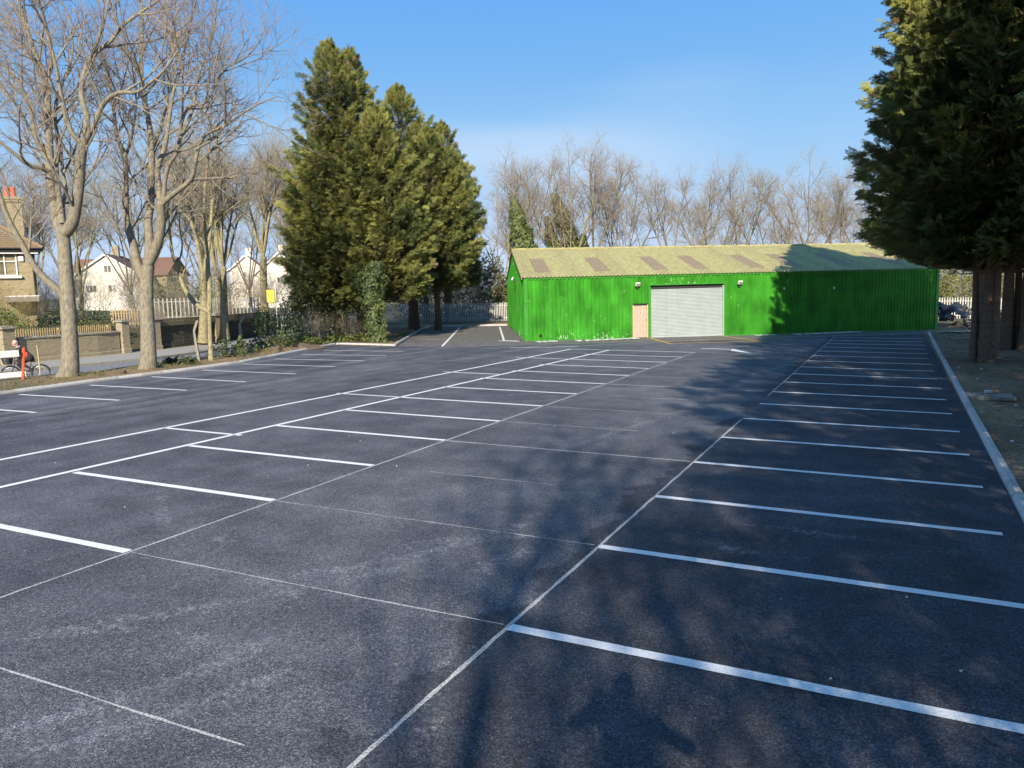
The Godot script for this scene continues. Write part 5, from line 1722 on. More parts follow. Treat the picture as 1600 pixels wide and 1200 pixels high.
	# brown thicket low behind the shed
	for q in [[-19.0, 82.0, 6.0, 8.2, "twig_tan", "brown thicket low behind the shed, left of the roller door"], [-7.0, 88.0, 6.5, 8.6, "twig_plum", "rust-brown thicket behind the middle of the shed roof"], [-1.5, 90.0, 6.0, 8.4, "twig_tan", "brown thicket behind the right half of the shed roof"], [4.5, 92.0, 6.0, 8.8, "twig_tan", "brown thicket beside the dark evergreen"], [-13.0, 86.0, 6.5, 8.0, "twig_plum", "brown thicket behind the roof over the roller door"]]:
		twig_bush(q[5], p(q[0], q[1]), q[2], q[3], 26, int(240 + q[0]), q[4], "brown thickets behind the shed")
	for q in [[-56.0, 37.5, 8.0, 5.2, 270, "brown thicket in the gap right of the brick house"], [-60.0, 52.0, 9.0, 5.0, 272, "brown thicket behind the V-shaped tree"], [-58.0, 60.0, 9.0, 5.6, 273, "brown thicket before the twin white gables"], [-80.0, 54.0, 10.0, 6.0, 274, "far brown thicket left of the cream gabled house"]]:
		twig_bush(q[5], p(q[0], q[1]), q[2], q[3], 34, q[4], "twig_plum" if int(q[4]) % 2 else "twig_tan", "brown thickets across the street")
	# right: shrubs beyond the fence
	bush("evergreen_shrub", "sunlit yellow-green shrub seen between the shed and the thick ribbed trunk", "shrub", p(5.0, 79.0), [[0, 2.6, 0, 3.2, 2.7, 1.2], [4.0, 2.6, 0, 3.0, 2.8, 1.2], [-2.5, 2.2, 0.3, 2.0, 2.2, 1.0]], 9000, 0.26, 250, leaf_long, Color(0.07, 0.09, 0.02), Color(0.22, 0.22, 0.06))
	bush("bramble", "dark undergrowth behind the trunks in the right-hand bed", "bramble", p(8.2, 46.0), [[0, 0.9, 0, 2.0, 1.0, 1.4], [2.4, 1.1, -2.0, 2.0, 1.2, 2.0], [-0.8, 0.8, 6.0, 1.6, 0.9, 1.5]], 3200, 0.15, 251, leaf_ivy, Color(0.02, 0.03, 0.01), Color(0.06, 0.075, 0.025))
	# rough grass on the verge
	rng.seed = 260
	var xf := []
	var cols := []
	for k in 2600:
		var z := rr(8.0, 36.0)
		var kx := line_x(KERB_LEFT, z) - 0.4
		var x := kx - pow(rr(0, 1), 0.8) * 3.4
		var y := ground_h(x, z, noise(100, 0.03)) if false else 0.0
		var t := (kx - x) / 3.6
		y = lerpf(0.10, LOWER, smoothstep(0.45, 1.0, t))
		var s := rr(0.06, 0.16) * (1.6 if sin(z * 1.7) + sin(z * 0.6 + 1.0) > 0.9 else 0.8)
		xf.append(Transform3D(Basis(Vector3.UP, rr(0, TAU)).scaled(Vector3(s, s, s)), p(x, z, y)))
		cols.append(Color(0.10, 0.11, 0.035).lerp(Color(0.30, 0.25, 0.11), rr(0, 1)))
	var grass := scatter("verge_grass", blade, mats.leaf, xf, cols)
	tag(grass, "sparse rough grass and dry stalks on the verge beside the left kerb", "grass")
	bush("grass_clump", "clump of long dark grass at the kerb before the first cranked post", "grass", p(-28.0, 24.4), [[0, 0.14, 0, 0.9, 0.2, 0.25]], 500, 0.26, 261, leaf_long, Color(0.03, 0.05, 0.018), Color(0.09, 0.11, 0.045), "", 0)


# ---------------------------------------------------------------- street, walls
func band(l: Array, off0: float, off1: float, y: float, b: MB, z0 := -40.0, z1 := 60.0) -> void:
	var lp := PackedVector3Array()
	var rp := PackedVector3Array()
	var z := z0
	while z <= z1:
		var x := line_x(l, z)
		lp.append(p(x + off0, z, y))
		rp.append(p(x + off1, z, y))
		z += 1.5
	b.strip(lp, rp)


func build_street() -> void:
	var b := MB.new()
	var z := -40.0
	var lp := PackedVector3Array()
	var rp := PackedVector3Array()
	while z <= 60.0:
		lp.append(p(line_x(STREET_FAR, z) - 0.05, z, LOWER))
		rp.append(p(line_x(STREET_NEAR, z) + 0.1, z, LOWER))
		z += 1.5
	b.strip(lp, rp)
	struct("street", b.mesh(), mats.street)
	b = MB.new()
	lp.clear()
	rp.clear()
	z = -40.0
	while z <= 60.0:
		lp.append(p(line_x(WALL, z) - 0.1, z, LOWER + 0.11))
		rp.append(p(line_x(STREET_FAR, z) - 0.14, z, LOWER + 0.11))
		z += 1.5
	b.strip(lp, rp)
	struct("pavement", b.mesh(), mats.paving)
	# pavement kerb
	b = MB.new()
	z = -12.0
	while z < 58.0:
		var a := p(line_x(STREET_FAR, z) - 0.07, z, LOWER + 0.03)
		var c := p(line_x(STREET_FAR, z + 1.5) - 0.07, z + 1.5, LOWER + 0.03)
		b.beam(a, c, 0.15, 0.18, 0.012)
		z += 1.5
	struct("pavement_kerb", b.mesh(), mats.coping)
	# double yellow-free edge: one worn line along the gutter
	b = MB.new()
	band(STREET_FAR, 0.30, 0.38, LOWER + 0.004, b)
	struct("street_line", b.mesh(), mats.paint_worn)
	# brick garden wall with coping stones and piers
	var wall := thing("garden_wall", "weathered brick garden wall with stone coping along the far pavement", "wall")
	var base := LOWER + 0.08
	for q in [[6.0, 23.9], [25.15, 31.15]]:
		var wb := MB.new()
		for s in pieces(q[0], q[1], 1.5):
			var a := p(line_x(WALL, s[0]), s[0], base)
			var c := p(line_x(WALL, s[1]), s[1], base)
			wb.beam(a + Vector3.UP * 0.60, c + Vector3.UP * 0.60, 0.22, 1.24)
		put("brickwork", wb.mesh(), mats.old_brick, wall)
		var pb := MB.new()
		for s in pieces(q[0], q[1], 1.5):
			var a := p(line_x(WALL, s[0]) + 0.03, s[0], base + 0.10)
			var c := p(line_x(WALL, s[1]) + 0.03, s[1], base + 0.10)
			pb.beam(a, c, 0.24, 0.26, 0.02)
		put("plinth", pb.mesh(), mats.old_brick, wall)
		rng.seed = 300
		for s in pieces(q[0], q[1], 0.95):
			var sb := MB.new()
			var a := p(line_x(WALL, s[0]), float(s[0]) + 0.006, base + 1.285 + rr(-0.008, 0.008))
			var c := p(line_x(WALL, s[1]), float(s[1]) - 0.006, base + 1.285 + rr(-0.008, 0.008))
			sb.beam(a, c, 0.34 + rr(-0.01, 0.01), 0.13, 0.03)
			put("coping_stone", sb.mesh(), mats.coping, wall)
	for q in [[24.5, 0.62, 1.92], [31.5, 0.48, 1.95]]:
		pier(q[0], q[1], q[2], wall)
	# the next wall: sooty render with a timber planter on top
	var w2 := thing("street_wall", "sooty dark rendered wall with weathered boards on top, along the far pavement", "wall")
	for s in pieces(34.3, 47.5, 2.2):
		var rb := MB.new()
		var a := p(line_x(WALL, s[0]), s[0], base)
		var c := p(line_x(WALL, s[1]), s[1], base)
		rb.beam(a + Vector3.UP * 0.72, c + Vector3.UP * 0.72, 0.22, 1.5)
		put("rendered_panel", rb.mesh(), mats.soot_render, w2)
		var pl := MB.new()
		pl.beam(a + Vector3(0.07, 0.42, 0), c + Vector3(0.07, 0.42, 0), 0.16, 0.07, 0.02)
		pl.beam(a + Vector3(0.05, 0.14, 0), c + Vector3(0.05, 0.14, 0), 0.20, 0.5, 0.01)
		put("plinth", pl.mesh(), mats.soot_render, w2)
		for e in 3:
			var bd := MB.new()
			bd.beam(a + Vector3(0.22, 1.50 + 0.155 * e, 0) + (c - a).normalized() * 0.01, c + Vector3(0.22, 1.50 + 0.155 * e, 0) - (c - a).normalized() * 0.01, 0.05, 0.145, 0.012)
			put("planter_board", bd.mesh(), mats.weathered_board, w2)
	pier(34.0, 0.5, 1.95, w2)
	pier(40.2, 0.45, 1.95, w2)


func pier(z: float, w: float, h: float, wall: Node) -> void:
	var at := p(line_x(WALL, z) + 0.06, z, LOWER + 0.06)
	var b := MB.new()
	b.box(tp(at + Vector3.UP * (h * 0.5 - 0.06), 0.05), Vector3(w, h - 0.12, w))
	b.box(tp(at + Vector3.UP * 0.14, 0.05), Vector3(w + 0.1, 0.32, w + 0.1), 0.02)
	var o := put("pier", b.mesh(), mats.old_brick, wall)
	b = MB.new()
	b.box(tp(at + Vector3.UP * (h - 0.055), 0.05), Vector3(w + 0.2, 0.1, w + 0.2), 0.025)
	b.box(tp(at + Vector3.UP * (h + 0.02), 0.05), Vector3(w + 0.02, 0.07, w + 0.02), 0.03)
	put("pier_cap", b.mesh(), mats.coping, o)


# ---------------------------------------------------------------- houses
# a window: frame, panes, sill on a wall plane. w x h, cols x rows of panes
func window(parent: Node, at: Vector3, ud: Vector3, nd: Vector3, w: float, h: float, cols: int, rows: Array, frame := "white_paint", sill := true) -> void:
	var up := Vector3.UP
	var b := MB.new()
	var bar := 0.075
	b.box(Transform3D(Basis(ud, up, nd), at + up * h * 0.5), Vector3(w, bar, 0.09), 0.006)
	b.box(Transform3D(Basis(ud, up, nd), at - up * h * 0.5), Vector3(w, bar, 0.09), 0.006)
	for k in cols + 1:
		var u := -w * 0.5 + w * k / cols
		b.box(Transform3D(Basis(ud, up, nd), at + ud * u + nd * 0.004), Vector3(bar, h + bar, 0.09), 0.006)
	var y := -h * 0.5
	for k in rows.size() - 1:
		y += h * float(rows[k])
		b.box(Transform3D(Basis(ud, up, nd), at + up * y - nd * 0.004), Vector3(w, bar * 0.9, 0.085), 0.006)
	var fr := put("window", b.mesh(), mats[frame], parent)
	y = -h * 0.5
	for k in rows.size():
		for e in cols:
			var pn := MB.new()
			var u := -w * 0.5 + w * (e + 0.5) / cols
			pn.box(Transform3D(Basis(ud, up, nd), at + ud * u + up * (y + h * float(rows[k]) * 0.5) - nd * 0.03), Vector3(w / cols - 0.05, h * float(rows[k]) - 0.05, 0.02))
			put("pane", pn.mesh(), mats.window_glass, fr)
		y += h * float(rows[k])
	if sill:
		var sb := MB.new()
		sb.box(Transform3D(Basis(ud, up, nd), at - up * (h * 0.5 + 0.11) + nd * 0.06), Vector3(w + 0.5, 0.16, 0.24), 0.02)
		put("sill", sb.mesh(), mats[frame], fr)


func tiled_slope(parent: Node, called: String, a: Vector3, c: Vector3, top_a: Vector3, top_c: Vector3, mat: String, courses: int) -> void:
	# stepped courses of tiles from eaves a-c up to top_a-top_c
	var b := MB.new()
	var nn := (c - a).cross(top_a - a).normalized()
	if nn.y < 0:
		nn = -nn
	for k in courses:
		var f0 := float(k) / courses
		var f1 := minf(1.0, float(k + 1.15) / courses)
		var l0 := a.lerp(top_a, f0) + nn * 0.05
		var r0 := c.lerp(top_c, f0) + nn * 0.05
		var l1 := a.lerp(top_a, f1) + nn * 0.012
		var r1 := c.lerp(top_c, f1) + nn * 0.012
		b.quad(l0, r0, r1, l1, nn)
		b.quad(l0 - nn * 0.05, r0 - nn * 0.05, r0, l0, (l0 - l1))
	put(called, b.mesh(), mats[mat], parent)


func build_houses() -> void:
	var up := Vector3.UP
	# brick house at the left edge: its front faces the street and the viewer
	var h := thing("brick_house", "yellow brick house with brown tiled hipped roof and white casement window at the left edge", "house")
	var ud := Vector3(0.53, 0, -0.848).normalized()     # to the right along the front
	var nd := Vector3(0.848, 0, 0.53).normalized()      # towards the viewer
	var corner := Vector3(-50.95, LOWER, -33.5)
	var ev := 7.0
	var b := MB.new()
	b.box(Transform3D(Basis(ud, up, nd), corner - ud * 4.5 - nd * 4.0 + up * ev * 0.5), Vector3(9.0, ev, 8.0))
	put("wall", b.mesh(), mats.stock_brick, h)
	var e0 := corner - ud * 9.5 + nd * 0.45 + up * ev
	var e1 := corner + ud * 0.5 + nd * 0.45 + up * ev
	var e2 := corner + ud * 0.5 - nd * 8.45 + up * ev
	var e3 := corner - ud * 9.5 - nd * 8.45 + up * ev
	var r0 := corner - ud * 5.3 - nd * 4.0 + up * (ev + 2.9)
	var r1 := corner - ud * 3.7 - nd * 4.0 + up * (ev + 2.9)
	tiled_slope(h, "roof", e0, e1, r0, r1, "tile_brown", 22)
	tiled_slope(h, "roof", e1, e2, r1, r1 - nd * 0.01, "tile_brown", 22)
	tiled_slope(h, "roof", e2, e3, r1, r0, "tile_brown", 22)
	tiled_slope(h, "roof", e3, e0, r0, r0 + nd * 0.01, "tile_brown", 22)
	b = MB.new()
	b.tube(PackedVector3Array([e1 + up * 0.03, r1 + up * 0.04]), PackedFloat32Array([0.10, 0.10]), 8, true)
	b.tube(PackedVector3Array([r0 + up * 0.04, r1 + up * 0.04]), PackedFloat32Array([0.10, 0.10]), 8, true)
	put("hip_tiles", b.mesh(), mats.tile_brown, h)
	b = MB.new()
	b.beam(e0 - up * 0.10 - nd * 0.05, e1 - up * 0.10 - nd * 0.05, 0.05, 0.24, 0.01)
	put("fascia", b.mesh(), mats.black_paint, h)
	b = MB.new()
	b.beam(e0 - up * 0.02 + nd * 0.05, e1 - up * 0.02 + nd * 0.05, 0.13, 0.10, 0.03)
	put("gutter", b.mesh(), mats.black_paint, h)
	b = MB.new()
	b.beam(e0 - up * 0.30 - nd * 0.14, e1 - up * 0.30 - nd * 0.14 - ud * 0.3, 0.05, 0.10, 0.01)
	put("soffit_board", b.mesh(), mats.white_paint, h)
	b = MB.new()
	b.tube(PackedVector3Array([corner - ud * 0.15 + nd * 0.07 + up * 6.7, corner - ud * 0.15 + nd * 0.07]), PackedFloat32Array([0.06, 0.06]), 8)
	put("downpipe", b.mesh(), mats.black_paint, h)
	window(h, corner - ud * 2.05 + nd * 0.02 + up * 6.0, ud, nd, 1.95, 1.45, 3, [0.62, 0.38])
	window(h, corner - ud * 5.4 + nd * 0.02 + up * 6.0, ud, nd, 1.95, 1.45, 3, [0.62, 0.38])
	b = MB.new()
	b.box(Transform3D(Basis(ud, up, nd), corner - ud * 0.78 + nd * 0.05 + up * 6.35), Vector3(0.34, 0.4, 0.14), 0.06)
	put("alarm_box", b.mesh(), mats.lamp_white, h)
	# porch with a flat grey roof
	b = MB.new()
	b.box(Transform3D(Basis(ud, up, nd), corner - ud * 0.95 + nd * 0.7 + up * 3.72), Vector3(1.9, 0.34, 1.4), 0.03)
	put("porch_roof", b.mesh(), mats.coping, h)
	b = MB.new()
	b.box(Transform3D(Basis(ud, up, nd), corner - ud * 0.95 + nd * 1.36 + up * 3.92), Vector3(1.9, 0.08, 0.1), 0.01)
	put("porch_edge", b.mesh(), mats.white_paint, h)
	b = MB.new()
	b.box(Transform3D(Basis(ud, up, nd), corner - ud * 0.1 + nd * 1.3 + up * 1.8), Vector3(0.14, 3.5, 0.14), 0.01)
	put("porch_post", b.mesh(), mats.black_paint, h)
	# chimney with two pots
	var ch := Vector3(-55.55, 9.0, -35.35)
	b = MB.new()
	b.box(Transform3D(Basis(ud, up, nd), ch), Vector3(0.95, 2.7, 0.75))
	b.box(Transform3D(Basis(ud, up, nd), ch + up * 1.05), Vector3(1.1, 0.16, 0.9), 0.02)
	b.box(Transform3D(Basis(ud, up, nd), ch + up * 1.24), Vector3(1.2, 0.22, 1.0), 0.02)
	var cs := put("chimney", b.mesh(), mats.stock_brick, h)
	for e: float in [-0.26, 0.12]:
		b = MB.new()
		var q := ch + ud * (e - 0.05) + up * 1.34
		b.tube(PackedVector3Array([q, q + up * 0.1, q + up * 0.55, q + up * 0.56, q + up * 0.68]), PackedFloat32Array([0.20, 0.18, 0.155, 0.19, 0.18]), 12, true)
		put("chimney_pot", b.mesh(), mats.terracotta, cs)
	# white gabled house
	gable_house("white_house", "cream-white gabled house with three small windows in a row under an attic window", Vector3(-99.3, LOWER, -75.3), 8.2, 9.0, 6.8, 9.6, "white_render", "tile_red", true)
	# the long red roof behind it
	var rr2 := thing("terrace_house", "long low terrace with red tiled roof behind the cream gabled house", "house")
	b = MB.new()
	var tc := Vector3(-107.5, 0, -85.5)
	b.box(Transform3D(Basis(Vector3(0.9, 0, -0.436), up, Vector3(0.436, 0, 0.9)), tc + up * 3.1), Vector3(15, 6.2, 8))
	put("wall", b.mesh(), mats.stock_brick, rr2)
	var tu := Vector3(0.9, 0, -0.436)
	var tn := Vector3(0.436, 0, 0.9)
	tiled_slope(rr2, "roof", tc - tu * 7.8 + tn * 4.4 + up * 6.2, tc + tu * 7.8 + tn * 4.4 + up * 6.2, tc - tu * 7.8 + up * 9.1, tc + tu * 7.8 + up * 9.1, "tile_red", 20)
	tiled_slope(rr2, "roof", tc - tu * 7.8 - tn * 4.4 + up * 6.2, tc + tu * 7.8 - tn * 4.4 + up * 6.2, tc - tu * 7.8 + up * 9.1, tc + tu * 7.8 + up * 9.1, "tile_red", 20)
	# twin white gables
	gable_house("white_house", "white house with a sharp gable, left of the twin beyond the broom-like trunk", Vector3(-97.0, LOWER, -99.4), 5.2, 8.0, 7.6, 9.9, "white_render", "tile_orange", false)
	gable_house("white_house", "white house with a broad low gable just left of the big evergreen", Vector3(-91.2, LOWER, -101.0), 8.4, 8.0, 6.6, 10.2, "white_render", "tile_orange", false)
	# orange roof beyond the shed's right end
	var oh := thing("tiled_house", "house with a pale orange tiled roof beyond the shed's right end", "house")
	var oc := Vector3(0.4, 0, -138.0)
	b = MB.new()
	b.box(Transform3D(Basis(Vector3.RIGHT, up, Vector3.BACK), oc + up * 3.3), Vector3(8.4, 6.6, 8))
	put("wall", b.mesh(), mats.stock_brick, oh)
	tiled_slope(oh, "roof", oc + Vector3(-4.6, 6.5, 4.4), oc + Vector3(4.6, 6.5, 4.4), oc + Vector3(-4.6, 9.8, 0), oc + Vector3(4.6, 9.8, 0), "tile_orange", 18)
	tiled_slope(oh, "roof", oc + Vector3(-4.6, 6.5, -4.4), oc + Vector3(4.6, 6.5, -4.4), oc + Vector3(-4.6, 9.8, 0), oc + Vector3(4.6, 9.8, 0), "tile_orange", 18)


func gable_house(called: String, label: String, at: Vector3, w: float, d: float, ev: float, top: float, wall: String, tile: String, windows: bool) -> void:
	var up := Vector3.UP
	var ud := Vector3(0.80, 0, -0.60)
	var nd := Vector3(0.60, 0, 0.80)
	var h := thing(called, label, "house")
	var b := MB.new()
	var f0 := at - ud * w * 0.5
	var f1 := at + ud * w * 0.5
	var apex := at + up * top
	b.quad(f0, f1, f1 + up * ev, f0 + up * ev, nd)
	b.tri(f0 + up * ev, f1 + up * ev, apex, nd)
	b.quad(f0 - nd * d, f1 - nd * d, f1 - nd * d + up * ev, f0 - nd * d + up * ev, -nd)
	b.tri(f0 - nd * d + up * ev, f1 - nd * d + up * ev, apex - nd * d, -nd)
	b.quad(f0, f0 - nd * d, f0 - nd * d + up * ev, f0 + up * ev, -ud)
	b.quad(f1, f1 - nd * d, f1 - nd * d + up * ev, f1 + up * ev, ud)
	put("wall", b.mesh(), mats[wall], h)
	var drop := (top - ev) / (w * 0.5) * 0.35
	for s: float in [-1.0, 1.0]:
		var ea := at + ud * s * (w * 0.5 + 0.35) + up * (ev - drop + 0.06)
		tiled_slope(h, "roof", ea + nd * 0.3, ea - nd * (d + 0.3), apex + nd * 0.3 + up * 0.06, apex - nd * (d + 0.3) + up * 0.06, tile, 16)
		var bb := MB.new()
		bb.beam(ea + nd * 0.3 - up * 0.06, apex + nd * 0.3 - up * 0.06, 0.06, 0.26, 0.01)
		put("bargeboard", bb.mesh(), mats.white_paint, h)
	var cb := MB.new()
	cb.box(tp(apex - nd * d * 0.6 + up * 0.3, 0.6), Vector3(0.9, 2.2, 0.7), 0.02)
	put("chimney", cb.mesh(), mats.stock_brick if windows else mats.white_render, h)
	if windows:
		window(h, at + ud * 0.2 + nd * 0.02 + up * (top - 2.05), ud, nd, 0.95, 0.95, 2, [1.0], "white_paint", false)
		for u: float in [-2.1, 0.6, 2.7]:
			window(h, at + ud * u + nd * 0.02 + up * 4.85, ud, nd, 1.4 if absf(u) > 1.0 else 1.0, 0.95, 3 if absf(u) > 1.0 else 2, [1.0], "white_paint", false)
	else:
		window(h, at + nd * 0.02 + up * (ev - 0.9), ud, nd, 0.9, 0.9, 2, [1.0], "white_paint", false)


# ---------------------------------------------------------------- fences and posts
# palisade: pales on two rails between posts
func palisade(label: String, line: Array, h: float, y0: float, mat: String, spike := true, gap := 0.155, pale_w := 0.07, called := "palisade_fence", cat := "fence") -> Node3D:
	var t := thing(called, label, cat)
	var pb := MB.new()
	if spike:
		pb.box(tp(Vector3(0, h * 0.5 - 0.06, 0)), Vector3(pale_w, h - 0.12, 0.012))
		for s: float in [-1.0, 0.0, 1.0]:
			var w := pale_w / 3.0
			pb.tri(Vector3(s * w - w * 0.5, h - 0.12, 0.006), Vector3(s * w + w * 0.5, h - 0.12, 0.006), Vector3(s * w * 1.5, h - (0.0 if s == 0.0 else 0.03), 0), Vector3.BACK)
			pb.tri(Vector3(s * w - w * 0.5, h - 0.12, -0.006), Vector3(s * w + w * 0.5, h - 0.12, -0.006), Vector3(s * w * 1.5, h - (0.0 if s == 0.0 else 0.03), 0), Vector3.FORWARD)
	else:
		pb.box(tp(Vector3(0, h * 0.5 - 0.02, 0)), Vector3(pale_w, h - 0.04, 0.02), 0.004)
		pb.tri(Vector3(-pale_w * 0.5, h - 0.04, 0.008), Vector3(pale_w * 0.5, h - 0.04, 0.008), Vector3(0, h + 0.03, 0.0), Vector3.BACK)
		pb.tri(Vector3(-pale_w * 0.5, h - 0.04, -0.008), Vector3(pale_w * 0.5, h - 0.04, -0.008), Vector3(0, h + 0.03, 0.0), Vector3.FORWARD)
	var pale := pb.mesh()
	rng.seed = int(h * 100) + int(line[0].x)
	for k in line.size() - 1:
		var a: Vector2 = line[k]
		var c: Vector2 = line[k + 1]
		var len := a.distance_to(c)
		var n := int(len / gap)
		var turn := atan2(c.y - a.y, c.x - a.x)
		for i in n:
			var q := a.lerp(c, (i + 0.5) / n)
			put("pale", pale, mats[mat], t, Transform3D(Basis(Vector3.UP, turn).rotated(Vector3(0, 0, 1), rr(-0.012, 0.012)), p(q.x, q.y, y0 + rr(-0.012, 0.012))))
		for e: float in [0.18, 0.82]:
			var b := MB.new()
			var back := Vector3(sin(turn), 0, cos(turn)) * -0.03
			b.beam(p(a.x, a.y, y0 + h * e) + back, p(c.x, c.y, y0 + h * e) + back, 0.04, 0.045)
			put("rail", b.mesh(), mats[mat], t)
		for i in int(len / 2.75) + 1:
			var q := a.lerp(c, minf(1.0, i * 2.75 / len))
			var b := MB.new()
			b.box(tp(p(q.x, q.y, y0 + h * 0.46) + Vector3(sin(turn), 0, cos(turn)) * -0.10, turn), Vector3(0.06, h * 0.95, 0.1))
			put("post", b.mesh(), mats[mat], t)
	return t


func build_fences() -> void:
	palisade("grey spiked steel fence on the bank behind the dark street wall", [Vector2(-47.6, 38.8), Vector2(-45.2, 43.0), Vector2(-43.6, 45.9)], 1.7, 1.05, "galvanised", true, 0.27, 0.08)
	palisade("pale grey spiked steel fence across the back corner, left of the shed", [Vector2(-41.5, 58.6), Vector2(-36.2, 61.9), Vector2(-30.6, 65.6), Vector2(-26.5, 68.0)], 1.75, 0.12, "galvanised")
	palisade("grey spiked fence far behind the trunks, right of the shed", [Vector2(2.6, 75.0), Vector2(12.5, 78.0)], 1.9, 0.1, "galvanised", true, 0.2)
	palisade("grey spiked steel gate by the large glossy shrub", [Vector2(-42.2, 46.6), Vector2(-40.7, 48.4)], 2.5, 0.0, "galvanised", true, 0.2, 0.07, "palisade_gate", "gate")
	palisade("low weathered picket fence just behind the brick garden wall", [Vector2(-41.15, 25.3), Vector2(-41.2, 28.5), Vector2(-41.4, 31.4)], 1.05, LOWER + 0.75, "bare_timber", false, 0.13, 0.055, "picket_fence", "fence")
	palisade("tall timber picket fence in the garden, left of the second tree trunk", [Vector2(-46.4, 35.3), Vector2(-45.8, 36.9)], 1.5, 0.55, "bare_timber", false, 0.16, 0.09, "picket_fence", "fence")
	# cranked concrete posts along the verge
	var pg := "cranked concrete posts along the left verge"
	var first: Node3D = null
	var labels := ["cranked concrete fence post right behind the V-shaped tree", "straight-topped concrete post before the dark street wall, its foot in ivy", "cranked concrete fence post over the small glossy bush", "leaning concrete post beside the large glossy shrub"]
	var spots := [[-28.35, 25.83, 0.35, 0.10, 1.95], [-29.9, 28.96, -0.1, 0.0, 2.1], [-31.4, 31.57, 0.45, 0.05, 1.95], [-32.46, 34.4, 0.0, -0.05, 1.9]]
	for k in 4:
		var q: Array = spots[k]
		var t := thing("fence_post", labels[k], "post", p(q[0], q[1], -0.05), YAW, pg)
		t.rotation.z = q[3]
		var b := MB.new()
		var h: float = q[4]
		b.beam(Vector3(0, -0.2, 0), Vector3(0, h * (0.76 if q[2] > 0 else 1.0), 0), 0.12, 0.12, 0.015, Vector3.BACK)
		put("shaft", b.mesh(), mats.old_concrete, t)
		if q[2] > 0:
			b = MB.new()
			b.beam(Vector3(-0.01, h * 0.75, 0), Vector3(q[2] * 0.75, h, 0.05), 0.11, 0.11, 0.015, Vector3.BACK)
			put("cranked_arm", b.mesh(), mats.old_concrete, t)
	# thin stakes near the first tree
	for q in [[-29.6, 19.2, 1.35, "thin bare stake on the verge left of the nearest tree"], [-30.6, 17.9, 1.6, "pale thin stake behind the rider's back"]]:
		var t := thing("wooden_stake", q[3], "stake", p(q[0], q[1], -0.1), 0.0, "thin stakes on the verge")
		var b := MB.new()
		b.tube(PackedVector3Array([Vector3.ZERO, Vector3(0.02, q[2] * 0.5, 0), Vector3(-0.02, q[2], 0)]), PackedFloat32Array([0.026, 0.024, 0.02]), 6, true)
		put("stake", b.mesh(), mats.bare_timber, t)
	# yellow sign on a post by the gate
	var s := thing("warning_sign", "yellow board on a grey post beside the spiked steel gate", "sign", p(-41.5, 44.9, 0.0), YAW)
	var b := MB.new()
	b.beam(Vector3(0.34, 0, 0), Vector3(0.34, 3.7, 0), 0.09, 0.09, 0.01, Vector3.BACK)
	put("post", b.mesh(), mats.galvanised, s)
	b = MB.new()
	b.box(tp(Vector3(-0.02, 2.75, 0.06)), Vector3(0.62, 0.95, 0.025), 0.006)
	put("board", b.mesh(), mats.sign_yellow, s)
	b = MB.new()
	for q in [[Vector3(-0.33, 2.75, 0.07), Vector3(0.03, 1.0, 0.03)], [Vector3(0.29, 2.75, 0.07), Vector3(0.03, 1.0, 0.03)], [Vector3(-0.02, 3.23, 0.07), Vector3(0.64, 0.03, 0.03)], [Vector3(-0.02, 2.27, 0.07), Vector3(0.64, 0.03, 0.03)]]:
		b.box(tp(q[0]), q[1])
	put("frame", b.mesh(), mats.steel_dark, s)


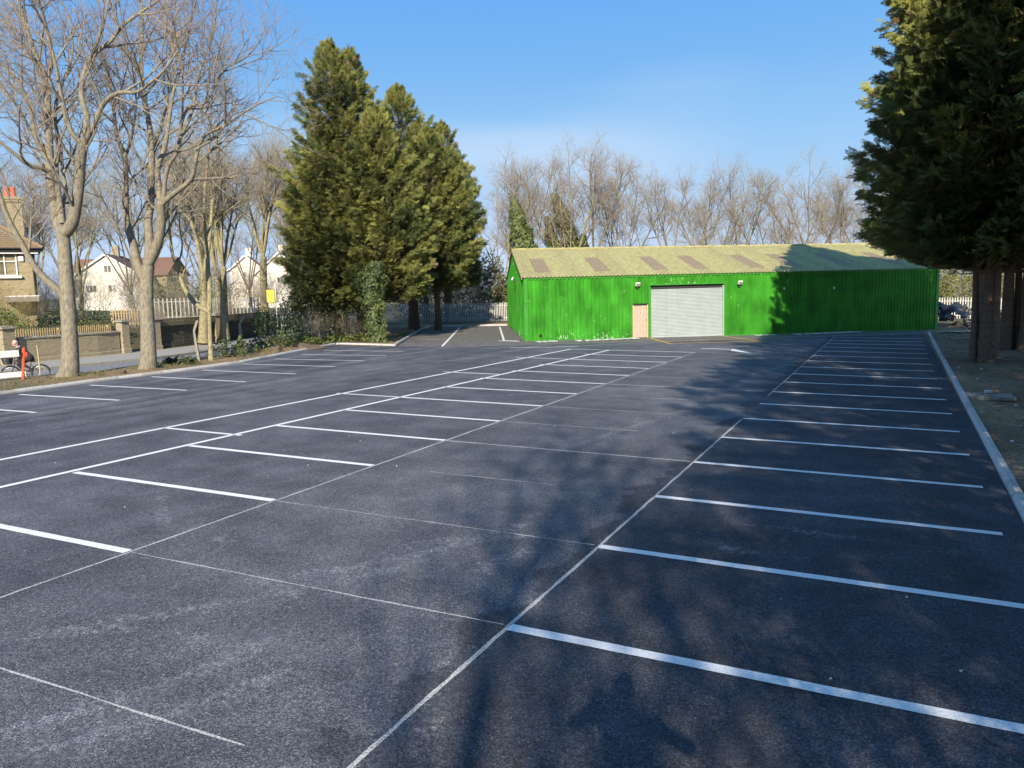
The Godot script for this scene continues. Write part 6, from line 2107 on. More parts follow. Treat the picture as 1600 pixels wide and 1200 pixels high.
# ---------------------------------------------------------------- bodies
# bones: [a, b, ra, rb, colour]; joined smoothly and meshed as surface nets
func body(bones: Array, cell: float, k: float, b: MB) -> void:
	var lo := Vector3.ONE * 1e9
	var hi := -lo
	for q in bones:
		var r: float = maxf(q[2], q[3]) + cell * 3.0
		for e in 2:
			lo = lo.min(q[e] - Vector3.ONE * r)
			hi = hi.max(q[e] + Vector3.ONE * r)
	var nx := int((hi.x - lo.x) / cell) + 2
	var ny := int((hi.y - lo.y) / cell) + 2
	var nz := int((hi.z - lo.z) / cell) + 2
	var acc := PackedFloat32Array()
	acc.resize(nx * ny * nz)
	var near := PackedFloat32Array()
	near.resize(nx * ny * nz)
	near.fill(1e9)
	var who := PackedInt32Array()
	who.resize(nx * ny * nz)
	for n in bones.size():
		var q: Array = bones[n]
		var a: Vector3 = q[0]
		var c: Vector3 = q[1]
		var ra: float = q[2]
		var rb: float = q[3]
		var ab := c - a
		var ll := maxf(ab.length_squared(), 1e-9)
		var m := maxf(ra, rb) + maxf(cell * 2.5, k * 4.0)
		var l0 := (a.min(c) - Vector3.ONE * m - lo) / cell
		var h0 := (a.max(c) + Vector3.ONE * m - lo) / cell
		for z in range(maxi(0, int(l0.z)), mini(nz - 1, int(h0.z) + 1) + 1):
			for y in range(maxi(0, int(l0.y)), mini(ny - 1, int(h0.y) + 1) + 1):
				for x in range(maxi(0, int(l0.x)), mini(nx - 1, int(h0.x) + 1) + 1):
					var pt := lo + Vector3(x, y, z) * cell
					var t := clampf((pt - a).dot(ab) / ll, 0.0, 1.0)
					var d := pt.distance_to(a + ab * t) - lerpf(ra, rb, t)
					if d < m:
						var i := (z * ny + y) * nx + x
						acc[i] += exp(-d / k)
						if d < near[i]:
							near[i] = d
							who[i] = n
	var f := PackedFloat32Array()
	f.resize(acc.size())
	for i in acc.size():
		f[i] = -k * log(acc[i]) if acc[i] > 0.0 else 1.0
	var id := PackedInt32Array()
	id.resize(acc.size())
	id.fill(-1)
	var offs := [0, 1, nx, nx + 1, nx * ny, nx * ny + 1, nx * ny + nx, nx * ny + nx + 1]
	var edges := [[0, 1], [2, 3], [4, 5], [6, 7], [0, 2], [1, 3], [4, 6], [5, 7], [0, 4], [1, 5], [2, 6], [3, 7]]
	for z in nz - 1:
		for y in ny - 1:
			for x in nx - 1:
				var i := (z * ny + y) * nx + x
				var neg := 0
				for o: int in offs:
					if f[i + o] < 0.0:
						neg += 1
				if neg == 0 or neg == 8:
					continue
				var sum := Vector3.ZERO
				var cnt := 0
				for e: Array in edges:
					var fa := f[i + offs[e[0]]]
					var fb := f[i + offs[e[1]]]
					if (fa < 0.0) != (fb < 0.0):
						var t := fa / (fa - fb)
						var pa := Vector3(e[0] & 1, (e[0] >> 1) & 1, e[0] >> 2)
						var pb := Vector3(e[1] & 1, (e[1] >> 1) & 1, e[1] >> 2)
						sum += pa.lerp(pb, t)
						cnt += 1
				var gx := f[i + 1] - f[i] + f[i + offs[7]] - f[i + offs[6]]
				var gy := f[i + nx] - f[i] + f[i + offs[7]] - f[i + offs[5]]
				var gz := f[i + nx * ny] - f[i] + f[i + offs[7]] - f[i + offs[3]]
				b.col = bones[who[i]][4]
				id[i] = b.vert(lo + (Vector3(x, y, z) + sum / cnt) * cell, Vector3(gx, gy, gz).normalized())
	var st := [1, nx, nx * ny]
	for z in range(1, nz - 1):
		for y in range(1, ny - 1):
			for x in range(1, nx - 1):
				var i := (z * ny + y) * nx + x
				for ax in 3:
					var fa := f[i]
					var fb := f[i + st[ax]]
					if (fa < 0.0) == (fb < 0.0):
						continue
					var u: int = st[(ax + 1) % 3]
					var w: int = st[(ax + 2) % 3]
					var q := [id[i], id[i - u], id[i - u - w], id[i - w]]
					if q.min() < 0:
						continue
					if fa < 0.0:
						b.ix.append_array([q[0], q[2], q[1], q[0], q[3], q[2]])
					else:
						b.ix.append_array([q[0], q[1], q[2], q[0], q[2], q[3]])
	b.col = Color.WHITE


func hand(at: Vector3, fwd: Vector3, down: Vector3, col: Color, thumb_side: float) -> Array:
	# palm and five curled fingers closing round a bar
	var side := fwd.cross(down).normalized()
	var out := [[at - fwd * 0.05 - side * 0.02, at + fwd * 0.005 - side * 0.02, 0.024, 0.022, col], [at - fwd * 0.05 + side * 0.02, at + fwd * 0.005 + side * 0.02, 0.024, 0.022, col]]
	var lens := [0.034, 0.040, 0.038, 0.030]
	for k in 4:
		var s := side * (-0.033 + 0.022 * k)
		var a := at + fwd * 0.015 + s
		var c: Vector3 = a + fwd * lens[k] + down * 0.01
		var d: Vector3 = c + down * lens[k] * 0.8
		out.append([a, c, 0.0105, 0.0095, col])
		out.append([c, d, 0.0095, 0.009, col])
		out.append([d, d - fwd * lens[k] * 0.6, 0.009, 0.0075, col])
	var ta := at - fwd * 0.035 + side * 0.035 * thumb_side
	var tb := ta + fwd * 0.03 + side * 0.02 * thumb_side + down * 0.01
	out.append([ta, tb, 0.013, 0.011, col])
	out.append([tb, tb + fwd * 0.03 + down * 0.015 - side * 0.01 * thumb_side, 0.011, 0.009, col])
	return out


func head(c: Vector3, fwd: Vector3, up: Vector3, skin: Color) -> Array:
	var side := fwd.cross(up).normalized()
	var out := [
		[c + up * 0.03 - fwd * 0.02, c + up * 0.045 + fwd * 0.01, 0.088, 0.082, skin],
		[c - up * 0.05 + fwd * 0.035, c - up * 0.02 + fwd * 0.03, 0.055, 0.068, skin],
		[c - up * 0.09 + fwd * 0.062, c - up * 0.085 + fwd * 0.055, 0.024, 0.03, skin],
		[c + up * 0.012 + fwd * 0.088, c - up * 0.022 + fwd * 0.112, 0.010, 0.015, skin],
		[c + up * 0.028 + fwd * 0.085 - side * 0.035, c + up * 0.03 + fwd * 0.085 + side * 0.035, 0.016, 0.016, skin],
	]
	for s: float in [-1.0, 1.0]:
		out.append([c + side * s * 0.083 + up * 0.012, c + side * s * 0.088 - up * 0.03 + fwd * 0.008, 0.014, 0.010, skin])
		out.append([c + fwd * 0.092 + up * 0.008 + side * s * 0.033, c + fwd * 0.094 + up * 0.008 + side * s * 0.032, 0.0105, 0.0105, Color(0.10, 0.07, 0.06)])
	out.append([c - up * 0.055 + fwd * 0.092 - side * 0.022, c - up * 0.055 + fwd * 0.092 + side * 0.022, 0.009, 0.009, Color(0.42, 0.18, 0.15)])
	return out


# ---------------------------------------------------------------- rider
func ring(b: MB, c: Vector3, r: float, w: float, sides := 8, n := 40, axis := Vector3.BACK) -> void:
	var pts := PackedVector3Array()
	var rad := PackedFloat32Array()
	for k in n + 1:
		var a := TAU * k / n
		pts.append(c + Vector3(cos(a), sin(a), 0) * r)
		rad.append(w)
	b.tube(pts, rad, sides)


func rod(b: MB, a: Vector3, c: Vector3, r0: float, r1 := -1.0, sides := 8) -> void:
	b.tube(PackedVector3Array([a, c]), PackedFloat32Array([r0, r1 if r1 > 0 else r0]), sides, true)


func build_rider() -> void:
	# local axes: x forward, y up, z to the rider's right
	var at := p(-32.5, 20.5, LOWER)
	var fwd := Vector3(-0.70, 0, 0.715)
	var turn := atan2(-fwd.z, fwd.x)
	var bike := thing("bicycle", "black bicycle with a wide front basket being ridden to the left on the street", "bicycle", at, turn)
	var R := Vector3(-0.54, 0.35, 0)
	var F := Vector3(0.55, 0.35, 0)
	var bb := Vector3(-0.08, 0.30, 0)
	for w in [R, F]:
		var tb := MB.new()
		ring(tb, w, 0.33, 0.021)
		var wheel := put("wheel", tb.mesh(), mats.tyre, bike)
		var rb := MB.new()
		ring(rb, w, 0.305, 0.012, 6)
		put("rim", rb.mesh(), mats.chrome, wheel)
		var sb := MB.new()
		for k in 28:
			var a := TAU * k / 28.0
			rod(sb, w + Vector3(0, 0, 0.025 if k % 2 else -0.025), w + Vector3(cos(a), sin(a), 0) * 0.305, 0.0016, 0.0016, 3)
		rod(sb, w - Vector3(0, 0, 0.05), w + Vector3(0, 0, 0.05), 0.022)
		put("spokes", sb.mesh(), mats.chrome, wheel)
		var mg := MB.new()
		var pts := PackedVector3Array()
		var rad := PackedFloat32Array()
		for k in 15:
			var a := lerpf(0.3, 2.9, k / 14.0) if w == R else lerpf(0.5, 2.6, k / 14.0)
			pts.append(w + Vector3(cos(a), sin(a), 0) * 0.37)
			rad.append(0.022)
		mg.tube(pts, rad, 6)
		put("mudguard", mg.mesh(), mats.frame_black, bike)
	var seat := Vector3(-0.24, 0.86, 0)
	var headt := Vector3(0.36, 0.88, 0)
	var headb := Vector3(0.41, 0.68, 0)
	var b := MB.new()
	rod(b, bb, Vector3(-0.22, 0.80, 0), 0.016)
	rod(b, bb, headb, 0.018)
	rod(b, Vector3(-0.16, 0.55, 0), headt - Vector3(0, 0.08, 0), 0.014)
	rod(b, headb, headt, 0.02)
	for s: float in [-1.0, 1.0]:
		rod(b, bb + Vector3(0, 0, 0.03 * s), R + Vector3(0, 0, 0.06 * s), 0.010)
		rod(b, Vector3(-0.2, 0.72, 0.015 * s), R + Vector3(0, 0, 0.06 * s), 0.009)
		rod(b, headb + Vector3(0.01, -0.03, 0.03 * s), F + Vector3(0, 0, 0.055 * s), 0.012, 0.009)
	put("frame", b.mesh(), mats.frame_black, bike)
	b = MB.new()
	rod(b, Vector3(-0.22, 0.78, 0), seat, 0.013)
	b.tube(PackedVector3Array([seat + Vector3(-0.13, 0.03, 0), seat + Vector3(0, 0.045, 0), seat + Vector3(0.15, 0.04, 0)]), PackedFloat32Array([0.075, 0.06, 0.02]), 10, true)
	put("saddle", b.mesh(), mats.frame_black, bike)
	b = MB.new()
	rod(b, headt, headt + Vector3(0.0, 0.16, 0), 0.014)
	var hb := headt + Vector3(0.02, 0.17, 0)
	b.tube(PackedVector3Array([hb + Vector3(-0.16, 0.03, -0.29), hb + Vector3(-0.02, 0.03, -0.2), hb, hb + Vector3(-0.02, 0.03, 0.2), hb + Vector3(-0.16, 0.03, 0.29)]), PackedFloat32Array([0.014, 0.012, 0.012, 0.012, 0.014]), 8, true)
	put("handlebar", b.mesh(), mats.frame_black, bike)
	b = MB.new()
	var tubep := PackedVector3Array()
	for k in 33:
		var a := TAU * k / 32.0
		tubep.append(bb + Vector3(cos(a) * 0.095, sin(a) * 0.095, 0.05))
	var rr3 := PackedFloat32Array()
	rr3.resize(33)
	rr3.fill(0.008)
	b.tube(tubep, rr3, 5)
	rod(b, bb - Vector3(0, 0, 0.06), bb + Vector3(0, 0, 0.06), 0.024)
	var pr := bb + Vector3(0.12, -0.12, 0.08)
	var pl := bb + Vector3(-0.12, 0.12, -0.08)
	rod(b, bb + Vector3(0, 0, 0.07), pr, 0.012)
	rod(b, bb - Vector3(0, 0, 0.07), pl, 0.012)
	b.box(tp(pr + Vector3(0, 0, 0.06)), Vector3(0.09, 0.025, 0.09), 0.006)
	b.box(tp(pl - Vector3(0, 0, 0.06)), Vector3(0.09, 0.025, 0.09), 0.006)
	put("cranks", b.mesh(), mats.chrome, bike)
	# front basket: woven rods
	b = MB.new()
	var bc := Vector3(0.62, 0.80, 0)
	for k in 7:
		var f := k / 6.0
		var wx := lerpf(0.13, 0.19, f)
		var wz := lerpf(0.17, 0.25, f)
		var y := lerpf(0.0, 0.24, f)
		var pts := PackedVector3Array()
		for e in 25:
			var a := TAU * e / 24.0
			pts.append(bc + Vector3(wx * signf(cos(a)) * pow(absf(cos(a)), 0.5), y, wz * signf(sin(a)) * pow(absf(sin(a)), 0.5)))
		var rd := PackedFloat32Array()
		rd.resize(25)
		rd.fill(0.014 if k == 6 else 0.016)
		b.tube(pts, rd, 5)
	for e in 24:
		var a := TAU * e / 24.0
		var o := Vector3(signf(cos(a)) * pow(absf(cos(a)), 0.5), 0, signf(sin(a)) * pow(absf(sin(a)), 0.5))
		rod(b, bc + o * Vector3(0.13, 0, 0.17), bc + o * Vector3(0.19, 0, 0.25) + Vector3(0, 0.24, 0), 0.011, 0.011, 4)
	b.box(tp(bc), Vector3(0.26, 0.02, 0.34), 0.005)
	put("basket", b.mesh(), mats.frame_black, bike)
	# the rider
	var person := thing("person", "grey-haired person in a dark jacket and dark trousers cycling to the left", "person", at, turn)
	var skin := Color(0.50, 0.30, 0.22)
	var jacket := Color(0.055, 0.052, 0.05)
	var trouser := Color(0.02, 0.022, 0.03)
	var shoe := Color(0.03, 0.028, 0.026)
	var hip := Vector3(-0.20, 0.99, 0)
	var chest := Vector3(0.10, 1.34, 0)
	var neck := Vector3(0.20, 1.50, 0)
	var hd := Vector3(0.29, 1.63, 0)
	var bones := [
		[hip - Vector3(0.0, 0, 0.07), hip + Vector3(0, 0, 0.07), 0.135, 0.135, trouser],
		[hip + Vector3(0.03, 0.06, 0), Vector3(-0.03, 1.20, 0), 0.14, 0.145, jacket],
		[Vector3(-0.03, 1.20, -0.05), chest + Vector3(0, 0, -0.06), 0.125, 0.12, jacket],
		[Vector3(-0.03, 1.20, 0.05), chest + Vector3(0, 0, 0.06), 0.125, 0.12, jacket],
		[chest + Vector3(0.03, 0.06, -0.14), chest + Vector3(0.03, 0.06, 0.14), 0.075, 0.075, jacket],
		[chest + Vector3(0.04, 0.08, 0), neck, 0.07, 0.058, jacket],
		[neck, hd - Vector3(0.02, 0.06, 0), 0.055, 0.052, skin],
	]
	for s: float in [-1.0, 1.0]:
		var sh := chest + Vector3(0.04, 0.05, 0.19 * s)
		var hnd := hb + Vector3(-0.12, 0.05, 0.27 * s)
		var el := Vector3(0.16, 1.12, 0.29 * s)
		bones.append([sh, el, 0.062, 0.05, jacket])
		bones.append([el, hnd - Vector3(0.05, 0, 0), 0.048, 0.034, jacket])
		var ft := pr + Vector3(0, 0.06, 0.06) if s > 0 else pl + Vector3(0, 0.06, -0.06)
		var kn := Vector3(0.27, 0.74, 0.12 * s) if s > 0 else Vector3(0.22, 0.92, 0.12 * s)
		bones.append([hip + Vector3(0.02, -0.02, 0.09 * s), kn, 0.098, 0.062, trouser])
		bones.append([kn, ft + Vector3(-0.05, 0.05, 0), 0.06, 0.042, trouser])
		bones.append([ft + Vector3(-0.08, 0.0, 0), ft + Vector3(0.12, -0.02, 0), 0.042, 0.034, shoe])
	b = MB.new()
	body(bones, 0.02, 0.014, b)
	body(head(hd, Vector3(0.97, -0.2, 0).normalized(), Vector3(0.2, 0.97, 0).normalized(), skin), 0.009, 0.010, b)
	for s: float in [-1.0, 1.0]:
		body(hand(hb + Vector3(-0.09, 0.055, 0.27 * s), Vector3(0.95, -0.25, 0).normalized(), Vector3(-0.25, -0.95, 0).normalized(), skin, -s), 0.006, 0.004, b)
	put("body", b.mesh(), mats.cloth, person)
	b = MB.new()
	var u2 := Vector3(0.2, 0.97, 0).normalized()
	var f2 := Vector3(0.97, -0.2, 0).normalized()
	body([[hd + u2 * 0.055 - f2 * 0.03, hd + u2 * 0.06 + f2 * 0.012, 0.083, 0.074, Color.WHITE], [hd - u2 * 0.01 - f2 * 0.06, hd + u2 * 0.02 - f2 * 0.05, 0.05, 0.065, Color.WHITE]], 0.012, 0.012, b)
	put("hair", b.mesh(), mats.hair, person)
	b = MB.new()
	ring_collar(b, neck)
	put("collar", b.mesh(), mats.lamp_white, person)


func ring_collar(b: MB, at: Vector3) -> void:
	var pts := PackedVector3Array()
	var rad := PackedFloat32Array()
	for k in 17:
		var a := TAU * k / 16.0
		pts.append(at + Vector3(cos(a) * 0.072 - 0.01, -0.01 - cos(a) * 0.03, sin(a) * 0.075))
		rad.append(0.017)
	b.tube(pts, rad, 6)


func build_barrier() -> void:
	# plank barrier: posts leaning a little, two white boards
	var t := thing("barrier", "red and white plank barrier on the verge at the left edge", "barrier", p(-28.55, 17.95, 0.0), 1.17)
	# local x runs along the planks, to the left of the picture when negative
	var along := Vector3(1, 0, 0)
	for k in 2:
		var x := 0.0 if k == 0 else -2.1
		var b := MB.new()
		b.box(Transform3D(Basis(Vector3(1, 0, 0), -0.24) * Basis(Vector3(0, 0, 1), -0.15), Vector3(x - 0.02, 0.62, 0)), Vector3(0.085, 1.35, 0.05), 0.012)
		b.box(tp(Vector3(x + 0.13, 0.03, 0)), Vector3(0.42, 0.06, 0.3), 0.02)
		b.box(Transform3D(Basis(Vector3(0, 0, 1), -0.20), Vector3(x + 0.08, 1.02, 0.0)), Vector3(0.14, 0.18, 0.03), 0.02)
		put("post", b.mesh(), mats.orange_plastic, t)
	for q in [[1.08, -0.09, 0.24], [0.32, 0.07, 0.20]]:
		var b := MB.new()
		b.box(Transform3D(Basis(Vector3(0, 0, 1), 0.0), Vector3(-1.15 + q[1], q[0], 0.045)), Vector3(2.25, q[2], 0.035), 0.012)
		put("plank", b.mesh(), mats.barrier_white, t)


# ---------------------------------------------------------------- small things
func lump(b: MB, at: Vector3, s: Vector3, seed_: int) -> void:
	var r := RandomNumberGenerator.new()
	r.seed = seed_
	var pts := []
	for k in 8:
		pts.append(Vector3(-0.5 if k & 1 else 0.5, -0.5 if k & 2 else 0.5, -0.5 if k & 4 else 0.5) * s * Vector3(r.randf_range(0.6, 1.1), r.randf_range(0.6, 1.1), r.randf_range(0.6, 1.1)))
	var turn := Basis.from_euler(Vector3(r.randf_range(-0.5, 0.5), r.randf_range(0, 6.0), r.randf_range(-0.5, 0.5)))
	for f in [[0, 1, 3, 2], [4, 5, 7, 6], [0, 1, 5, 4], [2, 3, 7, 6], [0, 2, 6, 4], [1, 3, 7, 5]]:
		var mid := Vector3.ZERO
		for k: int in f:
			mid += pts[k] * 0.25
		mid *= 1.12
		for e in 4:
			b.tri(at + turn * pts[f[e]], at + turn * pts[f[(e + 1) % 4]], at + turn * mid, turn * mid)


func build_small_things() -> void:
	rng.seed = 400
	# white stone chips on the asphalt
	var b := MB.new()
	lump(b, Vector3(0, 0.006, 0), Vector3(0.032, 0.02, 0.026), 3)
	var stone: Node3D = null
	for q: Vector2 in [Vector2(-5.2, 8.2), Vector2(-6.1, 8.9), Vector2(-8.3, 12.0), Vector2(-2.3, 10.3), Vector2(-2.9, 12.5), Vector2(-1.2, 13.9), Vector2(-2.6, 15.2), Vector2(-11.6, 14.5), Vector2(-11.0, 14.1), Vector2(-10.4, 13.7), Vector2(-9.9, 11.4), Vector2(-10.6, 8.0), Vector2(-8.3, 8.6), Vector2(-12.0, 17.8), Vector2(-7.2, 17.0), Vector2(-4.4, 17.2), Vector2(-1.0, 8.4), Vector2(0.2, 9.0), Vector2(-19.0, 14.0), Vector2(-16.3, 17.0), Vector2(0.6, 7.4), Vector2(-0.4, 6.8), Vector2(-14.6, 9.6), Vector2(-5.0, 19.2)]:
		var at := p(q.x, q.y, 0.004)
		if stone == null:
			stone = put("stone_chip", b.mesh(), mats.pebble)
			stone.position = at
			stone.scale = Vector3.ONE * 0.6
			tag(stone, "tiny white stone chip lying on the dark asphalt", "stone", "white stone chips on the asphalt")
		else:
			dup(stone, at, rr(0, TAU), Vector3.ONE * rr(0.35, 0.75))
	# right-hand bed: broken slab, buried edging, stones, litter
	b = MB.new()
	b.box(tp(p(2.45, 25.5, 0.09), 0.06), Vector3(1.15, 0.12, 0.85), 0.03)
	tag(put("concrete_slab", b.mesh(), mats.old_concrete), "broken flat slab of pale concrete in the soil beside the right kerb", "slab")
	b = MB.new()
	lump(b, Vector3.ZERO, Vector3(0.16, 0.13, 0.15), 9)
	var o := put("stone", b.mesh(), mats.pebble)
	o.position = p(2.42, 25.6, 0.20)
	tag(o, "pale round stone lying on the broken slab", "stone")
	b = MB.new()
	b.beam(p(2.15, 40.5, 0.08), p(3.3, 40.7, 0.08), 0.14, 0.12, 0.02)
	tag(put("concrete_edging", b.mesh(), mats.old_concrete), "length of old concrete edging half sunk in the right-hand bed", "edging")
	var bed := "pale stones strewn in the right-hand bed"
	var spots := [[2.2, 34.0], [2.9, 33.4], [2.0, 38.5], [3.6, 26.4], [2.9, 24.0], [3.5, 22.8], [2.6, 20.6], [2.2, 18.5], [2.9, 19.4], [4.2, 31.0], [4.6, 33.0], [5.0, 36.6], [3.2, 45.0], [2.6, 47.0], [2.0, 22.4], [2.2, 16.3], [3.9, 28.6], [4.6, 27.2], [2.5, 30.0], [5.4, 39.0], [2.4, 50.0], [3.0, 53.0]]
	for k in spots.size():
		var s := dup(o, p(spots[k][0], spots[k][1], 0.09), rr(0, TAU), Vector3.ONE * rr(0.2, 0.55), "small pale stone or scrap lying on the dark soil of the right-hand bed", bed)
	# fallen leaves, twigs and crumbs of soil
	var xf := []
	var cols := []
	var q2 := noise(100, 0.03, FastNoiseLite.TYPE_SIMPLEX_SMOOTH, 4)
	for k in 9000:
		var x := 1.95 + pow(rr(0, 1), 0.8) * 7.0
		var z := rr(12.0, 57.0)
		xf.append(aim(p(x, z, ground_h(x, z, q2) + 0.01), Vector3(rr(-1, 1), rr(-0.1, 0.3), rr(-1, 1)), Vector3(rr(-0.3, 0.3), 1, rr(-0.3, 0.3)), rr(0.03, 0.085)))
		cols.append(Color(0.09, 0.06, 0.035).lerp(Color(0.26, 0.19, 0.12), pow(rr(0, 1), 2.0)))
	tag(scatter("leaf_litter", leaf_long, mats.litter_leaf, xf, cols), "dry brown leaf litter over the right-hand bed", "leaf litter")
	# dead sticks shed by the evergreens
	var kb := MB.new()
	kb.tube(PackedVector3Array([Vector3.ZERO, Vector3(0.02, 0.45, 0.03), Vector3(-0.03, 1.0, 0)]), PackedFloat32Array([0.02, 0.015, 0.006]), 4)
	kb.tube(PackedVector3Array([Vector3(0.02, 0.45, 0.03), Vector3(0.18, 0.75, 0.05)]), PackedFloat32Array([0.01, 0.005]), 3)
	xf = []
	cols = []
	for k in 700:
		var x := 1.95 + pow(rr(0, 1), 0.8) * 7.0
		var z := rr(12.0, 57.0)
		xf.append(aim(p(x, z, ground_h(x, z, q2) + 0.02), Vector3(rr(-1, 1), rr(-0.02, 0.15), rr(-1, 1)), Vector3.UP, rr(0.25, 0.9)))
		cols.append(Color(0.10, 0.075, 0.05).lerp(Color(0.30, 0.24, 0.17), rr(0, 1)))
	tag(scatter("dead_sticks", kb.mesh(), mats.litter_leaf, xf, cols), "dead sticks lying about the right-hand bed", "sticks")
	xf = []
	cols = []
	for k in 2600:
		var z := rr(9.0, 37.0)
		var x := line_x(KERB_LEFT, z) - 0.35 - rr(0, 1) * 2.4
		xf.append(aim(p(x, z, 0.10 + rr(-0.05, 0.05)), Vector3(rr(-1, 1), rr(-0.1, 0.3), rr(-1, 1)), Vector3(rr(-0.3, 0.3), 1, rr(-0.3, 0.3)), rr(0.03, 0.09)))
		cols.append(Color(0.16, 0.10, 0.05).lerp(Color(0.36, 0.25, 0.13), rr(0, 1)))
	tag(scatter("leaf_litter", leaf_long, mats.litter_leaf, xf, cols), "dry tan leaf litter on the verge along the left kerb", "leaf litter")
	# lumps of earth on the verge
	b = MB.new()
	lump(b, Vector3.ZERO, Vector3(0.5, 0.3, 0.4), 21)
	var clod := put("earth_clod", b.mesh(), mats.soil)
	clod.position = p(-28.8, 31.2, 0.15)
	tag(clod, "dark clod of earth on the verge by the sandy heap", "clod")
	for q: Vector2 in [Vector2(-27.6, 23.5), Vector2(-27.2, 20.9), Vector2(-27.5, 20.2), Vector2(-27.9, 18.4), Vector2(-27.0, 17.4), Vector2(-26.9, 22.2), Vector2(-27.4, 15.8), Vector2(-27.1, 14.6), Vector2(-27.8, 16.9)]:
		dup(clod, p(q.x, q.y, 0.09), rr(0, TAU), Vector3.ONE * rr(0.3, 0.6), "small clod of earth along the left kerb", "earth clods along the left kerb")
	b = MB.new()
	rng.seed = 55
	var n := 14
	for k in n:
		for e in 7:
			pass
	var hp := []
	for j in 8:
		var row2 := []
		for k in n + 1:
			var a := TAU * k / n
			var f := j / 7.0
			var rad := (1.0 - f) * (1.0 + 0.12 * sin(a * 3.0) + 0.08 * sin(a * 5.0 + 1.0))
			row2.append(Vector3(cos(a) * 1.5 * rad, 0.34 * (1.0 - pow(1.0 - f, 1.6)) + 0.03 * sin(a * 4.0 + j), sin(a) * 0.7 * rad))
		hp.append(row2)
	for j in 7:
		for k in n:
			b.quad(hp[j][k], hp[j][k + 1], hp[j + 1][k + 1], hp[j + 1][k], Vector3.UP)
	var heap := put("sand_heap", b.mesh(), mats.sand if mats.has("sand") else mats.soil)
	heap.position = p(-29.1, 33.2, 0.02)
	heap.rotation.y = 1.0
	tag(heap, "low heap of sandy soil at the bend of the left kerb", "soil heap")
	# rubbish heap right of the shed
	var rub := thing("rubble_heap", "dark heap of broken rubble under a near-black sheet, right of the shed's corner", "rubble heap", p(4.6, 64.8, 0.0), 0.25)
	rng.seed = 66
	for k in 34:
		var cb := MB.new()
		var f := rr(0, 1)
		lump(cb, Vector3(rr(-2.2, 2.2), 0.15 + 1.4 * f, rr(-0.8, 0.8) * (1.2 - f) + 0.3 * (1.0 - f)), Vector3(rr(0.25, 0.7), rr(0.2, 0.5), rr(0.25, 0.6)), 500 + k)
		put("rubble_chunk", cb.mesh(), mats.rubble, rub)
	var tb := MB.new()  # near-black sheet that darkens the top of one half of the heap
	var gx := 12
	for i in gx:
		for j in 6:
			var c := []
			for e in [[0, 0], [1, 0], [1, 1], [0, 1]]:
				var u: float = float(i + e[0]) / gx
				var v: float = float(j + e[1]) / 6
				c.append(Vector3(-2.1 + 1.9 * u, 1.75 + 0.22 * sin(u * 9.0) * cos(v * 4.0) - 0.75 * pow(v, 2.0) - 0.25 * pow(u * 2.0 - 1.0, 2.0), -0.7 + 1.5 * v))
			tb.quad(c[0], c[1], c[2], c[3], Vector3(0, 1, 0.3))
	put("dark_sheet", tb.mesh(), mats.dark_sheet, rub)


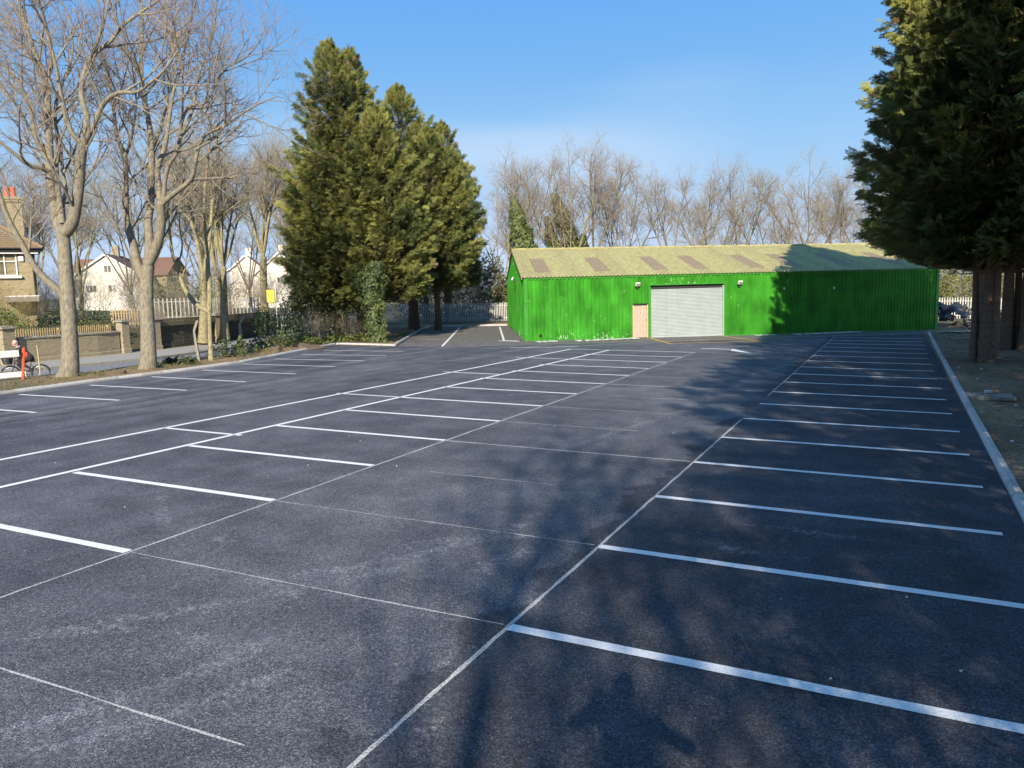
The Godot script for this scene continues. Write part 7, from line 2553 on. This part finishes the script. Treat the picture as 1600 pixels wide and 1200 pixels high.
# ---------------------------------------------------------------- behind the viewer: what throws the shadows in the foreground
func build_behind() -> void:
	var deck := MB.new()
	deck.box(tp(Vector3(0.3, 0.935, 1.5)), Vector3(3.0, 1.93, 2.4), 0.02)
	tag(put("loading_platform", deck.mesh(), mats.old_concrete), "low concrete platform on which the photographer stands", "platform")
	# the photographer: the phone is just under the lens
	var o := thing("person", "person standing on the platform behind the camera, holding a phone up in both hands", "person", Vector3(0.32, 1.90, 0.42), 0.0)
	var skin := Color(0.5, 0.32, 0.24)
	var coat := Color(0.03, 0.03, 0.04)
	var leg := Color(0.03, 0.035, 0.06)
	var bones := [
		[Vector3(-0.08, 0.92, 0), Vector3(0.08, 0.92, 0), 0.135, 0.135, leg],
		[Vector3(0, 0.98, 0), Vector3(0, 1.18, 0), 0.155, 0.15, coat],
		[Vector3(-0.07, 1.2, 0), Vector3(-0.09, 1.36, 0), 0.13, 0.115, coat],
		[Vector3(0.07, 1.2, 0), Vector3(0.09, 1.36, 0), 0.13, 0.115, coat],
		[Vector3(-0.17, 1.42, 0), Vector3(0.17, 1.42, 0), 0.075, 0.075, coat],
		[Vector3(0, 1.44, 0), Vector3(0, 1.52, -0.01), 0.065, 0.056, skin],
	]
	for s: float in [-1.0, 1.0]:
		var elbow := Vector3(0.40 * s if s > 0 else -0.44, 1.24, -0.14)
		bones.append([Vector3(0.21 * s, 1.42, 0), elbow, 0.07, 0.056, coat])
		bones.append([elbow, Vector3(0.09 * s - 0.28, 1.33, -0.30), 0.052, 0.034, coat])
		bones.append([Vector3(0.09 * s, 0.90, 0), Vector3(0.11 * s, 0.48, -0.01), 0.095, 0.062, leg])
		bones.append([Vector3(0.11 * s, 0.48, -0.01), Vector3(0.11 * s, 0.08, 0.02), 0.06, 0.042, leg])
		bones.append([Vector3(0.11 * s, 0.05, 0.03), Vector3(0.13 * s, 0.04, -0.16), 0.045, 0.036, Color(0.02, 0.02, 0.02)])
	var b := MB.new()
	body(bones, 0.024, 0.015, b)
	body(head(Vector3(0, 1.66, 0), Vector3.FORWARD, Vector3.UP, skin), 0.010, 0.010, b)
	for s: float in [-1.0, 1.0]:
		body(hand(Vector3(0.075 * s - 0.29, 1.35, -0.33), Vector3(-s * 0.4, 0.9, 0).normalized(), Vector3(0, 0, -1), skin, s), 0.007, 0.004, b)
	put("body", b.mesh(), mats.cloth, o)
	b = MB.new()
	body([[Vector3(0, 1.71, 0.02), Vector3(0, 1.72, -0.02), 0.09, 0.085, Color.WHITE]], 0.014, 0.012, b)
	put("hair", b.mesh(), mats.hair, o)
	var ph := MB.new()
	ph.box(tp(Vector3(0.04, 3.27, 0.085)), Vector3(0.15, 0.075, 0.009), 0.003)
	tag(put("phone", ph.mesh(), mats.frame_black), "dark phone held sideways in the photographer's hands", "phone")
	# bare trees behind the platform
	var grp := "bare trees behind the viewer"
	var spots := [[5.3, -18.0, 0.3, 1.0, "bare tree behind the viewer, just right of the platform"], [7.3, -17.5, 1.7, 1.0, "bare tree behind the viewer, second from the platform"], [9.6, -21.0, 3.0, 1.1, "bare tree far behind the viewer on the right"]]
	var m := bare_tree(spots[0][4], p(spots[0][0], spots[0][1]), 0.3, 20.0, 0.22, 4, 0.42, 61, "bark_grey", "twig_tan", grp, 0.32, 0.24)
	for k in range(1, spots.size()):
		var q: Array = spots[k]
		dup(m, p(q[0], q[1]), q[2], Vector3.ONE * float(q[3]), q[4])
	conifer("thin evergreen behind the viewer on the right, outside the picture", "", p(7.0, -6.5), [[0.0, 0.0, 13.0, 2.7, 3.0]], 170, 12, 0.8, 62, spray_coarse, Color(0.8, 0.9, 0.9), [[0.0, 0, 11, 0.22, 0.0]])
